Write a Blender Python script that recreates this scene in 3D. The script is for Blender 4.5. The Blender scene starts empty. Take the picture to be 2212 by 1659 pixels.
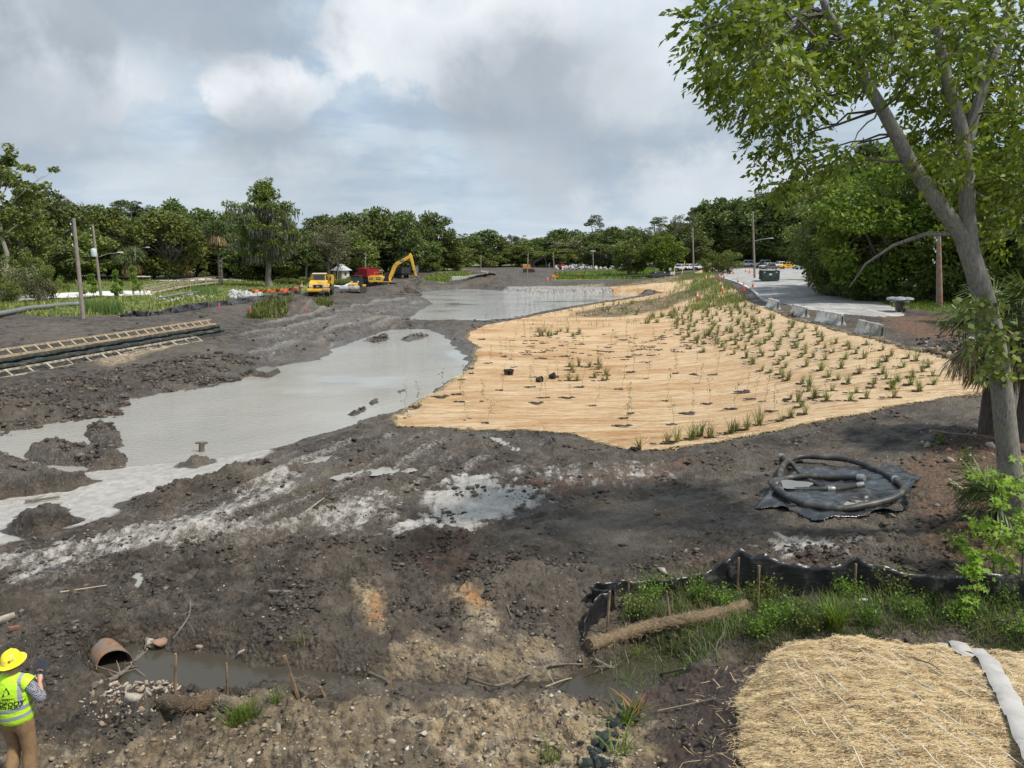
import bpy, math, random
import numpy as np
from mathutils import Vector, Matrix, Euler
R = math.radians
SC = bpy.context.scene
COL = SC.collection
random.seed(7)
RNG = np.random.default_rng(7)

# ------------------------------------------------------------------ camera
CAM_Z = 7.5
PITCH = R(9.62)
FPX = 1661.0                      # focal length in units of a 2212 px wide picture
cam_data = bpy.data.cameras.new('camera')
cam = bpy.data.objects.new('camera', cam_data)
COL.objects.link(cam)
cam.location = (0, 0, CAM_Z)
cam.rotation_euler = (math.pi / 2 - PITCH, 0, 0)
cam_data.sensor_fit = 'HORIZONTAL'
cam_data.angle = 2 * math.atan(1106.0 / FPX)
cam_data.clip_start = 0.1
cam_data.clip_end = 9000
SC.camera = cam

# ------------------------------------------------------------------ light
SUN_ELEV, SUN_AZ = R(58), R(116)   # azimuth clockwise from +Y (view direction)
sun_data = bpy.data.lights.new('sun', 'SUN')
sun_data.energy = 3.7
sun_data.angle = R(5)
sun_data.color = (1.0, 0.955, 0.89)
sun = bpy.data.objects.new('sun', sun_data)
COL.objects.link(sun)
sdir = Vector((math.sin(SUN_AZ) * math.cos(SUN_ELEV), math.cos(SUN_AZ) * math.cos(SUN_ELEV), math.sin(SUN_ELEV)))
sun.rotation_euler = sdir.to_track_quat('Z', 'Y').to_euler()
sun.location = (30, -20, 60)

def pix_dir(u, v):
    X = (u - 1106.0) / FPX; Y = (829.5 - v) / FPX
    return Vector((X, math.cos(PITCH) + Y * math.sin(PITCH), -math.sin(PITCH) + Y * math.cos(PITCH)))
def G(u, v, z=0.0):
    d = pix_dir(u, v); t = (z - CAM_Z) / d.z
    return Vector((d.x * t, d.y * t, z))
def AT(u, v, D):
    d = pix_dir(u, v); t = D / d.y
    return Vector((d.x * t, D, CAM_Z + d.z * t))

world = bpy.data.worlds.new('World'); SC.world = world
world.use_nodes = True
def build_world():
    nt = world.node_tree; N = nt.nodes; L = nt.links
    N.clear()
    out = N.new('ShaderNodeOutputWorld'); bg = N.new('ShaderNodeBackground')
    L.new(bg.outputs[0], out.inputs[0]); bg.inputs['Strength'].default_value = 1.0
    sky = N.new('ShaderNodeTexSky'); sky.sky_type = 'NISHITA'; sky.sun_disc = False
    sky.sun_elevation = SUN_ELEV; sky.sun_rotation = SUN_AZ
    sky.air_density = 1.0; sky.dust_density = 1.5
    def math_(op, a, b=None, c=None, clamp=False):
        n = N.new('ShaderNodeMath'); n.operation = op; n.use_clamp = clamp
        for i, s in enumerate((a, b, c)):
            if s is None: continue
            if isinstance(s, (int, float)): n.inputs[i].default_value = s
            else: L.new(s, n.inputs[i])
        return n.outputs[0]
    def mix(f, a, b):
        n = N.new('ShaderNodeMix'); n.data_type = 'RGBA'
        if isinstance(f, (int, float)): n.inputs[0].default_value = f
        else: L.new(f, n.inputs[0])
        for s, i in ((a, 6), (b, 7)):
            if isinstance(s, tuple): n.inputs[i].default_value = s + (1,)
            else: L.new(s, n.inputs[i])
        return n.outputs[2]
    scl = N.new('ShaderNodeVectorMath'); scl.operation = 'SCALE'; scl.inputs['Scale'].default_value = 0.1
    L.new(sky.outputs[0], scl.inputs[0])
    tc = N.new('ShaderNodeTexCoord'); D = tc.outputs['Generated']
    sp = N.new('ShaderNodeSeparateXYZ'); L.new(D, sp.inputs[0])
    zz = math_('ADD', math_('MAXIMUM', sp.outputs[2], 0.0), 0.16)
    cb = N.new('ShaderNodeCombineXYZ')
    L.new(math_('DIVIDE', sp.outputs[0], zz), cb.inputs[0]); L.new(math_('DIVIDE', sp.outputs[1], zz), cb.inputs[1])
    def noise(vec, scale, det, rough, off=(0, 0, 0), dist=0.0):
        m = N.new('ShaderNodeMapping'); m.inputs['Location'].default_value = off; L.new(vec, m.inputs[0])
        n = N.new('ShaderNodeTexNoise'); n.inputs['Scale'].default_value = scale
        n.inputs['Detail'].default_value = det; n.inputs['Roughness'].default_value = rough
        n.inputs['Distortion'].default_value = dist
        L.new(m.outputs[0], n.inputs['Vector']); return n.outputs['Fac']
    n1 = noise(cb.outputs[0], 0.75, 5, 0.52, (3.1, 0.4, 0))
    n2 = noise(cb.outputs[0], 2.3, 4, 0.55, (1.3, 7.7, 2), 0.3)
    nb = noise(D, 5.5, 5, 0.56, (0.3, 0.2, 0.9), 0.15)      # ragged edges of the heaps
    nc = noise(D, 17.0, 6, 0.62, (2.3, 1.2, 0.4), 0.25)
    def ramp(f, pts):
        r = N.new('ShaderNodeValToRGB'); L.new(f, r.inputs[0]); e = r.color_ramp.elements
        while len(e) < len(pts): e.new(0.5)
        for k, (p, c) in enumerate(pts): e[k].position = p; e[k].color = c + (1,)
        r.color_ramp.interpolation = 'EASE'
        return r.outputs[0]
    # the even cloud deck: blue-grey hollows to pale grey
    f = math_('ADD', math_('MULTIPLY', n1, 0.62), math_('MULTIPLY', n2, 0.38))
    deck = ramp(f, [(0.32, (0.26, 0.355, 0.47)), (0.45, (0.37, 0.465, 0.57)), (0.54, (0.50, 0.58, 0.65)), (0.66, (0.64, 0.685, 0.72))])
    deck = mix(0.10, deck, scl.outputs[0])
    # cumulus heaps standing out of the deck: a bright head with a grey underside
    def heap(u, v, rad, soft, power=1.0):
        d = pix_dir(u, v).normalized()
        vm = N.new('ShaderNodeVectorMath'); vm.operation = 'SUBTRACT'; L.new(D, vm.inputs[0]); vm.inputs[1].default_value = d
        sc = N.new('ShaderNodeVectorMath'); sc.operation = 'MULTIPLY'; L.new(vm.outputs[0], sc.inputs[0]); sc.inputs[1].default_value = (0.85, 0.85, 1.5)
        ln = N.new('ShaderNodeVectorMath'); ln.operation = 'LENGTH'; L.new(sc.outputs[0], ln.inputs[0])
        e = math_('SUBTRACT', math_('ADD', ln.outputs['Value'], math_('MULTIPLY', math_('SUBTRACT', nb, 0.5), 0.09 + rad * 1.5)), math_('MULTIPLY', math_('SUBTRACT', nc, 0.5), 0.03 + rad * 0.75))
        mr = N.new('ShaderNodeMapRange'); mr.interpolation_type = 'SMOOTHSTEP'
        L.new(e, mr.inputs[0]); mr.inputs[1].default_value = rad * (1 + soft); mr.inputs[2].default_value = rad * (1 - soft)
        mr.inputs[3].default_value = 0; mr.inputs[4].default_value = power
        return mr.outputs[0]
    c = deck
    WH = mix(math_('MULTIPLY', math_('SUBTRACT', nc, 0.3), 1.4, clamp=True), (0.62, 0.66, 0.70), (0.85, 0.86, 0.87))
    GR = mix(math_('MULTIPLY', math_('SUBTRACT', nb, 0.25), 1.6, clamp=True), (0.255, 0.30, 0.355), (0.40, 0.45, 0.505))
    for (u, v, rp, s, p, col) in [
        (70, 150, 200, .2, .8, WH), (90, 290, 190, .7, .75, GR),
        (990, 70, 210, .14, .9, WH), (1250, 90, 230, .25, .6, WH), (1150, 215, 200, .6, .9, GR),
        (600, 215, 95, .2, .8, WH), (545, 195, 95, .13, .95, WH), (610, 290, 105, .7, .75, GR), (400, 80, 60, .6, .45, WH),
        (330, -30, 220, .4, .85, GR), (1480, 330, 200, .5, .6, GR), (1400, 190, 120, .5, .4, WH), (1560, 430, 160, .35, .5, WH),
        (700, 430, 220, .6, .45, GR), (1060, 420, 150, .7, .3, WH), (300, 460, 160, .5, .35, WH)]:
        c = mix(heap(u, v, rp / FPX, s, p), c, col)
    # paler towards the skyline
    hz = N.new('ShaderNodeMapRange'); L.new(sp.outputs[2], hz.inputs[0])
    hz.inputs[1].default_value = 0.10; hz.inputs[2].default_value = -0.01; hz.inputs[3].default_value = 0; hz.inputs[4].default_value = 0.45
    c = mix(hz.outputs[0], c, (0.46, 0.55, 0.63))
    L.new(c, bg.inputs[0])
build_world()
world.cycles.sampling_method = 'MANUAL'; world.cycles.sample_map_resolution = 512

SC.view_settings.view_transform = 'Standard'
SC.view_settings.look = 'None'
SC.view_settings.gamma = 1.0
SC.view_settings.use_curve_mapping = False
SC.view_settings.exposure = 0.35
SC.render.engine = 'CYCLES'
SC.cycles.use_denoising = True
SC.cycles.max_bounces = 6
SC.cycles.transparent_max_bounces = 4
SC.cycles.sample_clamp_indirect = 4.0

# ------------------------------------------------------------------ noise
_GT = np.stack([np.cos(np.arange(256) * 2 * math.pi / 256), np.sin(np.arange(256) * 2 * math.pi / 256)]).astype(np.float32)
def _hash(ix, iy, seed):
    h = ix.astype(np.uint32) * np.uint32(374761393) + iy.astype(np.uint32) * np.uint32(668265263) + np.uint32((seed * 974634777) & 0xFFFFFFFF)
    h = (h ^ (h >> np.uint32(13))) * np.uint32(1274126177)
    return h ^ (h >> np.uint32(16))
def perlin(x, y, seed=0):
    x = np.asarray(x, np.float32); y = np.asarray(y, np.float32)
    ix = np.floor(x); iy = np.floor(y); fx = x - ix; fy = y - iy
    ix = ix.astype(np.int32); iy = iy.astype(np.int32)
    sx = fx * fx * (3 - 2 * fx); sy = fy * fy * (3 - 2 * fy)
    def g(i, j):
        a = _hash(ix + i, iy + j, seed) & np.uint32(255)
        return _GT[0][a] * (fx - i) + _GT[1][a] * (fy - j)
    a = g(0, 0); b = g(1, 0); c = g(0, 1); d = g(1, 1)
    a += (b - a) * sx; c += (d - c) * sx
    return 1.5 * (a + (c - a) * sy)
def fbm(x, y, scale, octv=4, seed=0, gain=0.5, lac=2.03):
    t = 0; a = 1; s = 0
    for k in range(octv):
        t = t + a * perlin(x / scale, y / scale, seed + k * 17); s += a; a *= gain; scale /= lac
    return t / s
def worley(x, y, scale, seed=0):
    x = (np.asarray(x) / scale).astype(np.float32); y = (np.asarray(y) / scale).astype(np.float32)
    ix = np.floor(x).astype(np.int32); iy = np.floor(y).astype(np.int32); best = np.full(x.shape, 9.0, np.float32)
    for i in (-1, 0, 1):
        for j in (-1, 0, 1):
            h = _hash(ix + i, iy + j, seed)
            px = (ix + i) + (h & np.uint32(0xFFFF)).astype(np.float32) / 65536; py = (iy + j) + (h >> np.uint32(16)).astype(np.float32) / 65536
            best = np.minimum(best, (px - x) ** 2 + (py - y) ** 2)
    return np.sqrt(best)
def sstep(a, b, x):
    t = np.clip((x - a) / (b - a), 0, 1); return t * t * (3 - 2 * t)

# ------------------------------------------------------------------ objects
def link(o, parent=None):
    COL.objects.link(o)
    if parent is not None: o.parent = parent
    return o
def tag(o, label=None, cat=None, group=None, kind=None):
    if label: o['label'] = label
    if cat: o['category'] = cat
    if group: o['group'] = group
    if kind: o['kind'] = kind
    return o
def thing(name, label, cat, loc=(0, 0, 0), rz=0.0, group=None):
    o = bpy.data.objects.new(name, None); link(o)
    o.empty_display_size = 0.3
    o.location = loc; o.rotation_euler = (0, 0, rz)
    return tag(o, label, cat, group)
def copy_tree(o, parent=None):
    c = o.copy(); link(c, parent)
    for ch in list(o.children): copy_tree(ch, c)
    return c
def np_mesh(name, V, F, mat=None, smooth=False):
    """V (n,3), F (m,k) int arrays, every face with k corners."""
    V = np.asarray(V, np.float32); F = np.asarray(F, np.int32)
    me = bpy.data.meshes.new(name)
    m, k = F.shape
    me.vertices.add(len(V)); me.vertices.foreach_set('co', V.ravel())
    me.loops.add(m * k); me.loops.foreach_set('vertex_index', F.ravel())
    me.polygons.add(m); me.polygons.foreach_set('loop_start', np.arange(0, m * k, k, dtype=np.int32))
    if smooth: me.polygons.foreach_set('use_smooth', np.ones(m, bool))
    me.update(calc_edges=True)
    if mat: me.materials.append(mat)
    return me
def np_obj(name, V, F, mat=None, parent=None, smooth=False):
    return link(bpy.data.objects.new(name, np_mesh(name, V, F, mat, smooth)), parent)

class MB:
    """collects shapes that belong to ONE part"""
    def __init__(s): s.v = []; s.f = []
    def add(s, vs, fs, M=None):
        b = len(s.v)
        s.v += [tuple(M @ Vector(p)) if M is not None else tuple(p) for p in vs]
        s.f += [tuple(i + b for i in f) for f in fs]
        return s
    def box(s, x0, x1, y0, y1, z0, z1, M=None, taper=None):
        vs = [(x0, y0, z0), (x1, y0, z0), (x1, y1, z0), (x0, y1, z0), (x0, y0, z1), (x1, y0, z1), (x1, y1, z1), (x0, y1, z1)]
        if taper:
            cx, cy = (x0 + x1) / 2, (y0 + y1) / 2
            vs = vs[:4] + [(cx + (x - cx) * taper, cy + (y - cy) * taper, z) for x, y, z in vs[4:]]
        return s.add(vs, [(0, 3, 2, 1), (4, 5, 6, 7), (0, 1, 5, 4), (1, 2, 6, 5), (2, 3, 7, 6), (3, 0, 4, 7)], M)
    def prism(s, poly, a, b, axis='x', M=None):
        """poly = list of (p,q); extruded along axis from a to b"""
        def P(p, q, t): return {'x': (t, p, q), 'y': (p, t, q), 'z': (p, q, t)}[axis]
        n = len(poly)
        vs = [P(p, q, a) for p, q in poly] + [P(p, q, b) for p, q in poly]
        fs = [tuple(range(n)), tuple(range(2 * n - 1, n - 1, -1))] + [(i, i + n, (i + 1) % n + n, (i + 1) % n) for i in range(n)]
        return s.add(vs, fs, M)
    def tube(s, pts, rad, n=8, M=None, caps=True):
        pts = [Vector(p) for p in pts]
        if isinstance(rad, (int, float)): rad = [rad] * len(pts)
        vs = []; fs = []; up = None
        for i, p in enumerate(pts):
            t = (pts[min(i + 1, len(pts) - 1)] - pts[max(i - 1, 0)])
            t = t.normalized() if t.length > 1e-9 else Vector((0, 0, 1))
            if up is None: up = t.orthogonal().normalized()
            up = (up - t * up.dot(t)); up = up.normalized() if up.length > 1e-6 else t.orthogonal().normalized()
            w = t.cross(up)
            for k in range(n):
                a = 2 * math.pi * k / n
                vs.append(p + (up * math.cos(a) + w * math.sin(a)) * rad[i])
        for i in range(len(pts) - 1):
            for k in range(n):
                fs.append((i * n + k, i * n + (k + 1) % n, (i + 1) * n + (k + 1) % n, (i + 1) * n + k))
        if caps:
            fs.append(tuple(range(n - 1, -1, -1))); fs.append(tuple(range((len(pts) - 1) * n, len(pts) * n)))
        return s.add(vs, fs, M)
    def cyl(s, c, r, h, axis='z', n=16, M=None, r2=None):
        c = Vector(c); d = {'x': Vector((1, 0, 0)), 'y': Vector((0, 1, 0)), 'z': Vector((0, 0, 1))}[axis]
        return s.tube([c, c + d * h], [r, r if r2 is None else r2], n, M)
    def lathe(s, prof, n=16, M=None):
        vs = []; fs = []; m = len(prof)
        for r, z in prof:
            for k in range(n):
                a = 2 * math.pi * k / n; vs.append((r * math.cos(a), r * math.sin(a), z))
        for i in range(m - 1):
            for k in range(n): fs.append((i * n + k, i * n + (k + 1) % n, (i + 1) * n + (k + 1) % n, (i + 1) * n + k))
        fs.append(tuple(range(n - 1, -1, -1))); fs.append(tuple(range((m - 1) * n, m * n)))
        return s.add(vs, fs, M)
    def mesh(s, name, mat, smooth=False):
        me = bpy.data.meshes.new(name); me.from_pydata(s.v, [], s.f); me.update()
        if smooth:
            for p in me.polygons: p.use_smooth = True
            try: me.set_sharp_from_angle(angle=R(40))
            except Exception: pass
        if mat: me.materials.append(mat)
        return me
    def build(s, name, mat, parent=None, smooth=False, bevel=0.0):
        o = link(bpy.data.objects.new(name, s.mesh(name, mat, smooth)), parent)
        if bevel:
            b = o.modifiers.new('bevel', 'BEVEL'); b.width = bevel; b.segments = 2; b.limit_method = 'ANGLE'; b.angle_limit = R(35)
        return o

# ------------------------------------------------------------------ materials
_M = {}
class NT:
    def __init__(s, name):
        s.m = bpy.data.materials.new(name); s.m.use_nodes = True
        s.nt = s.m.node_tree; s.N = s.nt.nodes; s.L = s.nt.links
        s.bsdf = s.N['Principled BSDF']; s.out = s.N['Material Output']
        s.tc = None
    def set(s, k, v):
        i = s.bsdf.inputs[k]
        if hasattr(v, 'is_output'): s.L.new(v, i)
        elif isinstance(v, tuple): i.default_value = v + (1,) if len(v) == 3 else v
        else: i.default_value = v
        return s
    def coord(s, kind='Object'):
        if s.tc is None: s.tc = s.N.new('ShaderNodeTexCoord')
        return s.tc.outputs[kind]
    def geo(s): return s.N.new('ShaderNodeNewGeometry')
    def map(s, vec, scale=(1, 1, 1), rot=(0, 0, 0), loc=(0, 0, 0)):
        m = s.N.new('ShaderNodeMapping'); s.L.new(vec, m.inputs[0])
        m.inputs['Scale'].default_value = scale; m.inputs['Rotation'].default_value = rot; m.inputs['Location'].default_value = loc
        return m.outputs[0]
    def noise(s, vec, scale, det=4, rough=0.55, dist=0.0):
        n = s.N.new('ShaderNodeTexNoise'); s.L.new(vec, n.inputs['Vector'])
        n.inputs['Scale'].default_value = scale; n.inputs['Detail'].default_value = det
        n.inputs['Roughness'].default_value = rough; n.inputs['Distortion'].default_value = dist
        return n.outputs['Fac']
    def voro(s, vec, scale, feature='F1', out='Distance'):
        n = s.N.new('ShaderNodeTexVoronoi'); n.feature = feature; s.L.new(vec, n.inputs['Vector']); n.inputs['Scale'].default_value = scale
        return n.outputs[out]
    def math(s, op, a, b=None, clamp=False):
        n = s.N.new('ShaderNodeMath'); n.operation = op; n.use_clamp = clamp
        for i, q in enumerate((a, b)):
            if q is None: continue
            if isinstance(q, (int, float)): n.inputs[i].default_value = q
            else: s.L.new(q, n.inputs[i])
        return n.outputs[0]
    def rng(s, f, a, b, c=0.0, d=1.0):
        n = s.N.new('ShaderNodeMapRange'); s.L.new(f, n.inputs[0])
        for i, q in enumerate((a, b, c, d)): n.inputs[i + 1].default_value = q
        return n.outputs[0]
    def mix(s, f, a, b, blend='MIX'):
        n = s.N.new('ShaderNodeMix'); n.data_type = 'RGBA'; n.blend_type = blend
        if isinstance(f, (int, float)): n.inputs[0].default_value = f
        else: s.L.new(f, n.inputs[0])
        for q, i in ((a, 6), (b, 7)):
            if isinstance(q, tuple): n.inputs[i].default_value = q + (1,)
            else: s.L.new(q, n.inputs[i])
        return n.outputs[2]
    def ramp(s, f, pts):
        r = s.N.new('ShaderNodeValToRGB'); s.L.new(f, r.inputs[0]); e = r.color_ramp.elements
        while len(e) < len(pts): e.new(0.5)
        for k, (p, c) in enumerate(pts): e[k].position = p; e[k].color = c + (1,)
        return r.outputs[0]
    def attr(s, name):
        n = s.N.new('ShaderNodeAttribute'); n.attribute_name = name; return n
    def bump(s, h, strength=0.4, dist=0.02):
        b = s.N.new('ShaderNodeBump'); s.L.new(h, b.inputs['Height']); b.inputs['Strength'].default_value = strength
        b.inputs['Distance'].default_value = dist; s.L.new(b.outputs[0], s.bsdf.inputs['Normal']); return s

def mk(name, col, rough=0.6, metal=0.0, var=0.25, scale=6.0, dirt=None, dirt_amt=0.0, bump=0.0, spec=None, world=False):
    """plain weathered surface: colour varied by noise, optional dirt blotches, fine relief"""
    if name in _M: return _M[name]
    n = NT(name); v = n.coord('Object') if not world else n.geo().outputs['Position']
    f = n.noise(v, scale, 5, 0.6)
    c = n.mix(n.rng(f, 0.3, 0.7), tuple(x * (1 - var) for x in col), tuple(min(1, x * (1 + var * 0.6)) for x in col))
    if dirt:
        g = n.noise(v, scale * 0.45, 6, 0.65)
        c = n.mix(n.rng(g, 0.62 - dirt_amt * 0.35, 0.72 - dirt_amt * 0.25), c, dirt)
    n.set('Base Color', c); n.set('Roughness', rough); n.set('Metallic', metal)
    if spec is not None: n.set('Specular IOR Level', spec)
    if bump: n.bump(n.noise(v, scale * 5, 4, 0.6), bump, 0.01)
    _M[name] = n.m; return n.m

def leaf_mat(name, dark, light, trans=0.3, tip=None, objvar=0.25, rough=0.55):
    if name in _M: return _M[name]
    n = NT(name); g = n.geo(); oi = n.N.new('ShaderNodeObjectInfo')
    r = g.outputs['Random Per Island']
    c = n.ramp(r, [(0.0, dark), (0.75, light), (1.0, tip or light)])
    big = n.noise(g.outputs['Position'], 0.55, 2, 0.5)
    c = n.mix(n.rng(big, 0.35, 0.65, 0.0, 0.55), c, tuple(x * 0.75 for x in dark))
    hs = n.N.new('ShaderNodeHueSaturation'); n.L.new(c, hs.inputs['Color'])
    n.L.new(n.rng(oi.outputs['Random'], 0, 1, 0.5 - 0.035 * objvar * 2, 0.5 + 0.02 * objvar * 2), hs.inputs['Hue'])
    n.L.new(n.rng(oi.outputs['Random'], 0, 1, 1 - objvar, 1 + objvar), hs.inputs['Value'])
    n.set('Base Color', hs.outputs[0]); n.set('Roughness', rough); n.set('Specular IOR Level', 0.3)
    if trans:
        tr = n.N.new('ShaderNodeBsdfTranslucent'); n.L.new(n.mix(1.0, hs.outputs[0], (1.0, 1.0, 0.45), 'MULTIPLY'), tr.inputs[0])
        ms = n.N.new('ShaderNodeMixShader'); ms.inputs[0].default_value = trans
        n.L.new(n.bsdf.outputs[0], ms.inputs[1]); n.L.new(tr.outputs[0], ms.inputs[2]); n.L.new(ms.outputs[0], n.out.inputs[0])
    _M[name] = n.m; return n.m

# ------------------------------------------------------------------ leaves and blades in bulk
def leaf_geo(C, A, S, ln, wd, curl=0.0):
    """diamond leaves: base C, unit axis A, unit side S -> V,F (4 corners each)"""
    C = np.asarray(C); n = len(C); ln = np.broadcast_to(np.asarray(ln, float), (n,))[:, None]; wd = np.broadcast_to(np.asarray(wd, float), (n,))[:, None]
    Nn = np.cross(A, S)
    V = np.stack([C, C + A * ln * 0.45 + S * wd * 0.5 - Nn * curl * wd, C + A * ln, C + A * ln * 0.45 - S * wd * 0.5 - Nn * curl * wd], 1).reshape(-1, 3)
    return V, np.arange(4 * n).reshape(n, 4)
def blade_geo(C, H, W, lean, az, bend=0.5):
    """grass blades: root C, height H, width W, lean amount, azimuth -> three quads tapering to a point"""
    n = len(C); H = np.broadcast_to(H, (n,)); W = np.broadcast_to(W, (n,)); lean = np.broadcast_to(lean, (n,))
    d = np.stack([np.cos(az), np.sin(az), np.zeros(n)], 1); s = np.stack([-np.sin(az), np.cos(az), np.zeros(n)], 1)
    up = np.array([0, 0, 1.0])
    rows = []
    for t, w in ((0, 1.0), (0.45, 0.85), (0.8, 0.5), (1.0, 0.06)):
        out = (lean * H * (t * (1 - bend) + bend * t * t))[:, None] * d
        z = (H * (t - 0.35 * np.minimum(lean, 1.2) * t * t))[:, None] * up
        p = C + out + z
        rows += [p + s * (W * w * 0.5)[:, None], p - s * (W * w * 0.5)[:, None]]
    V = np.stack(rows, 1).reshape(-1, 3)
    b = (np.arange(n) * 8)[:, None]
    F = np.concatenate([b + np.array([[0, 1, 3, 2]]), b + np.array([[2, 3, 5, 4]]), b + np.array([[4, 5, 7, 6]])], 1).reshape(-1, 4)
    return V, F
def rand_unit(n, rng):
    v = rng.normal(size=(n, 3)); return v / np.linalg.norm(v, axis=1)[:, None]
def perp(A, rng):
    r = rand_unit(len(A), rng); s = np.cross(A, r); return s / (np.linalg.norm(s, axis=1)[:, None] + 1e-9)
def cat_geo(parts):
    V = []; F = []; b = 0
    for v, f in parts:
        V.append(v); F.append(f + b); b += len(v)
    return np.concatenate(V), np.concatenate(F)
# ------------------------------------------------------------------ the lie of the land
# heights in metres above the pond; control points given as picture points with their height
CTRL_P = [
 (0,1659,.45),(300,1659,.66),(700,1659,.98),(1000,1659,1.05),(1250,1659,1.05),(700,1545,1.0),(1000,1540,1.18),(1200,1550,1.0),(850,1540,1.12),(200,1560,.52),
 (0,1500,.45),(0,1440,.55),(1480,1659,1.35),(1480,1560,1.15),(1500,1480,1.0),(1610,1659,1.85),(1610,1500,1.65),(1700,1410,1.95),(1850,1400,2.15),
 (2000,1420,2.1),(2200,1440,2.1),(2000,1600,2.55),(2212,1659,2.7),(1850,1659,2.35),(2400,1500,2.4),
 (1480,1400,.45),(1400,1430,.35),(1450,1330,.75),(1700,1330,.75),(2000,1330,.85),(2200,1330,.95),(1330,1350,.65),(1500,1250,.85),(1700,1250,.9),(1950,1250,1.0),(2200,1240,1.2),
 (1500,1180,.8),(1900,1180,1.05),(2150,1130,1.45),(1800,1070,.95),(2050,1000,1.4),(2150,920,1.75),(2300,1000,1.8),
 (1300,1420,.5),(1000,1430,.5),(700,1420,.55),(300,1420,.65),(100,1380,.75),(1250,1320,.65),(1000,1320,.62),(700,1320,.6),(300,1320,.5),(0,1320,.5),
 (980,1165,.75),(700,1190,.66),(480,1220,.55),(1250,1240,.8),(1000,1240,.72),(1000,1120,.48),(1200,1100,.6),(1400,1080,.72),
 (500,1140,.2),(250,1190,.18),(0,1240,.25),(0,1110,.05),(200,1075,.05),(350,1035,.05),(500,1020,.12),(600,1060,.22),(750,1040,.3),
 (800,985,.33),(1000,980,.38),(1200,965,.42),(1400,990,.55),(1600,975,.85),(1900,910,1.35),(2100,870,1.75),
 (880,920,.3),(1000,850,.27),(1060,760,.27),(1300,850,.32),(1500,900,.5),(1400,780,.32),(1300,700,.32),(1500,740,.45),(1450,850,.4),
 (1600,840,.75),(1700,870,1.15),(1800,880,1.4),(1300,930,.4),(1600,910,.75),
 (700,640,.95),(800,640,.6),(880,650,.35),(600,690,1.05),(500,715,.95),(480,745,.55),(600,745,.4),(300,800,.6),(100,860,.55),(0,880,.5),(-200,860,.7),
 (250,690,1.7),(450,655,1.75),(0,690,1.85),(620,655,1.3),(700,615,1.6),(600,615,1.3),(860,625,.7),
 (0,655,1.7),(250,660,1.45),(400,650,1.45),(110,637,1.9),(320,632,1.9),(500,620,1.8),(300,600,2.3),(100,600,2.3),(500,600,2.3),(-300,620,2.2),
 (900,620,.6),(1000,615,.5),(1150,615,.5),(1300,622,.4),(1000,600,1.1),(1150,600,1.0),(1400,605,.6),(1450,632,.45),(1400,645,.35),
]
CTRL_W = [ # x, y, z
 (22,45,2.7),(22.5,55,2.7),(23.5,65,2.72),(24.5,73,2.75),(30,50,2.72),(30,60,2.75),(32,75,2.85),(36,100,3.0),(31,105,2.95),(45,105,3.05),(40,125,3.2),(50,140,3.2),(60,140,3.3),
 (70,200,3.2),(80,220,3.3),(100,220,3.6),(60,210,3.0),(45,180,2.6),(40,160,2.8),(34,130,2.7),(37,140,2.9),(30,115,2.2),
 (26,38,2.5),(28,32,2.3),(24,33,2.2),(21,38,2.35),(20,33,2.05),(17.5,28.5,1.8),(22,26,2.0),(16,22,1.55),(34,40,2.9),(40,60,3.1),(45,90,3.2),
 (18.5,50,1.9),(19,60,1.75),(20,70,1.8),(17,42,1.75),(15.5,50,1.1),(15,60,.85),(15.5,75,.7),(12,50,.6),(12,65,.42),(14,36,1.2),(12,40,.65),(17,36,1.7),
 (22,85,1.6),(26,100,1.7),(18,90,.7),(20,110,.7),(26,125,1.2),(30,145,1.5),(10,130,.5),(15,150,.8),(20,175,1.2),(36,175,2.4),(0,170,.9),(-20,160,.8),
 (0,230,1.6),(40,230,2.4),(-40,210,2.2),(-80,200,2.6),(-120,170,2.6),(120,200,4.5),(150,120,5),(70,90,3.6),(60,50,3.4),(0,320,2.5),(100,320,4),(-120,320,3.5),
 (-60,120,2.1),(-90,110,2.2),(-60,60,2.0),(-90,60,2.4),(-45,45,1.8),(-40,25,.8),(-30,18,.6),(30,14,2.2),(28,20,1.9),(40,25,2.4),(18,8,2.6),
 (0,4,1.2),(-10,4,.8),(9,4,2.9),(-20,8,.7),
]
def to_param(x, y): return np.stack([x / y * 1.4, np.log(y)], -1)
_cw = np.array([tuple(G(u, v, z)) for u, v, z in CTRL_P] + CTRL_W)
_cp = to_param(_cw[:, 0], _cw[:, 1]); _cz = _cw[:, 2]
_d = np.sqrt(((_cp[:, None] - _cp[None]) ** 2).sum(-1) + 0.0006)
_A = np.zeros((len(_cz) + 1, len(_cz) + 1)); _A[:-1, :-1] = _d + 0.012 * np.eye(len(_cz)) * -1; _A[:-1, -1] = 1; _A[-1, :-1] = 1
_w = np.linalg.solve(_A, np.append(_cz, 0))
def base_z(x, y):
    p = to_param(x, y)
    d = np.sqrt(((p[..., None, :] - _cp) ** 2).sum(-1) + 0.0006)
    return d @ _w[:-1] + _w[-1]

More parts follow.
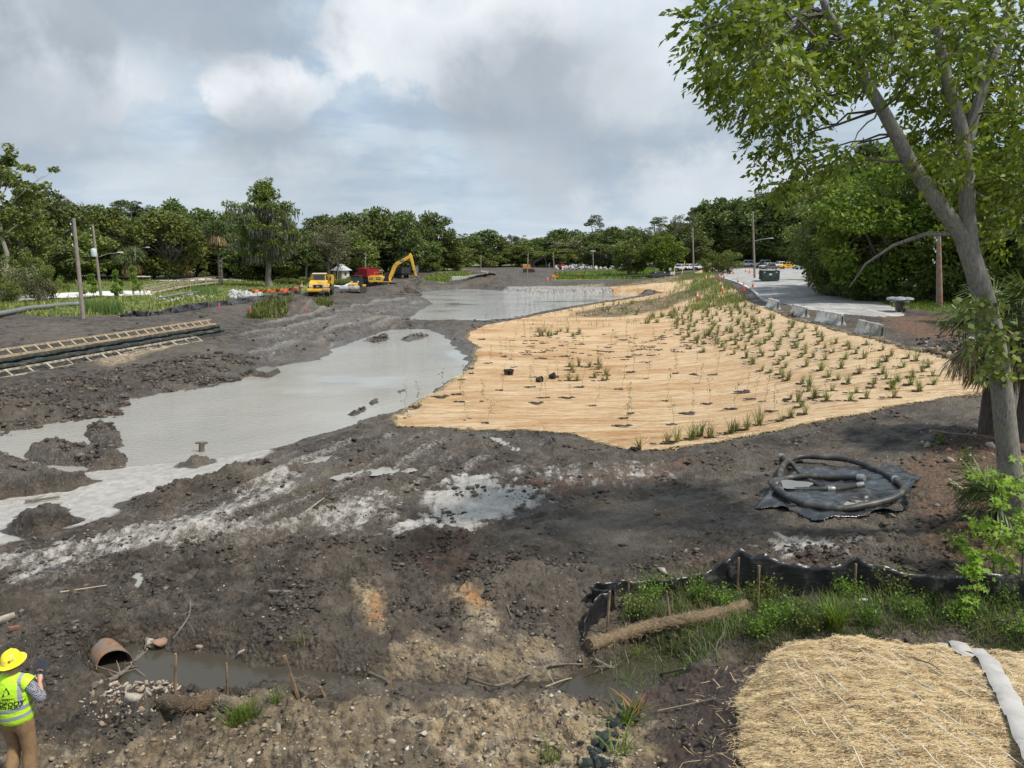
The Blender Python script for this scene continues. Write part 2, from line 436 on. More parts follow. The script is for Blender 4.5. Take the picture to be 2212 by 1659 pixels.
# ------------------------------------------------------------------ grid (finer near by)
ys = [4.0]
while ys[-1] < 330:
    y = ys[-1]; ys.append(y + (0.03 if y < 14.2 else min(y * y / 6700, 0.0065 * y)))
ys += [345, 365, 390, 430, 500, 600, 800, 1100, 1600, 2500, 4000, 7000]
YS = np.array(ys)
TS = np.concatenate([np.linspace(-2.6, -0.80, 24)[:-1], np.linspace(-0.80, 0.80, 690), np.linspace(0.80, 2.6, 24)[1:]])
NR, NC = len(YS), len(TS)
GX = TS[None, :] * YS[:, None]; GY = np.repeat(YS[:, None], NC, 1)
def coarse_eval(fn):
    ci = np.unique(np.concatenate([np.arange(0, NR, 9), [NR - 1]])); cj = np.unique(np.concatenate([np.arange(0, NC, 8), [NC - 1]]))
    c = fn(GX[np.ix_(ci, cj)], GY[np.ix_(ci, cj)])
    t = np.empty((len(ci), NC))
    for k in range(len(ci)): t[k] = np.interp(TS, TS[cj], c[k])
    i1 = np.clip(np.searchsorted(ci, np.arange(NR), side='right'), 1, len(ci) - 1); i0 = i1 - 1
    ly = np.log(YS); f = ((ly - ly[ci[i0]]) / (ly[ci[i1]] - ly[ci[i0]]))[:, None]
    return t[i0] * (1 - f) + t[i1] * f
def clampfar(x, y):
    z = base_z(x, np.minimum(y, 330)); return z
GZ = coarse_eval(clampfar)

def PW(pts, z=0.0): return np.array([tuple(G(u, v, z))[:2] for u, v in pts])
def sdist(poly, x, y, pad=6.0):
    """signed distance, + inside; far outside = -pad"""
    out = np.full(x.shape, -float(pad))
    x0, y0 = poly.min(0) - pad; x1, y1 = poly.max(0) + pad
    m = (x > x0) & (x < x1) & (y > y0) & (y < y1)
    px = x[m]; py = y[m]; best = np.full(px.shape, 1e9); inside = np.zeros(px.shape, bool)
    n = len(poly)
    for i in range(n):
        ax, ay = poly[i]; bx, by = poly[(i + 1) % n]; dx, dy = bx - ax, by - ay
        t = np.clip(((px - ax) * dx + (py - ay) * dy) / (dx * dx + dy * dy + 1e-12), 0, 1)
        best = np.minimum(best, (px - ax - t * dx) ** 2 + (py - ay - t * dy) ** 2)
        c = ((ay > py) != (by > py)); c &= px < (bx - ax) * (py - ay) / (by - ay + 1e-12) + ax
        inside ^= c
    d = np.sqrt(best); out[m] = np.maximum(np.where(inside, d, -d), -pad)
    return out
def ldist(line, x, y, pad=5.0):
    out = np.full(x.shape, float(pad)); line = np.asarray(line)
    x0, y0 = line.min(0) - pad; x1, y1 = line.max(0) + pad
    m = (x > x0) & (x < x1) & (y > y0) & (y < y1); px = x[m]; py = y[m]; best = np.full(px.shape, 1e9)
    for i in range(len(line) - 1):
        ax, ay = line[i]; dx, dy = line[i + 1] - line[i]
        t = np.clip(((px - ax) * dx + (py - ay) * dy) / (dx * dx + dy * dy + 1e-12), 0, 1)
        best = np.minimum(best, (px - ax - t * dx) ** 2 + (py - ay - t * dy) ** 2)
    out[m] = np.minimum(np.sqrt(best), pad); return out

POND1 = PW([(-260,985),(0,935),(110,912),(230,898),(270,862),(335,851),(430,834),(490,824),(560,802),(640,784),(695,777),(725,752),(785,730),(850,712),(920,711),(962,727),(990,757),(1014,780),(990,815),(930,848),(880,880),(800,907),(700,935),(600,966),(520,982),(430,994),(330,1003),(240,1010),(120,1024),(0,1045),(-260,1090)])
POND2 = PW([(872,697),(905,672),(938,656),(915,643),(896,637),(908,631),(960,627),(1010,624),(1060,627),(1130,632),(1230,634),(1330,633),(1392,636),(1345,646),(1270,656),(1180,671),(1100,690),(1000,695)])
STRAW = np.concatenate([PW([(848,914),(905,868),(960,835),(1000,803),(1030,775),(1022,762),(1036,752),(1008,735),(1012,718),(1048,702),(1110,690),(1200,671),(1290,656),(1370,645)], .27),
     PW([(1440,634),(1400,629),(1325,628),(1310,622),(1420,616),(1490,604),(1560,590)], .6),
     np.array([(52,205),(48,180),(40,155),(37,140),(34.5,125),(32,112),(29,98),(26.5,86),(24.3,75),(23,68),(22.0,61),(21.6,54),(21.2,47),(21.0,43),(21.2,38.5),(21.6,35.5)]),
     PW([(2085,800)], 2.1), PW([(2118,838)], 1.95), PW([(2140,852)], 1.8), PW([(2060,868)], 1.65), PW([(1950,886)], 1.4), PW([(1850,905)], 1.25), PW([(1720,930)], 1.0), PW([(1560,955)], .75), PW([(1400,978)], .55), PW([(1330,968)], .5), PW([(1240,940)], .42), PW([(1150,931)], .37), PW([(1000,930)], .33), PW([(870,925)], .3)])
BARE1 = PW([(1228,681),(1270,666),(1350,656),(1440,648),(1505,640),(1555,640),(1500,662),(1420,678),(1330,685)], .45)
BARE2 = PW([(1190,617),(1300,610),(1420,606),(1530,604),(1540,612),(1500,622),(1420,621),(1330,620)], .8)
DITCH = PW([(250,1432),(330,1450),(420,1462),(520,1478),(640,1480),(760,1484),(880,1494),(1010,1508),(1120,1508),(1230,1508),(1330,1486),(1400,1462),(1470,1440)], .25)
LOT = np.array([(25.8,60),(27.5,57),(30,58.5),(32.6,65),(34.5,72),(38.5,86),(47,105),(58,135),(72,170),(100,200),(160,215),(160,236),(70,232),(58,228),(56,205),(49,180),(41.5,155),(38.5,140),(36,125),(33.5,112),(30.5,98),(28,86),(25.8,75),(24.8,66)])
ROAD1 = np.concatenate([PW([(-150,648),(40,640),(180,632),(330,629)], 1.9), PW([(330,636),(180,640),(40,648),(-150,660)], 1.9)])
ROAD2 = np.concatenate([PW([(150,596),(260,597.5),(340,599),(430,598),(530,599)], 2.25), PW([(530,603),(470,604),(420,606),(330,606),(250,601),(150,599)], 2.25)])
ROAD3 = np.concatenate([PW([(760,572.5),(900,569),(1010,569)], 2.0), PW([(1010,573),(900,573),(760,576)], 2.0)])

D_P1 = sdist(POND1, GX, GY, 9); D_P2 = sdist(POND2, GX, GY, 9)
wob = 0.35 * fbm(GX, GY, 2.2, 3, 5)
D_P1 += wob * np.clip(GY / 30, .5, 2); D_P2 += wob * 1.5
D_pond = np.maximum(D_P1, D_P2)
D_straw = sdist(STRAW, GX, GY, 6) + 0.22 * fbm(GX, GY, 1.1, 3, 8)
# the straw reaches well above the water: banks of the ponds
bank_w = np.where(D_straw > -1.5, 1.0, 2.2)
out_f = sstep(0, 1, -D_pond / bank_w)
GZ = np.where(D_pond > 0, np.maximum(-0.03 - 0.22 * D_pond, -0.7), GZ * out_f + 0.015)

# geotextile terrace on the left bank
WA = G(0, 808, .75); WB = G(480, 722, .75)
wdir = (WB - WA); wdir.z = 0; wlen = wdir.length; wdir.normalize(); wnor = Vector((wdir.y, -wdir.x, 0))   # towards the pond
WS = (GX - WA.x) * wdir.x + (GY - WA.y) * wdir.y; WN = (GX - WA.x) * wnor.x + (GY - WA.y) * wnor.y
alo = sstep(-14, -12, WS) * sstep(wlen + 1.4, wlen - .2, WS)
front = sstep(-1.3, -1.25, WN) * sstep(4.5, .5, WN)
GZ = GZ + (np.minimum(GZ, .74) - GZ) * alo * front
behind = sstep(-1.25, -1.35, WN) * sstep(-7, -3, WN)
GZ = GZ + (1.58 - GZ) * alo * behind

# small near water: the ditch and the puddles
D_ditch = ldist(DITCH, GX, GY) + 0.42 * fbm(GX, GY, 1.1, 4, 21, .6)
dwid = np.interp(GX, [-8, -6.5, -4.5, -3.2, -.5, .2, 1.2, 2.4, 3.2], [.5, 1.15, 1.1, .7, .6, .9, 1.15, 1.1, .6])
D_ditch = D_ditch + .95 - dwid
dz = sstep(1.05, .25, D_ditch) * sstep(-8.4, -7.2, GX)
GZ = GZ + (.05 - GZ) * dz
PUDDLES = [  # outline in the picture, water height
 ([(622,1000),(650,988),(700,982),(735,988),(700,996),(650,1006)], .28),
 ([(715,1032),(760,1020),(800,1008),(880,1010),(902,1016),(860,1024),(800,1026),(740,1040)], .30),
 ([(1062,945),(1085,948),(1105,958),(1130,975),(1112,976),(1085,964)], .36),
 ([(1128,952),(1150,948),(1172,955),(1188,964),(1160,962)], .38),
 ([(820,1095),(860,1080),(905,1078),(890,1090),(850,1100)], .42),
 ([(856,905),(888,888),(905,893),(880,905)], .18),
 ([(280,1262),(300,1240),(316,1248),(312,1290),(300,1330),(285,1310)], .42),
 ([(540,800),(575,790),(600,795),(580,805)], .3),
 ([(460,1560),(485,1545),(510,1550),(500,1575),(470,1580)], .55),
]
PUD_D = []
for pts, z0 in PUDDLES:
    d = sdist(PW(pts, z0), GX, GY, 2) + 0.12 * fbm(GX, GY, .55, 3, 33)
    PUD_D.append(d); m = sstep(-.35, .0, d); GZ = GZ + (z0 - .012 - .05 * sstep(0, .25, d) - GZ) * m
pud_all = np.maximum.reduce(PUD_D)

# ------------------------------------------------------------------ what covers the ground where (0..1 masks)
ISL = [([(190,935),(215,915),(245,930),(262,960),(240,972),(205,955)], .34), ([(50,985),(90,962),(170,968),(262,990),(270,1003),(200,1003),(100,1000)], .32),
       ([(-60,1010),(0,985),(60,1010),(150,1030),(205,1042),(140,1060),(60,1070),(-60,1090)], .4), ([(20,1150),(60,1115),(110,1095),(165,1128),(120,1150),(60,1165)], .42),
       ([(385,1008),(410,992),(450,985),(455,998),(420,1012)], .25), ([(180,1000),(225,1003),(262,1008),(220,1012)], .2),
       ([(255,1095),(300,1075),(420,1045),(560,1000),(600,1000),(500,1050),(380,1090),(290,1120)], .22), ([(785,735),(830,727),(842,731),(810,739)], .13), ([(862,733),(900,725),(925,724),(915,730),(880,737)], .12),
       ([(752,893),(785,880),(790,886),(760,896)], .16), ([(795,868),(812,858),(818,864),(805,874)], .14), ([(858,845),(875,838),(876,843),(864,848)], .12)]
isl_pre = np.zeros_like(GZ)
for pts, hh in ISL:
    d = sdist(PW(pts, .05), GX, GY, 3) + .22 * fbm(GX, GY, .7, 3, 41)
    isl_pre = np.maximum(isl_pre, (hh + .18) * sstep(-.35, .5, d))
def pmask(pts, z, soft, nz=.3, nscale=1.2, seed=1):
    poly = PW(pts, z); pad = soft + nz + .5
    r0 = max(np.searchsorted(YS, poly[:, 1].min() - pad) - 1, 0); r1 = min(np.searchsorted(YS, poly[:, 1].max() + pad) + 1, NR)
    t_ = np.concatenate([(poly[:, 0] - pad) / poly[:, 1], (poly[:, 0] + pad) / poly[:, 1]])
    c0 = max(np.searchsorted(TS, t_.min()) - 1, 0); c1 = min(np.searchsorted(TS, t_.max()) + 1, NC)
    out = np.zeros(GX.shape); sl = (slice(r0, r1), slice(c0, c1)); x = GX[sl]; y = GY[sl]
    out[sl] = sstep(-soft, soft, sdist(poly, x, y, pad) + nz * fbm(x, y, nscale, 4, seed))
    return out
in_straw = sstep(-.05, .05, D_straw)
bare = np.maximum(sstep(-.8, .8, sdist(BARE1, GX, GY, 6) + 1.0 * fbm(GX, GY, 3, 3, 3)), sstep(-1.5, 1.5, sdist(BARE2, GX, GY, 6) + 3 * fbm(GX, GY, 6, 3, 4)))
asph = sdist(LOT, GX, GY, 6) + .25 * fbm(GX, GY, 2.0, 3, 12)
lot_m = sstep(-.2, .2, asph)
grass_l = sstep(-2, 2, sdist(np.concatenate([PW([(-700,700),(0,687),(120,690),(180,690),(262,684),(350,674),(450,656),(560,645),(640,632),(700,622),(720,606),(740,596),(780,590),(820,585)], 1.5), np.array([(-30,330),(-600,330),(-600,60)])]), GX, GY, 6) + 1.5 * fbm(GX, GY, 5, 3, 14))
grass_l = np.maximum(grass_l, pmask([(535,692),(560,668),(620,658),(632,672),(600,690)], 1.05, .5))
grass_l = np.maximum(grass_l, pmask([(660,668),(690,655),(715,655),(705,668),(680,674)], .9, .5))
far_g = np.maximum(pmask([(1190,604),(1206,594),(1411,592),(1500,590),(1440,598),(1400,602)], 1.0, 1.5), sstep(240, 262, GY) * sstep(60, 30, np.abs(GX + 60)))
far_g = np.maximum(far_g, pmask([(800,590),(840,578),(1000,574),(1020,580),(960,590),(880,586)], 1.8, 3))
far_g = np.maximum(far_g, pmask([(905,608),(945,598),(1005,594),(1040,600),(1000,606)], 1.2, 2))
forest_r = sstep(-1.0, 1.0, sdist(np.array([(33.5,56),(34,48),(33,40),(31,33),(30,26),(24,17),(60,10),(200,40),(200,210),(110,197),(70,166),(54,131),(44,103),(35.5,84),(33.6,72)]), GX, GY, 6) + fbm(GX, GY, 2.5, 3, 15))
near_g = pmask([(1290,1400),(1330,1310),(1420,1270),(1550,1265),(1750,1275),(2000,1290),(2300,1290),(2300,1420),(2000,1400),(1750,1380),(1600,1400),(1450,1440),(1380,1440)], .8, .35)
grass = np.clip(np.maximum.reduce([grass_l, far_g, near_g * .3, forest_r * .75, sstep(300, 330, GY)]), 0, 1)
litter = np.maximum(pmask([(1900,690),(2010,688),(2250,700),(2250,760),(2100,740),(1990,735),(1930,712)], 2.7, .6, .8), .8 * pmask([(1960,1010),(2120,960),(2300,960),(2300,1260),(2150,1250),(2000,1180),(1990,1100)], 1.2, .7, .8))
slurry = pmask([(-60,1060),(40,1050),(150,1025),(250,1008),(420,985),(590,968),(575,1000),(450,1045),(340,1075),(260,1115),(150,1150),(0,1190),(-60,1195)], .03, .3)
sand = np.maximum.reduce([
  1.0 * slurry,
  .62 * pmask([(-50,1205),(200,1150),(420,1105),(600,1010),(680,1035),(560,1110),(600,1150),(585,1178),(480,1190),(300,1195),(150,1240),(-50,1300)], .2, .5, .9, .7),
  .95 * pmask([(880,1115),(950,1035),(1060,1020),(1190,1090),(1100,1130),(1000,1150),(930,1160),(840,1180)], .5, .9, 1.2, .8, 6),
  .6 * pmask([(600,1150),(760,1060),(860,1050),(860,1130),(720,1190)], .4, .8, 1.0, .6, 7),
  .3 * pmask([(620,770),(700,735),(830,690),(900,690),(830,730),(700,775)], .3, 1.5, 2.0, 2.0, 8),
  .36 * pmask([(480,790),(560,740),(700,700),(860,655),(900,640),(940,655),(850,690),(700,740),(560,790)], .3, 1.5, 2.5, 1.7, 9),
  .65 * pmask([(990,630),(1100,625),(1300,620),(1340,632),(1230,636),(1100,636)], .2, 1.5, 3, 4, 10),
  .8 * pmask([(1640,1180),(1700,1150),(1850,1180),(1830,1210),(1700,1215)], .95, .6, .9, .5, 11),
  .5 * pmask([(1050,1000),(1500,1000),(1500,1060),(1200,1080)], .5, 1.2, 1.3, 1.0, 12)])
sand = sand * (1 - sstep(.0, .12, isl_pre))
tan = np.maximum.reduce([
  pmask([(820,1560),(1050,1530),(1300,1535),(1390,1580),(1390,1659),(1350,1760),(1000,1760),(950,1650),(880,1600)], 1.0, .35, .6, .5, 13),
  .55 * pmask([(-40,1600),(350,1590),(520,1560),(820,1550),(900,1760),(-40,1760)], .8, .5, .8, .6, 14),
  .9 * pmask([(770,1275),(800,1265),(835,1310),(830,1370),(790,1350)], .62, .25, .35, .35, 15),
  .9 * pmask([(960,1285),(1010,1285),(1060,1330),(1085,1380),(1040,1365),(1000,1320)], .62, .25, .35, .35, 16),
  .7 * pmask([(840,1410),(1000,1400),(1180,1400),(1200,1450),(1050,1450),(850,1440)], .5, .3, .5, .5, 17),
  .8 * pmask([(200,755),(300,725),(420,700),(440,706),(320,740),(230,765)], 1.55, .4, .6, .8, 18)])
rust = np.maximum.reduce([
  .9 * pmask([(795,1300),(815,1295),(828,1345),(808,1365)], .62, .2, .3, .3, 19), .9 * pmask([(985,1295),(1020,1295),(1050,1330),(1010,1325)], .62, .2, .3, .3, 20),
  .55 * pmask([(880,1170),(980,1150),(1040,1180),(1000,1260),(900,1230)], .75, .4, .7, .5, 22), .4 * pmask([(1500,1230),(1650,1180),(1800,1200),(1700,1260)], .95, .4, .7, .5, 23),
  .5 * pmask([(1130,1040),(1350,1020),(1500,1010),(1420,1060),(1200,1085)], .5, .5, .9, .9, 24), .5 * pmask([(1230,575),(1370,570),(1400,582),(1250,584)], 1.5, 3, 3, 8, 25)])
peat = pmask([(1400,1430),(1560,1395),(1680,1400),(1650,1440),(1600,1500),(1620,1659),(1620,1760),(1360,1760),(1380,1600),(1420,1520)], 1.3, .2, .3, .4, 26)

# ------------------------------------------------------------------ relief: clods, ruts, dug rows
mud = np.clip(1 - grass - lot_m - in_straw * (1 - bare) - .97 * slurry * (1 - sstep(.1, .4, isl_pre)), 0, 1)
track = pmask([(1050,1120),(1400,1060),(2000,930),(2200,890),(2200,940),(1950,1010),(1600,1120),(1300,1200)], .9, 1.0, .8, 1.0, 27)   # driven flat
clod = np.maximum.reduce([
  pmask([(-300,900),(0,850),(200,820),(420,780),(520,770),(560,800),(480,828),(330,855),(270,866),(345,884),(200,905),(0,940),(-300,990)], .4, .8),
  pmask([(400,1120),(700,1170),(980,1160),(1300,1250),(1500,1240),(1330,1330),(1200,1400),(700,1420),(250,1440),(0,1400),(0,1300),(300,1200)], .6, .6) * .7,
  pmask([(-40,1440),(330,1480),(800,1530),(1150,1540),(1390,1560),(1390,1780),(-100,1780)], .8, .35) * 1.05,
  pmask([(2000,1150),(2200,1050),(2200,1230),(1950,1230),(1500,1250),(1450,1200)], 1.1, .5) * .6, peat * .35,
  pmask([(860,640),(905,612),(1000,612),(1010,622),(960,628),(900,636)], .4, 1) * .9, pmask([(1010,612),(1060,595),(1100,600),(1110,612),(1060,618)], .7, 2) * 1.5,
  pmask([(1990,745),(2150,720),(2250,760),(2200,800),(2060,790)], 2.5, .6) * .9, sstep(1.3, .7, D_ditch) * .45])
clod = clod * (1 - sstep(.0, .15, pud_all))
isl = isl_pre
isl_m = np.clip(isl / .25, 0, 1)
clod = np.maximum(clod, isl_m)
GZ = np.where(isl > 0, np.maximum(GZ, -.12 + isl * .75), GZ)
w1 = worley(GX + .25 * perlin(GX / .6, GY / .6, 3), GY, .62, 2); w2 = worley(GX, GY + .1 * perlin(GX / .3, GY / .3, 4), .27, 5)
lump = .55 * np.clip(1 - w1 * 1.15, -.2, 1) + .32 * np.clip(1 - w2 * 1.2, -.2, 1) + .35 * fbm(GX, GY, .5, 4, 6, .6)
big = fbm(GX, GY, 2.6, 4, 30)
fine = fbm(GX, GY, .35, 4, 31, .62)
rg = 1 - 2.2 * np.abs(fbm(GX, GY, .42, 3, 36, .6)); rg2 = 1 - 2.2 * np.abs(fbm(GX + .2 * fine, GY, .17, 3, 37, .6))
GZ += mud * clod * (.24 * lump + .16 * big + .09 * rg - .08) * np.where(GY > 25, 1.35, .95)
GZ += mud * (1 - .75 * track) * np.clip(out_f, .1, 1) * (.05 * rg + .038 * rg2) * (.45 + 1.1 * sstep(-.2, .3, big))
GZ += mud * (1 - .6 * track) * np.clip(out_f, .15, 1) * (.11 * fine + .06 * fbm(GX, GY, 1.3, 3, 32))
# wheel and blade ruts along the shore
def ruts(ax, ay, lam, amp, mask, seed, wav=.5):
    n = math.hypot(ax, ay); ax /= n; ay /= n
    s = GX * ax + GY * ay; c = GX * ay - GY * ax
    c = c + wav * fbm(s, c, 7.0, 3, seed) * 2
    a = perlin(c / lam, s / (lam * 9), seed + 3) + .5 * perlin(c / (lam * .45), s / (lam * 6), seed + 5) + .25 * perlin(c / (lam * .2), s / (lam * 2), seed + 6)
    return amp * a * mask, a
shore = pmask([(-50,1290),(0,1190),(200,1150),(450,1050),(620,975),(850,935),(1000,935),(1150,940),(1000,1040),(800,1120),(600,1180),(300,1240)], .3, .8, .8, 1.2, 44) * (1 - isl_m)
r1, a1 = ruts(.44, .90, .62, .15, shore, 60)
dug = pmask([(470,760),(520,720),(700,680),(850,645),(905,640),(940,656),(880,690),(800,735),(700,775),(560,800)], .4, 1.5, 1.5, 2.0, 45)
r2, a2 = ruts(.17, .985, 1.3, .42, dug, 70, .9)
haul = pmask([(-200,745),(0,715),(300,680),(500,655),(640,640),(740,625),(780,640),(700,650),(560,668),(480,690),(250,725),(0,765),(-200,790)], 1.6, 1.2, 1.5, 2.0, 46)
r3, a3 = ruts(.22, .97, .8, .07, haul, 80)
r4, a4 = ruts(.92, .4, .55, .035, track, 90)
GZ += (r1 + r2 + r3 + r4) * mud * np.clip(out_f, 0, 1)
def tread(pts, z, w, depth, cleat, gauge):
    # a tracked machine's pair of prints: pressed bed, raised shoulder, cleat marks
    global GZ
    c = np.array([tuple(p)[:2] for p in smooth_line([G(u, v, z) for u, v in pts])])
    x0, y0 = c.min(0) - 2.5; x1, y1 = c.max(0) + 2.5
    m = (GX > x0) & (GX < x1) & (GY > y0) & (GY < y1); px = GX[m]; py = GY[m]; best = np.full(px.shape, 1e9); sgn = np.zeros(px.shape); ss = np.zeros(px.shape); run = 0.0
    for i in range(len(c) - 1):
        ax, ay = c[i]; dx, dy = c[i + 1] - c[i]; L = math.hypot(dx, dy); t = np.clip(((px - ax) * dx + (py - ay) * dy) / (L * L + 1e-9), 0, 1)
        d2 = (px - ax - t * dx) ** 2 + (py - ay - t * dy) ** 2; k = d2 < best; best = np.where(k, d2, best); sgn = np.where(k, np.sign((px - ax) * dy - (py - ay) * dx), sgn); ss = np.where(k, run + t * L, ss); run += L
    d = np.sqrt(best) * sgn + .12 * fbm(px, py, 1.6, 2, 77)
    e = np.minimum(np.abs(d - gauge / 2), np.abs(d + gauge / 2))
    bed = sstep(w * .62, w * .45, e); sh = np.exp(-((e - w * .72) / (w * .18)) ** 2)
    fade = (.55 + .45 * sstep(-.2, .25, fbm(px, py, 3, 3, 78))) * mud[m] * (1 - sstep(-.2, 0, pud_all[m]))
    GZ[m] += fade * (bed * (-depth + cleat * np.sin(ss * 2 * math.pi / .21)) + sh * depth * .8)
def smooth_line(P_):
    out = []
    for i in range(len(P_) - 1):
        p0 = P_[max(i - 1, 0)]; p1 = P_[i]; p2 = P_[i + 1]; p3 = P_[min(i + 2, len(P_) - 1)]
        for k in range(4):
            t = k / 4; out.append(.5 * ((2 * p1) + (-p0 + p2) * t + (2 * p0 - 5 * p1 + 4 * p2 - p3) * t * t + (-p0 + 3 * p1 - 3 * p2 + p3) * t ** 3))
    return out + [P_[-1]]
tread([(-80,1300),(180,1215),(420,1120),(600,1040),(760,985),(900,955)], .25, .55, .10, .022, 2.1)
tread([(150,1330),(420,1210),(640,1110),(820,1030),(960,965),(1040,940)], .35, .55, .085, .022, 2.1)
tread([(560,1240),(760,1140),(980,1060),(1120,990),(1100,945)], .45, .5, .07, .018, 1.9)
tread([(700,1180),(1000,1110),(1300,1060),(1600,1000),(1900,935),(2120,890)], .8, .5, .05, .014, 1.9)
tread([(900,1230),(1200,1140),(1500,1060),(1800,990),(2050,935),(2200,905)], .9, .5, .05, .014, 1.9)
streak = np.clip(a1 * shore + a2 * dug, -1, 1)
# spoil heaps
def heapz(u, v, z, r, h, seed):
    c = G(u, v, z); d = np.hypot(GX - c.x, (GY - c.y) * 1.0) / r
    return h * np.clip(1 - d * (1 + .25 * fbm(GX, GY, r * .7, 3, seed)), 0, 1) ** 1.15
HEAPS = [(655,677,1.0,3.6,1.9,1),(600,640,1.3,2.0,.3,2),(845,628,.7,6,1.2,3),(875,622,.6,5,1.5,4),(905,618,.5,6,1.3,5),(1050,612,.8,10,2.3,6),(1075,610,.8,9,1.6,7),(2130,765,2.5,3.2,.8,8),(2180,775,2.5,2.6,.9,9),
         (1248,577,1.6,14,3.0,10),(1270,577,1.6,12,3.2,11),(1215,579,1.6,10,1.8,12),(790,622,.8,5,1.3,13),(650,627,1.2,2.2,.9,14)]
for hp in HEAPS: GZ += heapz(*hp)
brown = np.maximum.reduce([np.clip(heapz(*hp) / .4, 0, 1) for hp in HEAPS if hp[5] in (10, 11, 12)])
# grass hummocks, straw wrinkles
GZ += grass * (.10 * fbm(GX, GY, 3.0, 3, 50) + .04 * fbm(GX, GY, .6, 2, 51))
GZ += in_straw * (.03 * fbm(GX, GY, 1.4, 3, 52) + .02 * perlin(GX / 2.5, GY / .55, 53))
# straw mat that covers the embankment at the foot of the bridge
MOUND = np.concatenate([PW([(1700,1392),(1640,1445),(1592,1490)], 1.8), PW([(1600,1560),(1612,1659)], 2.0), np.array([(3.0,3.0),(14,3.0),(16,9)]), PW([(2300,1430)], 2.1), PW([(2100,1408),(1960,1390),(1850,1380),(1760,1378)], 2.1)])
D_mound = sdist(MOUND, GX, GY, 3) + .10 * fbm(GX, GY, .5, 4, 55) * np.where(GX < 6, 1, .6)
in_mound = sstep(-.03, .03, D_mound)
GZ = GZ - .95 * sstep(.0, -.9, D_mound) * sstep(10.0, 10.6, GY + .12 * np.abs(GX - 5)) * sstep(3, 4.2, GX) * sstep(14, 12, GX) * sstep(13.2, 11.8, GY) * sstep(.75, 1.2, GZ)
far_fade = sstep(330, 420, GY)
GZ = GZ * (1 - far_fade) + 3.2 * far_fade

def H(x, y):
    """ground height at a place"""
    i = np.searchsorted(YS, y) - 1; i = min(max(i, 0), NR - 2); t = x / y
    j = np.searchsorted(TS, t) - 1; j = min(max(j, 0), NC - 2)
    fy = (y - YS[i]) / (YS[i + 1] - YS[i]); ft = (t - TS[j]) / (TS[j + 1] - TS[j])
    fy = min(max(fy, 0), 1); ft = min(max(ft, 0), 1)
    return float((GZ[i, j] * (1 - ft) + GZ[i, j + 1] * ft) * (1 - fy) + (GZ[i + 1, j] * (1 - ft) + GZ[i + 1, j + 1] * ft) * fy)
def SAMP(A, x, y):
    i = np.clip(np.searchsorted(YS, y) - 1, 0, NR - 2); j = np.clip(np.searchsorted(TS, np.asarray(x) / y) - 1, 0, NC - 2); return A[i, j]
def HV(x, y):
    x = np.asarray(x, float); y = np.asarray(y, float); t = x / y
    i = np.clip(np.searchsorted(YS, y) - 1, 0, NR - 2); j = np.clip(np.searchsorted(TS, t) - 1, 0, NC - 2)
    fy = np.clip((y - YS[i]) / (YS[i + 1] - YS[i]), 0, 1); ft = np.clip((t - TS[j]) / (TS[j + 1] - TS[j]), 0, 1)
    return (GZ[i, j] * (1 - ft) + GZ[i, j + 1] * ft) * (1 - fy) + (GZ[i + 1, j] * (1 - ft) + GZ[i + 1, j + 1] * ft) * fy
def GH(u, v, zg=1.0):
    """the ground point seen at a picture point"""
    d = pix_dir(u, v); o = Vector((0, 0, CAM_Z)); t = 4.0 / d.y; prev = t
    while t * d.y < 900:
        p = o + d * t
        if p.z <= H(p.x, p.y): break
        prev = t; t *= 1.01
    lo, hi = prev, t
    for _ in range(12):
        m = (lo + hi) / 2; p = o + d * m
        if p.z <= H(p.x, p.y): hi = m
        else: lo = m
    p = o + d * hi
    return Vector((p.x, p.y, H(p.x, p.y)))
def ON(x, y, dz=0.0): return Vector((x, y, H(x, y) + dz))

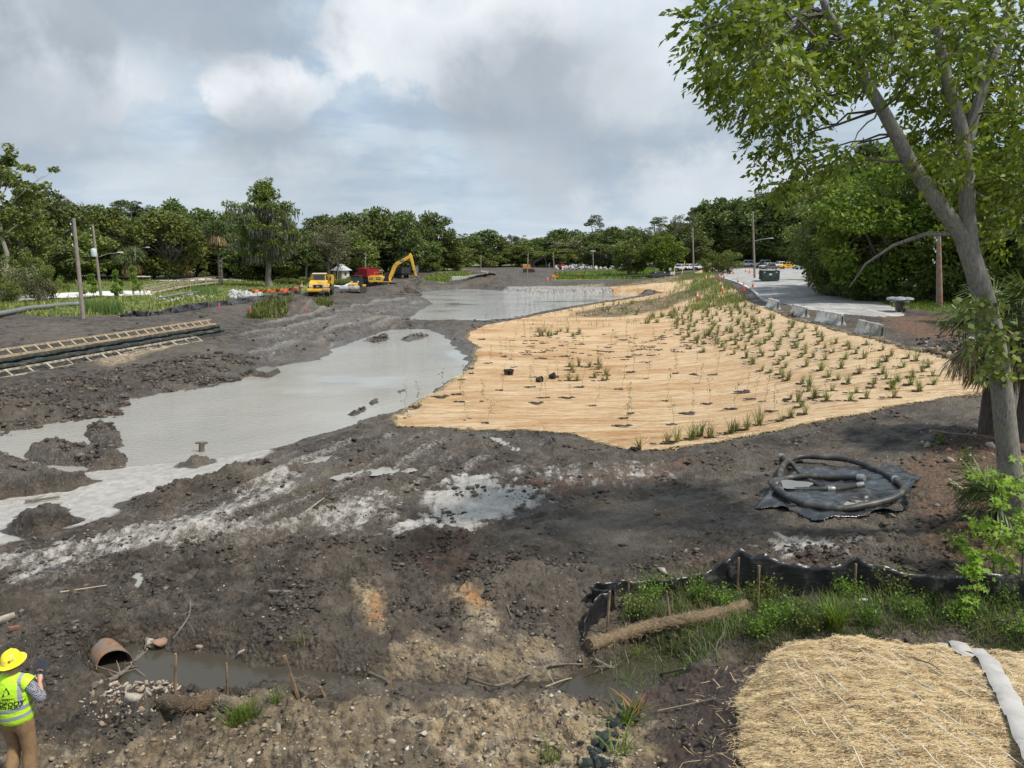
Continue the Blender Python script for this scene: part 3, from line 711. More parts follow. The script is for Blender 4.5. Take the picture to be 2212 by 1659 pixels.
# ------------------------------------------------------------------ ground materials
def ground_material():
    n = NT('wet_ground'); pos = n.geo().outputs['Position']
    a = n.attr('mask_a'); b = n.attr('mask_b')
    sa = n.N.new('ShaderNodeSeparateColor'); n.L.new(a.outputs['Color'], sa.inputs[0])
    sb = n.N.new('ShaderNodeSeparateColor'); n.L.new(b.outputs['Color'], sb.inputs[0])
    SAND, GRASS, LIT, WET = sa.outputs[0], sa.outputs[1], sa.outputs[2], a.outputs['Alpha']
    TAN, RUST, STRK, PEAT = sb.outputs[0], sb.outputs[1], sb.outputs[2], b.outputs['Alpha']
    f1 = n.noise(pos, 1.3, 8, 0.62); f2 = n.noise(pos, 9.0, 6, 0.65); f3 = n.noise(n.map(pos, (1, 1, 1), loc=(7, 3, 1)), 0.22, 4, 0.5)
    c = n.ramp(n.math('ADD', n.math('MULTIPLY', f1, .6), n.math('MULTIPLY', f2, .4)), [(.36, (.013, .0095, .0062)), (.48, (.042, .0315, .0215)), (.60, (.095, .074, .053)), (.72, (.185, .15, .112))])
    c = n.mix(n.rng(f3, .42, .66), c, n.mix(.5, c, (.15, .12, .087)))
    # the crests of clods dry out pale, furrows stay dark
    dry = n.math('MULTIPLY', n.rng(n.noise(pos, 3.2, 7, .68), .52, .66), .42)
    c = n.mix(dry, c, (.20, .163, .12))
    c = n.mix(n.math('MULTIPLY', n.rng(STRK, .58, .82), n.rng(f2, .42, .62)), c, (.30, .275, .24))
    c = n.mix(n.math('MULTIPLY', RUST, n.rng(n.noise(pos, 2.2, 6, .6), .38, .58)), c, (.13, .055, .026))
    c = n.mix(n.math('MULTIPLY', PEAT, .8), c, n.ramp(f2, [(.3, (.030, .018, .013)), (.7, (.082, .050, .037))]))
    tn = n.math('MULTIPLY', TAN, n.rng(n.noise(pos, 4.5, 8, .7), .36, .56))
    c = n.mix(tn, c, n.ramp(n.noise(pos, 2.0, 6, .65), [(.3, (.26, .18, .10)), (.5, (.40, .30, .175)), (.7, (.56, .49, .37))]))
    org = n.math('MULTIPLY', n.math('MULTIPLY', TAN, RUST), n.rng(n.noise(pos, 3.5, 5, .6), .4, .55))
    c = n.mix(org, c, (.48, .22, .075))
    run = n.noise(n.map(pos, (3.4, .55, 1), rot=(0, 0, R(26))), 1.1, 7, .7)
    sn = n.rng(n.math('ADD', SAND, n.math('ADD', n.math('MULTIPLY', n.math('SUBTRACT', n.noise(pos, 3.4, 8, .72), .5), 1.5), n.math('MULTIPLY', n.math('SUBTRACT', run, .5), 1.3))), .46, .80)
    c = n.mix(sn, c, n.ramp(n.noise(pos, 3.0, 6, .65), [(.3, (.29, .27, .24)), (.5, (.385, .36, .325)), (.62, (.45, .425, .385)), (.75, (.54, .515, .475))]))
    lt = n.math('MULTIPLY', LIT, n.rng(n.noise(pos, 5.5, 7, .7), .38, .55))
    c = n.mix(lt, c, n.ramp(f2, [(.3, (.075, .035, .02)), (.55, (.18, .092, .048)), (.72, (.29, .175, .105))]))
    gr = n.rng(n.math('ADD', GRASS, n.math('MULTIPLY', n.math('SUBTRACT', n.noise(pos, .8, 6, .65), .5), .9)), .42, .6)
    c = n.mix(gr, c, n.ramp(n.noise(pos, .6, 7, .7), [(.32, (.06, .082, .022)), (.5, (.13, .165, .042)), (.68, (.22, .245, .075))]))
    n.set('Base Color', c)
    r = n.rng(n.math('ADD', WET, n.math('MULTIPLY', n.math('SUBTRACT', f1, .5), 1.1)), .25, .75, .85, .20)
    n.set('Roughness', r); n.set('Specular IOR Level', .5)
    n.bump(n.math('MULTIPLY', n.rng(SAND, .2, 1.1, 1.0, .18), n.math('ADD', n.math('ADD', n.noise(pos, 7, 8, .72), n.math('MULTIPLY', n.noise(pos, 2.2, 5, .6), .8)), n.math('MULTIPLY', n.voro(pos, 13), -.5))), .95, .11)
    return n.m
def straw_material(name, near=False):
    n = NT(name); pos = n.geo().outputs['Position']
    rows = n.noise(n.map(pos, (.35, 3.2, 1), rot=(0, 0, R(3))), 1.6, 6, .62)       # stitched rows run along the bank
    strands = n.noise(n.map(pos, (2.5, 26, 6), rot=(0, 0, R(6))), 3.0, 5, .65)
    soak = n.noise(n.map(pos, (.6, 1.3, 1)), .22, 6, .62); rows2 = n.noise(n.map(pos, (.22, 1.5, 1), rot=(0, 0, R(4))), 1.15, 8, .74)
    c = n.ramp(strands, [(.28, (.32, .215, .12)), (.46, (.555, .405, .245)), (.62, (.69, .535, .345)), (.8, (.82, .70, .52))])
    c = n.mix(n.rng(rows, .50, .60, 0, .85), c, (.37, .215, .10))
    c = n.mix(n.rng(rows2, .50, .66, 0, .5), c, (.42, .26, .135))
    a = n.attr('mask_a'); sa = n.N.new('ShaderNodeSeparateColor'); n.L.new(a.outputs['Color'], sa.inputs[0])
    c = n.mix(n.math('MULTIPLY', sa.outputs[2], n.rng(n.math('ADD', n.math('MULTIPLY', soak, .6), n.math('MULTIPLY', rows2, .4)), .44, .60)), c, n.mix(strands, (.25, .125, .05), (.50, .285, .125)))
    dirt = n.noise(n.map(pos, (.6, 1.6, 1)), .9, 8, .7)
    c = n.mix(n.rng(dirt, .60, .70, 0, .75), c, (.115, .085, .06))
    c = n.mix(n.math('MULTIPLY', sa.outputs[0], n.rng(n.noise(n.map(pos, (.6, 2.2, 1)), 1.2, 7, .7), .34, .54)), c, n.ramp(n.noise(pos, 2, 6, .6), [(.3, (.045, .036, .027)), (.7, (.135, .11, .082))]))
    n.set('Base Color', c); n.set('Roughness', .85); n.set('Specular IOR Level', .2)
    n.bump(n.math('ADD', strands, n.math('MULTIPLY', rows, 1.4)), .8, .05)
    return n.m
def water_material(name, col, rough, bump, scale=1.0):
    n = NT(name); pos = n.geo().outputs['Position']
    g = n.noise(pos, .12, 3, .5)
    n.set('Base Color', n.mix(n.rng(g, .35, .65), col, tuple(x * .82 for x in col)))
    n.set('Roughness', rough); n.set('IOR', 1.33); n.set('Specular IOR Level', .5)
    h = n.math('ADD', n.noise(n.map(pos, (1.0, 2.1, 1), rot=(0, 0, R(24))), 2.6 * scale, 4, .6, .3), n.math('MULTIPLY', n.noise(n.map(pos, (1, 1.8, 1), rot=(0, 0, R(-30))), 6.5 * scale, 3, .55), .5))
    calm = n.rng(n.noise(pos, .10, 3, .5), .35, .6)
    n.bump(n.math('MULTIPLY', h, calm), bump, .12)
    return n.m

GROUND_M = ground_material(); STRAW_M = straw_material('straw_blanket'); 
POND_M = water_material('muddy_pond_water', (.335, .318, .275), .03, .38)
DITCH_M = water_material('ditch_water', (.06, .052, .038), .015, .06, 2.0)
PUD_M = water_material('puddle_water', (.30, .285, .25), .04, .08, 2.0)
ASPH_M = None
def asphalt_material():
    n = NT('worn_asphalt'); pos = n.geo().outputs['Position']
    f = n.noise(pos, .35, 7, .65); g = n.noise(n.map(pos, (1, .22, 1)), .5, 5, .6); s = n.noise(pos, 30, 3, .6)
    c = n.ramp(f, [(.3, (.20, .19, .18)), (.5, (.31, .30, .285)), (.7, (.42, .40, .375))])
    c = n.mix(n.rng(g, .55, .68, 0, .6), c, (.52, .49, .45))
    c = n.mix(n.rng(n.noise(n.map(pos, (1, 1, 1), loc=(5, 2, 0)), .22, 6, .65), .60, .68, 0, .8), c, (.11, .085, .065))
    tr1 = n.N.new('ShaderNodeTexWave'); tr1.wave_type = 'RINGS'; tr1.rings_direction = 'Z'; n.L.new(n.map(pos, (1, .35, 1), loc=(-60, -10, 0)), tr1.inputs['Vector']); tr1.inputs['Scale'].default_value = .16; tr1.inputs['Distortion'].default_value = 2.5; tr1.inputs['Detail'].default_value = 2
    c = n.mix(n.math('MULTIPLY', n.rng(tr1.outputs['Fac'], .86, .97, 0, .5), n.rng(f, .42, .58)), c, (.55, .53, .49))
    crk = n.voro(n.map(pos, (1, .7, 1)), .45, 'DISTANCE_TO_EDGE'); c = n.mix(n.rng(crk, .0, .018, .75, 0), c, (.09, .085, .08))
    c = n.mix(n.rng(s, .5, .75, 0, .3), c, (.12, .12, .12))
    n.set('Base Color', c); n.set('Roughness', .85); n.bump(s, .25, .01); return n.m
ASPH_M = asphalt_material()
CONC_ROAD_M = mk('pale_concrete_road', (.62, .60, .56), .85, var=.12, scale=.5, world=True)

# ------------------------------------------------------------------ build the ground sheet and the sheets that lie on it
IDX = np.arange(NR * NC).reshape(NR, NC)
QUADS = np.stack([IDX[:-1, :-1], IDX[:-1, 1:], IDX[1:, 1:], IDX[1:, :-1]], -1).reshape(-1, 4)
wetm = np.clip(np.maximum.reduce([sstep(2.2, 0, -D_pond) * 1.1, sstep(-.6, 0, pud_all), sstep(1.5, .6, D_ditch) * .9, shore * .75, slurry, dug * .6, .38 * mud]) - .5 * tan - .3 * litter, 0, 1)
def add_masks(me, sel=None, a=None, b=None):
    for nm, arr in (('mask_a', a), ('mask_b', b)):
        if arr is None: continue
        at = me.attributes.new(nm, 'FLOAT_COLOR', 'POINT')
        d = np.stack([q.ravel() for q in arr], -1).astype(np.float32)
        if sel is not None: d = d[sel]
        at.data.foreach_set('color', d.ravel())
XYZ = np.stack([GX, GY, GZ], -1).reshape(-1, 3)
g_me = np_mesh('ground', XYZ, QUADS, GROUND_M, True)
add_masks(g_me, None, (np.clip(sand, 0, 1.25), grass, np.clip(litter, 0, 1), wetm), (np.clip(tan, 0, 1), np.clip(np.maximum(rust, brown), 0, 1), streak * .5 + .5, peat))
tag(link(bpy.data.objects.new('ground', g_me)), 'dark churned wet mud and bare earth round the pond', None, None, 'structure')

def sheet(name, fmask, lift, mat, label, attrs=False):
    """the cells of the ground grid where fmask holds, lifted a little"""
    m = fmask.ravel(); ok = m[QUADS].all(1) if fmask.dtype == bool else (m[QUADS].mean(1) > .5)
    q = QUADS[ok]; sel, inv = np.unique(q.ravel(), return_inverse=True)
    V = XYZ[sel].copy(); V[:, 2] += lift.ravel()[sel] if hasattr(lift, 'ravel') else lift
    me = np_mesh(name, V, inv.reshape(-1, 4), mat, True)
    if attrs: add_masks(me, sel, (bare, np.zeros_like(GZ), soakm, np.zeros_like(GZ)))
    o = link(bpy.data.objects.new(name, me)); tag(o, label, None, None, 'structure'); return o
soakm = np.clip(sstep(1.8, .3, GZ) * (.5 + .9 * sstep(-.3, .25, fbm(GX * .45, GY, 4, 4, 58))), 0, 1)
# the blanket lies over the soil; its free edge is folded down
seam = np.mod(GY + .12 * GX + .5 * fbm(GX, GY, 5, 2, 57), 2.4) - 1.2
sheet('straw_blanket', D_straw > 0.0, .045 + .02 * fbm(GX, GY, .5, 2, 59) + .05 * np.exp(-(seam / .13) ** 2), STRAW_M, 'tan straw erosion blanket spread over the planted bank', True)
sheet('parking_lot', asph > 0, .02, ASPH_M, 'worn grey asphalt lot beside the wooded edge')
sheet('concrete_path', sdist(ROAD1, GX, GY, 6) > 0, .05, CONC_ROAD_M, 'pale concrete path behind the reeds')
sheet('concrete_road', np.maximum(sdist(ROAD2, GX, GY, 6), sdist(ROAD3, GX, GY, 6)) > 0, .05, CONC_ROAD_M, 'pale concrete road along the far trees')
def flat_water(name, dmask, z0, mat, label, lo=-.9):
    q = QUADS[(dmask.ravel()[QUADS] > lo).all(1)]
    sel, inv = np.unique(q.ravel(), return_inverse=True); V = XYZ[sel].copy(); V[:, 2] = z0
    o = np_obj(name, V, inv.reshape(-1, 4), mat); tag(o, label, None, None, 'structure'); return o
flat_water('pond_water', np.maximum(D_pond, -.0) + np.where(D_pond > -1.2, 0.001, -5), 0.0, POND_M, 'pale muddy pond water', 0)
flat_water('ditch_water', np.where((GX > -8.3) & (GX < 3.6), 1.0 - D_ditch, -1), .28, DITCH_M, 'dark shallow water in the ditch', 0)
for (pts, z0), d in zip(PUDDLES, PUD_D):
    flat_water('puddle', d, z0, PUD_M, 'shallow puddle in the wheel ruts', -.10)
# ------------------------------------------------------------------ trees
def bark_material(name, dark, light, scale=1.0):
    n = NT(name); v = n.coord('Object')
    f = n.noise(n.map(v, (7 * scale, 7 * scale, 1.3 * scale)), 3, 7, .65); g = n.noise(v, .9 * scale, 4, .6)
    c = n.ramp(f, [(.3, dark), (.62, light)])
    c = n.mix(n.rng(g, .5, .68, 0, .55), c, (light[0] * .9, light[1] * 1.05, light[2] * .75))
    n.set('Base Color', c); n.set('Roughness', .9); n.bump(f, .8, .04); return n.m
BARK = bark_material('grey_brown_bark', (.06, .05, .04), (.20, .175, .145))
BARK_D = bark_material('dark_bark', (.035, .028, .022), (.11, .092, .075))
BARK_P = bark_material('pale_bark', (.13, .115, .09), (.32, .29, .24))
L_OAK = leaf_mat('oak_leaves', (0.060, 0.097, 0.028), (0.174, 0.225, 0.063), .25, (0.255, 0.299, 0.091))
L_MID = leaf_mat('bushy_green_leaves', (0.074, 0.105, 0.024), (0.210, 0.252, 0.059), .3, (0.294, 0.306, 0.086))
L_PINE = leaf_mat('pine_needles', (0.060, 0.087, 0.028), (0.152, 0.188, 0.061), .15, (0.218, 0.235, 0.088))
L_CYP = leaf_mat('cypress_needles', (0.064, 0.103, 0.021), (0.196, 0.257, 0.044), .25, (0.276, 0.308, 0.070))
L_GREY = leaf_mat('thin_greyish_leaves', (0.111, 0.122, 0.052), (0.240, 0.244, 0.124), .25, (0.313, 0.287, 0.182))
L_LIME = leaf_mat('fresh_yellow_green_leaves', (0.087, 0.146, 0.021), (0.212, 0.313, 0.044), .4, (0.329, 0.403, 0.074), .1)
L_HICK = leaf_mat('hickory_leaves', (0.077, 0.127, 0.013), (0.221, 0.283, 0.028), .38, (0.353, 0.392, 0.045), .0, .45)
L_RED = leaf_mat('reddish_young_leaves', (0.130, 0.113, 0.033), (0.295, 0.209, 0.066), .3)
MOSS = leaf_mat('grey_hanging_moss', (.09, .09, .075), (.21, .205, .175), .15, (.25, .245, .21))

def clump_leaves(C, rad, n, ln, wd, rng, flat=.75, out=.6, droop=.25):
    k = len(C); idx = rng.choice(k, n, p=rad ** 2 / (rad ** 2).sum())
    d = rand_unit(n, rng); rr = rad[idx] * rng.uniform(.35, 1.0, n) ** .6
    P = C[idx] + d * rr[:, None] * np.array([1, 1, flat])
    A = d * out + rand_unit(n, rng) * .8 + np.array([0, 0, -droop]); A /= np.linalg.norm(A, axis=1)[:, None]
    s = rng.uniform(.65, 1.35, n)
    return leaf_geo(P, A, perp(A, rng), ln * s, wd * s, .12)

def limb(mb, a, b, r0, r1, rng, sag=0.0, n=5, seg=5, wig=.06):
    a = np.array(a, float); b = np.array(b, float); L = np.linalg.norm(b - a); pts = []
    for i in range(seg + 1):
        t = i / seg; p = a + (b - a) * t + rng.normal(size=3) * wig * L * (t * (1 - t)) * 2; p[2] += sag * L * t * (1 - t) * 2
        pts.append(tuple(p))
    mb.tube(pts, [r0 + (r1 - r0) * i / seg for i in range(seg + 1)], n); return pts

def tree_meshes(style, seed, leafmat):
    """unit-free meshes, about 15 m tall: (trunk mesh, crown mesh, moss mesh or None)"""
    rng = np.random.default_rng(seed); mb = MB(); moss = None; bark = BARK
    if style in ('oak', 'near', 'bush', 'sapling'):
        H_, W = {'oak': (15, 12), 'near': (15, 11), 'bush': (5, 6), 'sapling': (5, 3)}[style]
        base = {'oak': .10, 'near': .08, 'bush': .05, 'sapling': .18}[style]
        K = {'oak': 66, 'near': 74, 'bush': 26, 'sapling': 22}[style]
        d = rand_unit(K, rng); d[:, 2] = d[:, 2] * .95 + .04
        rr = rng.uniform(.42, 1.0, K) ** .55
        if style == 'sapling':
            zz = rng.uniform(.0, 1.0, K); a = rng.uniform(0, 6.28, K); q = (1 - zz * .85) * rng.uniform(.35, 1, K) * W / 2
            C = np.stack([np.cos(a) * q, np.sin(a) * q, H_ * (base + (1 - base) * zz)], 1)
        else:
            C = np.stack([d[:, 0] * W / 2 * rr, d[:, 1] * W / 2 * rr, H_ * (base + .46 * (1 - base)) + d[:, 2] * H_ * (1 - base) * .52 * rr], 1)
            C[:, :2] *= (1 + .25 * np.sin(3 * np.arctan2(C[:, 1], C[:, 0]) + seed))[:, None]
        rad = rng.uniform(.09, .17, K) * W
        if style == 'sapling': rad *= .8
        r0 = {'oak': .42, 'near': .34, 'bush': .10, 'sapling': .06}[style]
        th = H_ * base
        tr = limb(mb, (0, 0, -.4), (rng.normal() * .3, rng.normal() * .3, H_ * .62), r0, r0 * .35, rng, 0, 8, 7, .03)
        if style == 'bush':
            for k in range(7): limb(mb, (rng.normal() * .5, rng.normal() * .5, -.2), tuple(C[k]), .06, .02, rng, .1)
        for k in range(0, K, 2 if style != 'oak' else 1):
            j = rng.integers(2, len(tr) - 1); limb(mb, tr[j], tuple(C[k]), r0 * .32, r0 * .06, rng, .12)
        n, ln, wd = {'oak': (9000, .62, .40), 'near': (15000, .40, .24), 'bush': (3800, .30, .16), 'sapling': (1900, .28, .17)}[style]
        V, F = clump_leaves(C, rad, n, ln, wd, rng, .72)
    elif style == 'cypress':
        bark = BARK; H_ = 19
        limb(mb, (0, 0, -.4), (.2, 0, 18), .62, .10, rng, 0, 10, 9, .01)
        mb.tube([(0, 0, -.4), (0, 0, 1.2)], [1.05, .62], 10)
        C = []; rad = []
        for z, L in [(6.2, 5.4), (7.4, 6.2), (8.6, 6.9), (10, 6.6), (11.2, 7.2), (12.3, 6.4), (13.4, 5.8), (14.6, 6.6), (15.6, 4.2), (16.8, 3.0), (18.0, 2.2), (18.8, 1.2)]:
            m = 5 if z < 15 else 4; a0 = rng.uniform(0, 6.28)
            for k in range(m):
                a = a0 + k * 6.28 / m + rng.normal() * .25; l = L * rng.uniform(.6, 1.08)
                e = np.array([math.cos(a) * l, math.sin(a) * l, z + rng.uniform(-.3, .9)])
                pts = limb(mb, (0, 0, z - .5), tuple(e), .13, .03, rng, .1)
                for t in (.35, .55, .72, .86, 1.0):
                    C.append(np.array(pts[0]) * (1 - t) + e * t + rng.normal(size=3) * .35 + np.array([0, 0, .35])); rad.append(rng.uniform(.55, 1.05))
        C = np.array(C); rad = np.array(rad)
        V, F = clump_leaves(C, rad, 15000, .55, .22, rng, .55, .7, .3)
        n = 2600; idx = rng.choice(len(C), n); low = C[idx, 2] < 16.5
        P = C[idx][low] + rng.normal(size=(low.sum(), 3)) * np.array([.55, .55, .2]); m = len(P)
        A = np.zeros((m, 3)); A[:, 2] = -1; A[:, :2] += rng.normal(size=(m, 2)) * .06
        moss = leaf_geo(P, A, perp(A, rng), rng.uniform(.7, 2.6, m), rng.uniform(.10, .24, m), 0)
    elif style == 'pine':
        H_ = 20; bark = BARK
        tr = limb(mb, (0, 0, -.4), (rng.normal() * .6, rng.normal() * .6, 19), .26, .08, rng, 0, 7, 9, .015)
        C = []; rad = []
        for k in range(17):
            z = rng.uniform(13.0, 19.8); a = rng.uniform(0, 6.28); l = (20.6 - z) * rng.uniform(.25, .62) + .5
            e = (math.cos(a) * l, math.sin(a) * l, z + .5); limb(mb, (0, 0, z - .7), e, .07, .02, rng, .1)
            C.append(e); rad.append(rng.uniform(.6, 1.15))
        V, F = clump_leaves(np.array(C), np.array(rad), 2600, .5, .16, rng, .5, .8, 0)
    elif style == 'sparse':
        H_ = 23; bark = BARK_P
        tr = limb(mb, (0, 0, -.4), (.7, .2, 19), .30, .07, rng, 0, 8, 9, .012)
        C = []; rad = []
        for k in range(16):
            z = rng.uniform(8.5, 18.5); a = rng.uniform(0, 6.28); l = rng.uniform(2.4, 5.0) * (1.15 - .3 * abs(z - 14) / 6)
            e = np.array([math.cos(a) * l, math.sin(a) * l, z + l * rng.uniform(.6, 1.1)])
            pts = limb(mb, (.5 * z / 19, .1, z - .6), tuple(e), .10, .02, rng, .05)
            for t in np.linspace(.4, 1, 8):
                p = np.array(pts[0]) * (1 - t) + e * t + rng.normal(size=3) * np.array([.8, .8, .7]); C.append(p); rad.append(rng.uniform(.3, .62))
                limb(mb, tuple(np.array(pts[0]) * (1 - t * .9) + e * t * .9), tuple(p), .03, .012, rng, 0, 4, 2)
        V, F = clump_leaves(np.array(C), np.array(rad), 6500, .42, .32, rng, .8, .5, .3)
    elif style == 'bare':   # thinly leaved grey tree, limbs showing
        H_ = 13
        C = []; rad = []
        tr = limb(mb, (0, 0, -.4), (.4, 0, 8), .32, .14, rng, 0, 7, 6, .03)
        for k in range(22):
            a = rng.uniform(0, 6.28); l = rng.uniform(3, 6.2); z = rng.uniform(2.5, 8)
            e = np.array([math.cos(a) * l, math.sin(a) * l, z + rng.uniform(.5, 4.4)]); pts = limb(mb, (.2, 0, min(z, 7.6)), tuple(e), .11, .025, rng, .18, 5, 6, .1)
            for q in range(5):
                t = rng.uniform(.4, 1); p = np.array(pts[int(t * 6)]); e2 = p + rng.normal(size=3) * np.array([1.1, 1.1, .8]); limb(mb, tuple(p), tuple(e2), .035, .012, rng, 0, 4, 3); C.append(e2); rad.append(rng.uniform(.5, 1.0))
        V, F = clump_leaves(np.array(C), np.array(rad), 5200, .34, .2, rng, .8, .5, .3); bark = BARK_P
    t_me = mb.mesh('trunk', bark, True)
    c_me = np_mesh('crown', V, F, leafmat)
    m_me = np_mesh('moss', *moss, MOSS) if moss else None
    return t_me, c_me, m_me, H_
TREES = {}
def variant(style, k, mat):
    key = (style, k, mat.name)
    if key not in TREES: TREES[key] = tree_meshes(style, 100 + k * 7 + len(style), mat)
    return TREES[key]
def plant_tree(name, label, cat, loc, height, width, style, k, mat, group=None, rz=None, bark=None, moss=False):
    t, c, m, H_ = variant(style, k, mat)
    W0 = {'oak': 12, 'near': 11, 'bush': 6, 'sapling': 3, 'cypress': 14, 'pine': 8, 'sparse': 10, 'bare': 12}[style]
    o = thing(name, label, cat, loc, random.uniform(0, 6.28) if rz is None else rz, group)
    o.scale = (width / W0, width / W0, height / H_)
    link(bpy.data.objects.new('trunk', t), o); link(bpy.data.objects.new('crown', c), o)
    if m: link(bpy.data.objects.new('moss', m), o)
    return o
def tree_px(name, label, u, vtop, D, wpx, style, k, mat, group=None, cat='tree', dz=0.0):
    x = (u - 1106) / FPX * D; p = ON(x, D); top = AT(u, vtop, D).z
    return plant_tree(name, label, cat, (p.x, p.y, p.z + dz), max(top - p.z, 1.5) * (1.09 if style == 'oak' else 1.0), wpx / FPX * D, style, k, mat, group)

LANDMARKS = [(-60, 'beyond the marsh scrub'), (20, 'behind the sparse tall tree'), (115, 'behind the olive scrub bushes'), (165, 'behind the splice pole'), (215, 'behind the transformer pole'), (295, 'behind the thin lamp pole'), (390, 'behind the young marsh trees'), (468, 'around the brown-fronded palm'), (585, 'behind the mossy cypress'), (655, 'behind the orange mesh fence'), (700, 'behind the yellow dump truck'), (741, 'behind the pump hut'), (797, 'behind the red tipper truck'), (866, 'behind the excavator boom'), (905, 'behind the portable toilet'), (965, 'on the far grass'), (1015, 'behind the white bridge rail'), (1080, 'beyond the broken concrete slabs'), (1140, 'behind the far excavator'), (1195, 'behind the red loader'), (1255, 'behind the dirt heaps'), (1310, 'behind the distant orange fence'), (1360, 'behind the dull round tree'), (1427, 'behind the bright round tree'), (1495, 'behind the tall utility pole'), (1555, 'behind the many-stemmed shrubs'), (1626, 'behind the lamp pole'), (1697, 'behind the yellow pickup'), (1760, 'behind the parked suvs'), (1850, 'behind the overhanging boughs'), (1960, 'deep behind the split pole'), (2110, 'deep in the wood behind the big trunk')]
def spot(desc, u, v, D):
    h = (AT(u, v, D).z - 2); lm = min(LANDMARKS, key=lambda q: abs(q[0] - u))[1]
    return ('tall ' if h > 15 else ('low ' if h < 10.5 else '')) + desc + ' ' + lm
# --- the wood behind the marsh on the left
GL = 'trees in the wood behind the left marsh'
LB = {'d': 'dark green broadleaf tree in the wood behind the left marsh', 'm': 'fresh green bushy tree in the wood behind the left marsh', 'g': 'thin greyish tree in the wood behind the left marsh', 'p': 'tall flat-topped pine rising from the wood behind the left marsh'}
LMAT = {'d': L_OAK, 'm': L_MID, 'g': L_GREY, 'p': L_PINE}
WOOD_L = [ # u, top v, distance, width px, style, kind
 (-60,430,150,150,'oak','d'),(95,415,150,130,'oak','d'),(60,470,125,120,'oak','m'),(150,440,175,120,'oak','g'),(205,455,165,120,'oak','d'),(255,470,160,110,'oak','m'),(180,500,150,110,'oak','m'),
 (300,438,190,90,'pine','p'),(285,442,195,80,'pine','p'),(330,446,195,80,'pine','p'),(160,432,190,80,'bare','g'),(200,436,190,80,'bare','g'),(240,438,195,70,'bare','g'),
 (310,480,185,120,'oak','d'),(375,468,160,130,'oak','m'),(395,450,190,110,'oak','d'),(440,462,185,110,'oak','d'),(470,470,175,110,'oak','d'),(340,500,165,110,'oak','m'),(255,505,165,110,'oak','d'),
 (110,520,140,120,'oak','d'),(30,500,140,130,'oak','g'),(220,520,172,120,'oak','d'),(440,520,172,120,'oak','d'),(500,510,172,110,'oak','m'),(520,470,190,110,'oak','d'),(560,490,185,110,'oak','d'),(640,500,178,100,'oak','d'),(620,520,165,90,'oak','d'),
 (-150,440,170,160,'oak','d'),(-250,430,170,180,'oak','m'),(-350,450,160,170,'oak','d'),(700,520,185,90,'oak','d'),(540,530,168,90,'oak','d'),(660,540,168,80,'oak','d'),(590,540,172,90,'oak','m'),
]
for i, (u, v, D, w, st, kd) in enumerate(WOOD_L):
    tree_px({'pine': 'pine_tree', 'bare': 'bare_tree'}.get(st, 'broadleaf_tree'), spot(LB[kd].split(' in the')[0].split(' rising')[0].replace('tall ', ''), u, v, D), u, v, D, w * 1.15, st, i % 5, LMAT[kd], GL + ', ' + {'d': 'dark', 'm': 'fresh green', 'g': 'greyish', 'p': 'pines'}[kd])
tree_px('cypress_tree', 'big cypress hung with grey moss, beside the yellow dump truck', 585, 408, 140, 158, 'cypress', 0, L_CYP)
tree_px('sparse_tall_tree', 'tall sparse tree with open crown above the left scrub', 30, 290, 108, 190, 'sparse', 0, L_MID)
tree_px('grey_leaning_tree', 'grey half-bare tree with pale branches behind the dump truck', 715, 480, 170, 130, 'bare', 1, L_GREY)
# --- the middle distance, behind the machines and the far bank
GM = 'trees along the far side of the pond'
LM = {'d': 'dark broadleaf tree along the far side of the pond', 'm': 'light green tree along the far side of the pond', 'p': 'pine standing above the trees on the far side', 'g': 'dull grey-green tree along the far side of the pond'}
WOOD_M = [(690,482,200,110,'oak','d'),(745,470,205,120,'oak','d'),(800,462,215,110,'oak','d'),(835,470,225,80,'oak','g'),(872,466,215,80,'oak','d'),(770,510,200,100,'oak','m'),(850,520,220,90,'oak','d'),(905,520,235,90,'oak','d'),(940,470,245,76,'oak','d'),(960,520,250,80,'oak','m'),
 (985,525,280,70,'oak','m'),(1010,520,300,70,'oak','d'),(1042,505,300,90,'oak','d'),(1080,528,310,80,'oak','m'),(1105,508,340,36,'pine','p'),(1128,508,340,36,'pine','p'),(1150,520,320,80,'oak','d'),(1120,535,300,70,'oak','m'),(1060,545,290,60,'bush','m'),(1160,545,300,60,'oak','m'),
 (1195,505,320,70,'oak','d'),(1225,500,320,70,'oak','d'),(1240,520,300,80,'oak','g'),(1282,468,310,46,'pine','p'),(1275,505,305,90,'oak','d'),(1315,500,300,80,'oak','d'),(1350,496,300,80,'oak','d'),(1385,505,290,80,'oak','d'),(1422,472,290,60,'pine','p'),(1410,480,285,70,'bare','g'),
 (1450,490,270,80,'oak','d'),(1480,458,260,60,'bare','g'),(1500,452,265,56,'pine','p'),(1210,540,290,70,'oak','m'),(1300,530,270,80,'oak','d'),(1480,500,250,80,'oak','d'),(900,548,232,40,'bush','m'),(925,550,232,40,'bush','m'),(870,550,230,40,'bush','m'),(985,552,250,36,'bush','m'),(945,548,240,36,'bush','m')]
for i, (u, v, D, w, st, kd) in enumerate(WOOD_M):
    tree_px({'pine': 'pine_tree', 'bare': 'bare_tree', 'bush': 'roadside_bush'}.get(st, 'broadleaf_tree'), 'small leafy roadside bush on the far grass' if st == 'bush' else spot(LM[kd].split(' along')[0].split(' standing')[0], u, v, D), u, v, D, w * 1.2, st, i % 5, LMAT[kd], 'roadside bushes on the far grass' if st == 'bush' else GM + ', ' + {'d': 'dark', 'm': 'light green', 'g': 'dull', 'p': 'pines'}[kd], 'bush' if st == 'bush' else 'tree')
tree_px('round_green_tree', 'broad dull green tree in front of the orange fence', 1356, 522, 215, 74, 'oak', 2, L_MID)
tree_px('round_green_tree', 'rounded bright green tree behind the dark generator', 1427, 516, 212, 78, 'oak', 3, L_LIME)
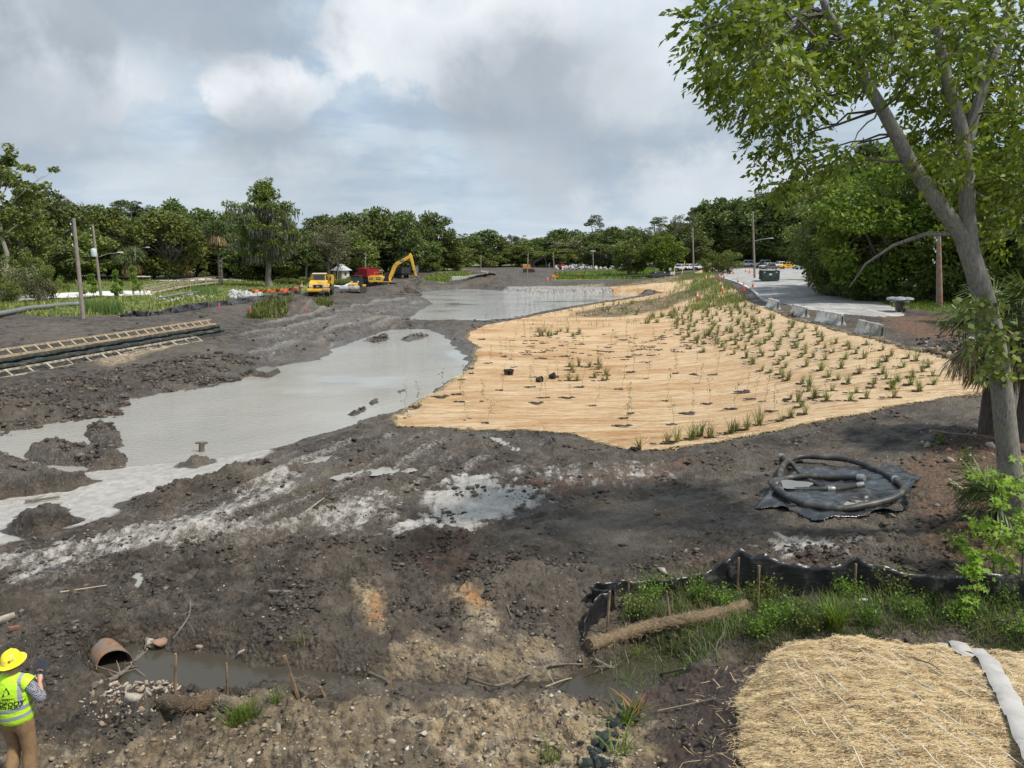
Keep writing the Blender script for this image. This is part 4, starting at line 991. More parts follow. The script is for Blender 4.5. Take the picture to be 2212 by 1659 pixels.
# --- the wooded rise beyond the parking lot
GR_ = 'trees on the wooded rise beyond the parking lot'
LR = {'d': 'large dark tree on the wooded rise beyond the parking lot', 'm': 'mid green tree on the wooded rise beyond the parking lot', 'p': 'tall pine on the wooded rise beyond the parking lot'}
WOOD_R = [(1520,450,265,90,'oak','d'),(1560,440,262,100,'oak','d'),(1545,432,268,56,'pine','p'),(1600,440,258,110,'oak','d'),(1650,425,255,110,'oak','d'),(1640,398,262,60,'pine','p'),(1690,405,262,80,'pine','p'),(1700,405,252,110,'oak','m'),(1750,390,255,120,'oak','d'),(1800,375,252,120,'oak','d'),(1860,335,252,150,'oak','d'),(1720,395,265,70,'pine','p'),(1850,318,260,100,'pine','p'),(1905,330,258,140,'oak','d'),
 (1500,505,262,80,'oak','d'),(1575,500,256,90,'oak','m'),(1640,490,254,90,'oak','d'),(1710,480,250,100,'oak','m'),(1790,470,248,110,'oak','d'),(1850,440,245,120,'oak','m'),(1930,380,240,150,'oak','d'),(2010,360,235,160,'oak','d'),(2110,340,230,170,'oak','d'),(2220,330,230,180,'oak','d'),(1960,450,225,130,'oak','m')]
for i, (u, v, D, w, st, kd) in enumerate(WOOD_R):
    tree_px('pine_tree' if st == 'pine' else 'broadleaf_tree', spot(LR[kd].split(' on the')[0].replace('tall ', ''), u, v, D), u, v, D, w * 1.15, st, i % 5, LMAT[kd], GR_ + ', ' + {'d': 'dark', 'm': 'mid green', 'p': 'pines'}[kd])
for (u, v, w) in ((1535, 545, 56), (1570, 543, 60)):
    tree_px('roundtop_shrub', 'low many-stemmed shrub behind the lamp pole bend', u, v, 178, w, 'bush', 2, L_MID, 'shrubs beside the lot', 'shrub')
# --- the wood on the right, close to the lot
GW = 'trees of the near wood right of the lot'
def wood_tree(x, y, h, w, k, mat, lab, grp): return plant_tree('wood_edge_tree', lab, 'tree', ON(x, y, -.1), h, w, 'near', k, mat, grp)
for i, (x, y, h, w) in enumerate([(41.5,69,11,9),(37,81,12,10),(42,90,14,11),(48,102,14,12),(57,122,15,12),(66,140,15,13),(47,71,14,12),(52,80,16,13),(45,80,13,10),(56,92,17,13),(40,97,13,10),(62,84,18,13),(70,110,18,14),(84,140,19,14),(98,165,19,15),(50,64,15,12),(36,38,12,9),(38,47,13,10)]):
    wood_tree(x, y, h, w, i % 3, L_OAK if i % 4 else L_MID, 'dense dark tree in the near wood right of the lot', GW)
plant_tree('overhanging_tree', 'fresh green tree whose boughs hang over the lot edge', 'tree', ON(36.0, 75.5), 15.5, 12.5, 'near', 4, L_LIME)
plant_tree('overhanging_tree', 'yellow-green tree just behind the split pole', 'tree', ON(40.6, 72.0), 13.5, 10.5, 'near', 5, L_LIME)
plant_tree('overhanging_tree', 'mid green tree leaning out over the lot beyond the cart', 'tree', ON(35.6, 86.5), 12.5, 10.5, 'near', 6, L_MID)
_bl = np.array([(49, 63.5), (42, 67.5), (36.5, 71), (33.6, 76), (35.8, 86), (41.5, 98), (49, 110)]); _bs = np.concatenate([[0], np.cumsum(np.hypot(*np.diff(_bl, axis=0).T))])
for i in range(36):
    s = _bs[-1] * i / 35; x = np.interp(s, _bs, _bl[:, 0]); y = np.interp(s, _bs, _bl[:, 1])
    plant_tree('undergrowth_bush', 'leafy dark undergrowth bush at the foot of the near wood', 'bush', ON(x + random.uniform(.2, 1.6), y + random.uniform(.2, 1.4), -.15), random.uniform(1.8, 3.4), random.uniform(3.0, 4.6), 'bush', i % 4, L_OAK if i % 3 else L_MID, 'undergrowth bushes at the foot of the near wood')
# --- young trees along the marsh road, scrub at the far left
for i, (u, v, w, m) in enumerate([(341,566,16,L_MID),(365,563,16,L_MID),(391,560,18,L_MID),(449,562,24,L_MID)]):
    tree_px('young_tree', 'slim young green tree beside the marsh road', u, v, 158, w, 'sapling', i % 3, m, 'young trees beside the marsh road')
tree_px('young_tree', 'reddish young tree beside the marsh road', 414, 562, 157, 22, 'sapling', 1, L_RED)
for i, (u, v, w, D) in enumerate([(70,540,80,100),(20,560,90,96),(120,575,60,99),(95,590,60,96),(10,600,70,92)]):
    tree_px('marsh_scrub', 'olive green scrub bush at the marsh edge under the sparse tall tree', u, v, D, w, 'bush', i % 4, L_GREY if i % 2 else L_MID, 'scrub at the marsh edge', 'bush')
for i, (u, v, w, D) in enumerate([(205,592,40,101),(260,585,34,101),(295,575,34,108)]):
    tree_px('marsh_sapling', 'thin spring-green sapling beside the concrete path', u, v, D, w, 'sapling', i % 3, L_LIME, 'saplings beside the concrete path', 'sapling')
for i, (u, v, w, D) in enumerate([(700,600,60,150),(735,603,50,150),(660,606,50,152),(620,604,50,155),(760,600,40,158)]):
    tree_px('verge_bush', 'low green bush at the wood edge behind the trucks', u, v, D, w, 'bush', i % 4, L_MID, 'bushes at the wood edge', 'bush')

# ------------------------------------------------------------------ palms
def fan_frond(parts, stems, c, az, el, L, rad, rng, nb=26, droop=.5):
    d = np.array([math.cos(az) * math.cos(el), math.sin(az) * math.cos(el), math.sin(el)])
    e = np.array(c) + d * L; stems.tube([c, tuple(np.array(c) + d * L * .55 + np.array([0, 0, .04])), tuple(e)], [.022, .016, .012], 5)
    side = np.cross(d, [0, 0, 1]); side /= np.linalg.norm(side) + 1e-9; up = np.cross(side, d)
    th = np.linspace(-1.9, 1.9, nb) + rng.normal(size=nb) * .04
    A = np.cos(th)[:, None] * d + np.sin(th)[:, None] * side + .15 * rng.normal(size=(nb, 1)) * up; A[:, 2] -= droop * rng.uniform(.4, 1.2, nb); A /= np.linalg.norm(A, axis=1)[:, None]
    C = np.repeat(e[None], nb, 0); S = np.cross(A, up); S /= np.linalg.norm(S, axis=1)[:, None] + 1e-9
    ln = rad * rng.uniform(.8, 1.1, nb)
    parts.append(leaf_geo(C, A, S, ln, ln * .075, .1))
    tipA = A + np.array([0, 0, -.9]); tipA /= np.linalg.norm(tipA, axis=1)[:, None]
    parts.append(leaf_geo(C + A * (ln * .72)[:, None], tipA, S, ln * .55, ln * .05, 0))
L_PALM = leaf_mat('palm_fronds', (0.065, 0.096, 0.030), (0.156, 0.209, 0.066), .2, (0.240, 0.260, 0.099), .05)
L_DEADP = leaf_mat('withered_palm_fronds', (0.167, 0.122, 0.058), (0.369, 0.278, 0.140), .15, (0.460, 0.348, 0.198), .05)
def palm(name, label, loc, th, tr, rad, seed, n_g=16, n_d=14, L=.9):
    rng = np.random.default_rng(seed); o = thing(name, label, 'palm', loc)
    mb = MB(); mb.tube([(0, 0, -.3), (.03, 0, th * .5), (0, .02, th)], [tr * 1.15, tr, tr * .95], 10); mb.build('trunk', BARK_D, o, True)
    st = MB(); gp = []; dp = []
    for k in range(n_g): fan_frond(gp, st, (0, 0, th), rng.uniform(0, 6.28), rng.uniform(.05, 1.25), L * rng.uniform(.8, 1.2), rad, rng, droop=.35)
    for k in range(n_d): fan_frond(dp, st, (0, 0, th - .1), rng.uniform(0, 6.28), rng.uniform(-1.0, -.1), L * rng.uniform(.7, 1.0), rad, rng, droop=1.3)
    V, F = cat_geo(gp); np_obj('fronds', V, F, L_PALM, o)
    V, F = cat_geo(dp); np_obj('hanging_fronds', V, F, L_DEADP, o)['label'] = 'brownish fronds hanging down round the trunk'
    st.build('stems', BARK_D, o); return o
pp = AT(2150, 720, 24.5); palm('cabbage_palm', 'low fan palm with drooping fronds behind the big tree trunk', (pp.x, pp.y, H(pp.x, pp.y)), pp.z - H(pp.x, pp.y), .2, 1.0, 3, 18, 20, 1.0)
pp = AT(2235, 690, 23.5); palm('cabbage_palm', 'fan palm half hidden at the frame of the big trunk', (pp.x, pp.y, H(pp.x, pp.y)), pp.z - H(pp.x, pp.y), .2, 1.0, 4, 16, 16, 1.0)
pp = AT(468, 503, 150); palm('cabbage_palm', 'palm with a ball of brown fronds in the wood behind the marsh', (pp.x, pp.y, H(pp.x, pp.y)), pp.z - H(pp.x, pp.y), .2, 1.9, 5, 24, 14, 1.3)
pp = AT(281, 562, 150); palm('cabbage_palm', 'low dark palm beside the second lamp pole', (pp.x, pp.y, H(pp.x, pp.y)), pp.z - H(pp.x, pp.y), .3, 2.0, 6, 18, 10, 1.5)
pp = AT(2160, 985, 16.5); palm('palmetto', 'small palmetto with upright fronds at the foot of the big tree', (pp.x, pp.y, H(pp.x, pp.y)), .35, .08, .75, 8, 9, 4, .55)

# ------------------------------------------------------------------ the big tree on the right
def big_tree():
    rng = np.random.default_rng(11)
    D0 = 17.4; bx = G(2192, 1160, 1.35); base = ON(bx.x, bx.y, -.3)
    o = thing('hickory_tree', 'tall leaning hickory with forked grey trunk beside the coiled hose', 'tree', (bx.x, bx.y, H(bx.x, bx.y)))
    inv = Vector(o.location)
    def P(u, v, dd=0): return AT(u, v, bx.y + dd) - inv
    tr = MB()
    main = [base - inv, P(2186, 1060), P(2176, 960), P(2166, 860), P(2156, 780), P(2140, 700), P(2124, 640), P(2104, 575), P(2085, 520)]
    tr.tube(main, [.84 * q for q in [.36, .30, .265, .25, .245, .24, .24, .235, .225]], 14)
    left = [P(2085, 520), P(2050, 470), P(2010, 415), P(1965, 350), P(1935, 290), P(1905, 235), P(1872, 180), P(1850, 130), P(1825, 85), P(1790, 30), P(1760, -40)]
    tr.tube(left, [.16, .155, .15, .14, .13, .12, .11, .1, .085, .07, .05], 10)
    right = [P(2098, 545), P(2090, 470), P(2088, 390), P(2082, 300), P(2065, 230), P(2045, 170), P(2030, 100), P(2020, 20), P(2010, -80)]
    tr.tube(right, [.16, .155, .145, .13, .115, .105, .095, .08, .06], 10)
    r2 = [P(2086, 330), P(2104, 250), P(2130, 170), P(2160, 80), P(2190, -20)]
    tr.tube(r2, [.12, .11, .1, .08, .06], 8)
    low = [P(2075, 505), P(2000, 505, .3), P(1930, 530, .8), P(1870, 570, 1.0), P(1835, 620, 1.2)]
    tr.tube(low, [.055, .045, .036, .025, .012], 7)
    snag = [P(2030, 400), P(2075, 395), P(2120, 425), P(2165, 455), P(2215, 475)]
    tr.tube(snag, [.04, .04, .036, .03, .02], 6)
    # crown: boughs reach from the limbs to where the leaf masses hang
    nodes = [p for L_ in (left[2:], right[1:], r2) for p in L_]
    blobs = [(1525,60,40),(1555,110,45),(1600,60,60),(1575,170,45),(1640,110,70),(1600,220,45),(1650,180,65),(1560,20,45),(1640,30,60),(1700,60,80),(1710,150,75),(1690,240,55),(1660,290,38),(1770,60,80),(1770,150,75),(1740,230,45),(1720,310,36),(1655,345,22),(1840,60,80),(1880,120,70),
             (1680,400,18),(1930,90,80),(1985,175,45),(1990,110,70),(2000,230,55),(2000,290,34),(2040,60,80),(2060,150,75),(2110,100,80),(2130,200,80),(2170,60,80),(2180,160,80),(2190,260,80),(2120,290,65),(2160,360,65),(2060,330,50),(2200,400,70),
             (2130,430,55),(2190,500,60),(1700,-40,80),(1850,-40,90),(2000,-40,90),(2150,-40,90),(1600,-50,70),(2240,100,80),(2260,250,80),(2250,400,80),(1740,350,22),(1830,325,20),(1790,345,16),(2090,230,60),(1950,30,80),(1545,150,30),(1560,185,26),(1720,60,60)]
    Ls = []; tw = MB()
    for (u, v, r) in blobs:
        dd = rng.uniform(-3.0, 3.0) if v < 250 else rng.uniform(-1.5, 2.5)
        c = np.array(P(u, v, dd)); rm = r / FPX * 18.0
        nd = min(nodes, key=lambda q: (Vector(c) - q).length + (1.2 if q.z > c[2] + 1 else 0)); a = np.array(nd)
        L = np.linalg.norm(c - a)
        pts = limb(tw, tuple(a), tuple(c), .014 + .007 * L, .008, rng, .10, 5, 6, .05)
        ns = int(8 + 17 * rm ** 1.35 * 4)
        for q in range(ns):
            s0 = c + rand_unit(1, rng)[0] * rm * rng.uniform(.2, 1.0) ** .6 * np.array([1, 1.1, .85])
            ax = (s0 - c) / (np.linalg.norm(s0 - c) + 1e-6) * .6 + rand_unit(1, rng)[0] * .45 + np.array([-.15, 0, -.35]); ax /= np.linalg.norm(ax)
            ll = rng.uniform(.26, .48); m = rng.integers(6, 10)
            t = np.linspace(.08, 1, m); bend = np.array([0, 0, -.35])
            C = s0 + ax * (t * ll)[:, None] + bend * (t * t * ll * .6)[:, None]
            sd = np.cross(ax, [0, 0, 1.0]); sd /= np.linalg.norm(sd) + 1e-9
            sg = np.where(np.arange(m) % 2 == 0, 1, -1)[:, None]
            A = ax * .75 + sd * sg * .7 + rng.normal(size=(m, 3)) * .25 + np.array([0, 0, -.25]); A /= np.linalg.norm(A, axis=1)[:, None]
            Ls.append((C, A))
            if q % 3 == 0: tw.tube([tuple(c + (s0 - c) * .2), tuple(s0), tuple(C[-1])], [.008, .005, .003], 3, None, False)
    C = np.concatenate([x[0] for x in Ls]); A = np.concatenate([x[1] for x in Ls]); n = len(C)
    s = rng.uniform(.7, 1.3, n); S = perp(A, rng)
    V, F = leaf_geo(C, A, S, .165 * s, .078 * s, .18)
    # a second pair of corners rounds each leaf
    np_obj('crown', V, F, L_HICK, o)
    tr.build('trunk', BIGBARK, o, True); tw.build('branches', BARK_D, o, True)
    # creeper leaves on the trunk
    k = 420; t = rng.uniform(0, 1, k); vv = 640 + 190 * t; uu = 2120 + 45 * t + rng.normal(size=k) * 32
    C = np.array([tuple(P(a, b, rng.uniform(-.7, .1))) for a, b in zip(uu, vv)]); A = rand_unit(k, rng); A[:, 2] -= .5; A /= np.linalg.norm(A, axis=1)[:, None]
    V, F = leaf_geo(C, A, perp(A, rng), rng.uniform(.10, .2, k), rng.uniform(.09, .16, k), .1); np_obj('creeper', V, F, L_MID, o)
    print('big tree leaves', n)
BIGBARK = bark_material('hickory_bark', (.085, .075, .062), (.26, .235, .20), 1.6)
big_tree()

# ------------------------------------------------------------------ sweetgum saplings with star leaves, lower right
def star_leaves(C, Nn, size, rng):
    """five-pointed leaves as fans"""
    n = len(C); a = perp(Nn, rng); b = np.cross(Nn, a); V = []; ang = np.linspace(0, 2 * math.pi, 11)[:-1]
    r = np.where(np.arange(10) % 2 == 0, 1.0, .42); r[0] = 1.1; r[5] = .15
    ring = C[:, None] + (a[:, None] * np.cos(ang)[None, :, None] + b[:, None] * np.sin(ang)[None, :, None]) * (r[None, :] * size[:, None])[..., None]
    V = np.concatenate([C[:, None], ring], 1).reshape(-1, 3); base = (np.arange(n) * 11)[:, None]
    F = np.concatenate([base + np.array([[0, 1 + 2 * k - 1 if k else 10, 1 + 2 * k, 1 + 2 * k + 1]]) for k in range(5)], 1).reshape(-1, 4)
    return V, F
def gum_sapling(u, v, D, hpx, seed, nl, label, sp=.55):
    rng = np.random.default_rng(seed); p = AT(u, v, D); x, y = p.x, p.y; z = H(x, y); top = AT(u, hpx, D).z - z
    o = thing('sweetgum_sapling', label, 'sapling', (x, y, z)); mb = MB()
    st = limb(mb, (0, 0, -.1), (rng.normal() * .2, rng.normal() * .2, top), .022, .006, rng, 0, 5, 7, .04); C = []; Nn = []
    for k in range(12):
        j = rng.integers(2, 8); a = rng.uniform(0, 6.28); l = rng.uniform(.3, 1) * sp; q = np.array(st[j]); e = q + np.array([math.cos(a) * l, math.sin(a) * l, rng.uniform(-.05, .3) * l])
        limb(mb, tuple(q), tuple(e), .008, .003, rng, .1, 4, 3)
        for _ in range(nl // 12): C.append(q + (e - q) * rng.uniform(.3, 1.1) + rng.normal(size=3) * .07); nn = rng.normal(size=3) * .5 + np.array([0, -.45, .9]); Nn.append(nn / np.linalg.norm(nn))
    mb.build('stem', BARK_D, o); V, F = star_leaves(np.array(C), np.array(Nn), rng.uniform(.05, .10, len(C)), rng); np_obj('leaves', V, F, L_STAR, o)
L_STAR = leaf_mat('star_shaped_leaves', (0.167, 0.295, 0.026), (0.350, 0.540, 0.058), .4, (0.499, 0.550, 0.099), .0)
gum_sapling(2150, 1230, 14.2, 1010, 21, 260, 'yellow-green sapling with star leaves in front of the big trunk', .7)
gum_sapling(2208, 1260, 13.6, 1040, 22, 240, 'star-leaved sapling at the right of the black silt fence', .6)
gum_sapling(2110, 1240, 14.6, 1130, 23, 130, 'short star-leaved sapling behind the last fence stake', .5)
gum_sapling(2075, 1320, 13.0, 1215, 24, 160, 'feathery bright green sapling in front of the silt fence', .22)
# ------------------------------------------------------------------ loose cover: clods, stones, straw, grasses
def lump_shapes(n, seed, sub=1):
    import bmesh
    out = []
    rng = np.random.default_rng(seed)
    for k in range(n):
        bm = bmesh.new(); bmesh.ops.create_icosphere(bm, subdivisions=sub, radius=1.0)
        V = np.array([v.co[:] for v in bm.verts]); F = np.array([[v.index for v in f.verts] for f in bm.faces]); bm.free()
        V *= rng.uniform(.5, 1.35, (len(V), 1)); V *= rng.uniform(.7, 1.3, 3); V[:, 2] *= .75
        out.append((V, F))
    return out
LUMPS = lump_shapes(8, 3, 1); STONES = lump_shapes(8, 5, 1)
def scatter_lumps(P, size, seed, shapes, squash=.8, sink=.25):
    rng = np.random.default_rng(seed); parts = []; which = rng.integers(0, len(shapes), len(P))
    for k, (V, F) in enumerate(shapes):
        q = np.where(which == k)[0]
        if not len(q): continue
        m = len(q); a = rng.uniform(0, 6.28, m); c = np.cos(a)[:, None]; s = np.sin(a)[:, None]
        st = rng.uniform(.6, 1.5, (m, 2)); X = V[None, :, 0] * st[:, :1]; Y = V[None, :, 1] * st[:, 1:]
        W = np.stack([X * c - Y * s, X * s + Y * c, np.repeat(V[None, :, 2] * squash, m, 0)], -1) * size[q][:, None, None] + P[q][:, None]
        W[..., 2] += (size[q] * (.45 - sink))[:, None]
        parts.append((W.reshape(-1, 3), (F[None] + (np.arange(m) * len(V))[:, None, None]).reshape(-1, 3)))
    return cat_geo(parts)
def cells_where(weight, n, rng):
    """random ground points, likelier where weight is high (weight per grid cell, area-corrected)"""
    w = weight[:-1, :-1] * np.diff(YS)[:, None] * (np.diff(TS)[None, :] * YS[:-1, None]); w = np.clip(w, 0, None); cs = np.cumsum(w.ravel())
    k = np.searchsorted(cs, rng.uniform(0, cs[-1], n)); i, j = np.unravel_index(np.clip(k, 0, w.size - 1), w.shape)
    y = YS[i] + rng.uniform(0, 1, n) * (YS[i + 1] - YS[i]); t = TS[j] + rng.uniform(0, 1, n) * (TS[j + 1] - TS[j]); x = t * y
    return x, y
rng4 = np.random.default_rng(44)
CLOD_M = NT('mud_clods'); 
def _clodmat():
    n = CLOD_M; g = n.geo(); c = n.ramp(g.outputs['Random Per Island'], [(0, (.026, .019, .013)), (.6, (.062, .047, .034)), (.9, (.12, .096, .07)), (1, (.22, .18, .135))])
    f = n.noise(g.outputs['Position'], 16, 5, .65); c = n.mix(n.rng(f, .35, .7, 0, .5), c, (.035, .03, .024))
    n.set('Base Color', c); n.set('Roughness', .75); n.bump(f, .7, .04)
_clodmat(); CLOD_M = CLOD_M.m
infr = sstep(.78, .70, np.abs(GX / GY))
cl_w = mud * (1 - slurry) * infr * sstep(-.1, .35, fbm(GX, GY, 1.2, 4, 73)) ** 1.5 * (clod * 1.0 + .16) * (1 - .8 * track) * sstep(.35, .05, tan) * (1 - in_mound) * sstep(.02, .06, GZ) * (D_ditch > .75) * (pud_all < -.1)
x, y = cells_where(cl_w * (GY < 30) * (1 / np.clip(GY, 8, 30)) , 30000, rng4)
P = np.stack([x, y, HV(x, y)], 1); sz = (.007 + .055 * rng4.uniform(0, 1, len(x)) ** 8) * np.clip(y / 13, .8, 1.7)
tag(np_obj('mud_clods', *scatter_lumps(P, sz, 1, LUMPS), CLOD_M), 'loose dark clods lying over the near mud', 'mud clods', None, 'stuff')
x, y = cells_where(cl_w * (GY >= 26) * (GY < 150) * (clod + .03) * (1 / np.clip(GY, 20, 150)), 11000, rng4)
P = np.stack([x, y, HV(x, y)], 1); sz = (.03 + .13 * rng4.uniform(0, 1, len(x)) ** 4) * np.clip(y / 45, .8, 2.0)
tag(np_obj('mud_clods', *scatter_lumps(P, sz, 2, LUMPS, 1.15), CLOD_M), 'dark clods heaped along the far mud bank', 'mud clods', None, 'stuff')
# lighter lumps and grit on the near rubble bank
n_ = NT('rubble_lumps'); g_ = n_.geo(); n_.set('Base Color', n_.mix(n_.rng(n_.noise(g_.outputs['Position'], 20, 5, .6), .35, .65, 0, .5), n_.ramp(g_.outputs['Random Per Island'], [(0, (.12, .09, .062)), (.5, (.24, .18, .115)), (.93, (.36, .285, .185)), (1, (.55, .51, .44))]), (.16, .125, .09))); n_.set('Roughness', .9); RUB_M = n_.m
x, y = cells_where(np.clip(tan, 0, 1) * infr * (GY < 14) * (D_ditch > .7) * (1 - in_mound), 9000, rng4)
P = np.stack([x, y, HV(x, y)], 1); sz = .006 + .035 * rng4.uniform(0, 1, len(x)) ** 8
tag(np_obj('rubble_lumps', *scatter_lumps(P, sz, 3, LUMPS), RUB_M), 'tan crumbly rubble over the near bank', 'rubble', None, 'stuff')
# pale shell and brick grit sprinkled over all the near mud
x, y = cells_where(mud * infr * (GY < 24) * (1 - in_mound) * (D_ditch > .6) * (1 / np.clip(GY, 8, 24)), 1700, rng4)
P = np.stack([x, y, HV(x, y)], 1); sz = .006 + .017 * rng4.uniform(0, 1, len(x)) ** 3
n_ = NT('pale_grit'); g_ = n_.geo(); n_.set('Base Color', n_.ramp(g_.outputs['Random Per Island'], [(0, (.3, .26, .2)), (.7, (.55, .52, .46)), (.95, (.7, .68, .64)), (1, (.38, .15, .08))])); n_.set('Roughness', .8); GRIT_M = n_.m
tag(np_obj('pale_grit', *scatter_lumps(P, sz, 4, STONES), GRIT_M), 'pale shell grit sprinkled over the near mud', 'grit', None, 'stuff')

# ------------------------------------------------------------------ counted stones
def stone_mat(name, cols):
    n = NT(name); oi = n.N.new('ShaderNodeObjectInfo'); v = n.geo().outputs['Position']
    c = n.ramp(oi.outputs['Random'], [(i / (len(cols) - 1), q) for i, q in enumerate(cols)])
    f = n.noise(v, 14, 5, .65); c = n.mix(n.rng(f, .4, .7, 0, .55), c, (.20, .175, .14)); n.set('Base Color', c); n.set('Roughness', .88); n.bump(f, .6, .02); return n.m
LIME_M = stone_mat('pale_limestone', [(.22, .18, .13), (.34, .29, .22), (.40, .35, .28), (.27, .22, .16), (.47, .43, .36), (.30, .24, .18), (.30, .15, .09)])
RIP_M = stone_mat('grey_white_riprap', [(.28, .28, .28), (.40, .40, .39), (.47, .47, .46), (.34, .34, .33), (.54, .53, .51)])
def stone_meshes(mat, seed, nm='stone'): return [np_mesh(nm, V, F, mat) for V, F in lump_shapes(6, seed, 1)]
def rock_pile(name, label, cat, pts, smin, smax, meshes, seed, pname='stone'):
    rng = np.random.default_rng(seed); c = np.mean([p for p in pts], 0); o = thing(name, label, cat, (c[0], c[1], H(c[0], c[1])))
    for p in pts:
        s = smin + (smax - smin) * rng.uniform() ** 2.2
        q = link(bpy.data.objects.new(pname, meshes[rng.integers(0, len(meshes))]), o)
        q.location = (p[0] - o.location.x, p[1] - o.location.y, H(p[0], p[1]) + s * .18 + (p[2] if len(p) > 2 else 0) - o.location.z)
        q.rotation_euler = tuple(rng.uniform(0, 6.28, 3)); q.scale = (s * rng.uniform(.7, 1.3), s * rng.uniform(.7, 1.2), s * rng.uniform(.6, .9))
    return o
def blob_pts(u0, v0, u1, v1, z, n, rng, up=0.0):
    out = []
    while len(out) < n:
        a, b = rng.uniform(-1, 1, 2)
        if a * a + b * b > 1: continue
        g = G((u0 + u1) / 2 + a * (u1 - u0) / 2, (v0 + v1) / 2 + b * (v1 - v0) / 2, z); out.append((g.x, g.y, up * (1 - a * a - b * b) * rng.uniform(0, 1)))
    return out
lime_me = stone_meshes(LIME_M, 12); rip_me = stone_meshes(RIP_M, 13)
gv = blob_pts(165, 1480, 400, 1575, .55, 170, rng4, .02) + blob_pts(215, 1478, 370, 1540, .55, 125, rng4, .05)
rock_pile('limestone_gravel', 'spread of pale limestone lumps beside the rusty culvert pipe', 'gravel', gv, .016, .06, lime_me, 4)
for (u, v, s, lab, m) in [(325, 1395, .17, 'jagged pale rock propped above the culvert pipe', 0), (345, 1390, .14, 'flat tilted rock slab above the culvert pipe', 1), (290, 1512, .14, 'grey boulder lying in the limestone gravel', 2), (12, 1345, .14, 'large pale slab at the left edge of the mud', 3),
                          (600, 1580, .075, 'shiny pale grey stone on the rubble bank', 4), (848, 1605, .07, 'slate grey stone on the rubble bank', 5), (915, 1585, .05, 'small black stone on the rubble bank', 1), (432, 1400, .08, 'yellowish lump of rock above the ditch', 2), (520, 1412, .06, 'cream shell-like stone above the ditch', 3), (1433, 1238, .14, 'white lump of limerock behind the silt fence', 0),
                          (1385, 1440, .09, 'pale stone under the end of the coir log', 2), (1560, 1255, .06, 'small pale clod beside the silt fence', 4)]:
    g = GH(u, v); o = link(bpy.data.objects.new('stone', lime_me[m].copy() if False else lime_me[m])); tag(o, lab, 'stone'); o.location = (g.x, g.y, g.z + s * .25); o.rotation_euler = (.3 * m, .2, m * 1.3); o.scale = (s * 1.2, s, s * .75)
# a brick
g = GH(30, 1360); mb = MB().box(-.10, .10, -.047, .047, 0, .06); o = mb.build('brick', mk('old_red_brick', (.20, .095, .07), .9, var=.35, scale=20, bump=.4), None, False, .006); tag(o, 'lone dusty red brick lying on the mud', 'brick'); o.location = g; o.rotation_euler = (.1, .25, 1.2)
# riprap on the left marsh, and the far rows
rp = blob_pts(496, 636, 566, 650, 1.45, 150, rng4, .35) + blob_pts(500, 632, 540, 642, 1.5, 40, rng4, .2)
rock_pile('riprap_pile', 'heap of pale grey riprap beside the left silt fence', 'rock pile', rp, .18, .55, rip_me, 6)
rock_pile('riprap_patch', 'scattered pale rocks in the marsh grass near the pole', 'rock pile', blob_pts(330, 646, 395, 656, 1.4, 50, rng4), .12, .3, rip_me, 7)
rock_pile('riprap_patch', 'low band of pale rocks among marsh weeds', 'rock pile', blob_pts(395, 638, 470, 650, 1.5, 45, rng4), .12, .32, rip_me, 8)
rock_pile('riprap_bank', 'long bank of grey riprap below the far guardrail', 'rock pile', [(a[0], a[1], a[2]) for q in range(6) for a in blob_pts(1198 + 26 * q, 584, 1228 + 26 * q, 590, 1.3, 42, rng4, .6)], .35, .9, rip_me, 9)

# ------------------------------------------------------------------ straw mat in the foreground: soil-coloured base and loose straws on it
MAT_M = straw_material('coarse_straw_mat')
sheet('straw_mat', D_mound > 0, .03, MAT_M, 'coarse straw mat over the near embankment', True)
n_ = NT('loose_straw'); g_ = n_.geo(); n_.set('Base Color', n_.ramp(g_.outputs['Random Per Island'], [(0, (.13, .075, .035)), (.12, (.30, .19, .085)), (.4, (.52, .37, .18)), (.8, (.68, .53, .29)), (1, (.80, .69, .46))])); n_.set('Roughness', .6); STRAWS_M = n_.m
def straw_geo(x, y, z, L, W, az, lift, rng):
    n = len(x); d = np.stack([np.cos(az), np.sin(az), rng.normal(size=n) * .10], 1); s = np.stack([-np.sin(az), np.cos(az), np.zeros(n)], 1)
    C = np.stack([x, y, z + lift], 1); bow = np.stack([-np.sin(az), np.cos(az), .3 * np.ones(n)], 1) * (rng.normal(size=n) * .08 * L)[:, None]
    a = C - d * (L / 2)[:, None]; b = C + d * (L / 2)[:, None]; m = C + bow; w = s * (W / 2)[:, None]
    V = np.stack([a - w, a + w, m + w, m - w, b + w, b - w], 1).reshape(-1, 3); k = (np.arange(n) * 6)[:, None]
    return V, np.concatenate([k + np.array([[0, 1, 2, 3]]), k + np.array([[3, 2, 4, 5]])], 1).reshape(-1, 4)
def straws(wt, n, rng, lmin, lmax, w, spread, lift, az0=.1):
    x, y = cells_where(wt, n, rng); z = HV(x, y); az = az0 + rng.normal(size=n) * spread
    return straw_geo(x, y, z, rng.uniform(lmin, lmax, n), np.full(n, w) * rng.uniform(.6, 1.4, n), az, rng.uniform(lift[0], lift[1], n), rng)
fl = infr * (GY < 15)
V, F = cat_geo([straws((D_mound > .0) * fl, 78000, rng4, .04, .15, .0038, .5, (.031, .05)), straws((np.abs(D_mound) < .12) * fl * (GX < 6.5), 900, rng4, .04, .16, .004, .9, (.02, .06)),
                straws((np.abs(D_mound + .3) < .5) * fl * peat, 60, rng4, .06, .30, .005, 1.2, (.01, .03))])
tag(np_obj('loose_straw', V, F, STRAWS_M), 'loose golden straws over the near embankment mat', 'straw', None, 'stuff')
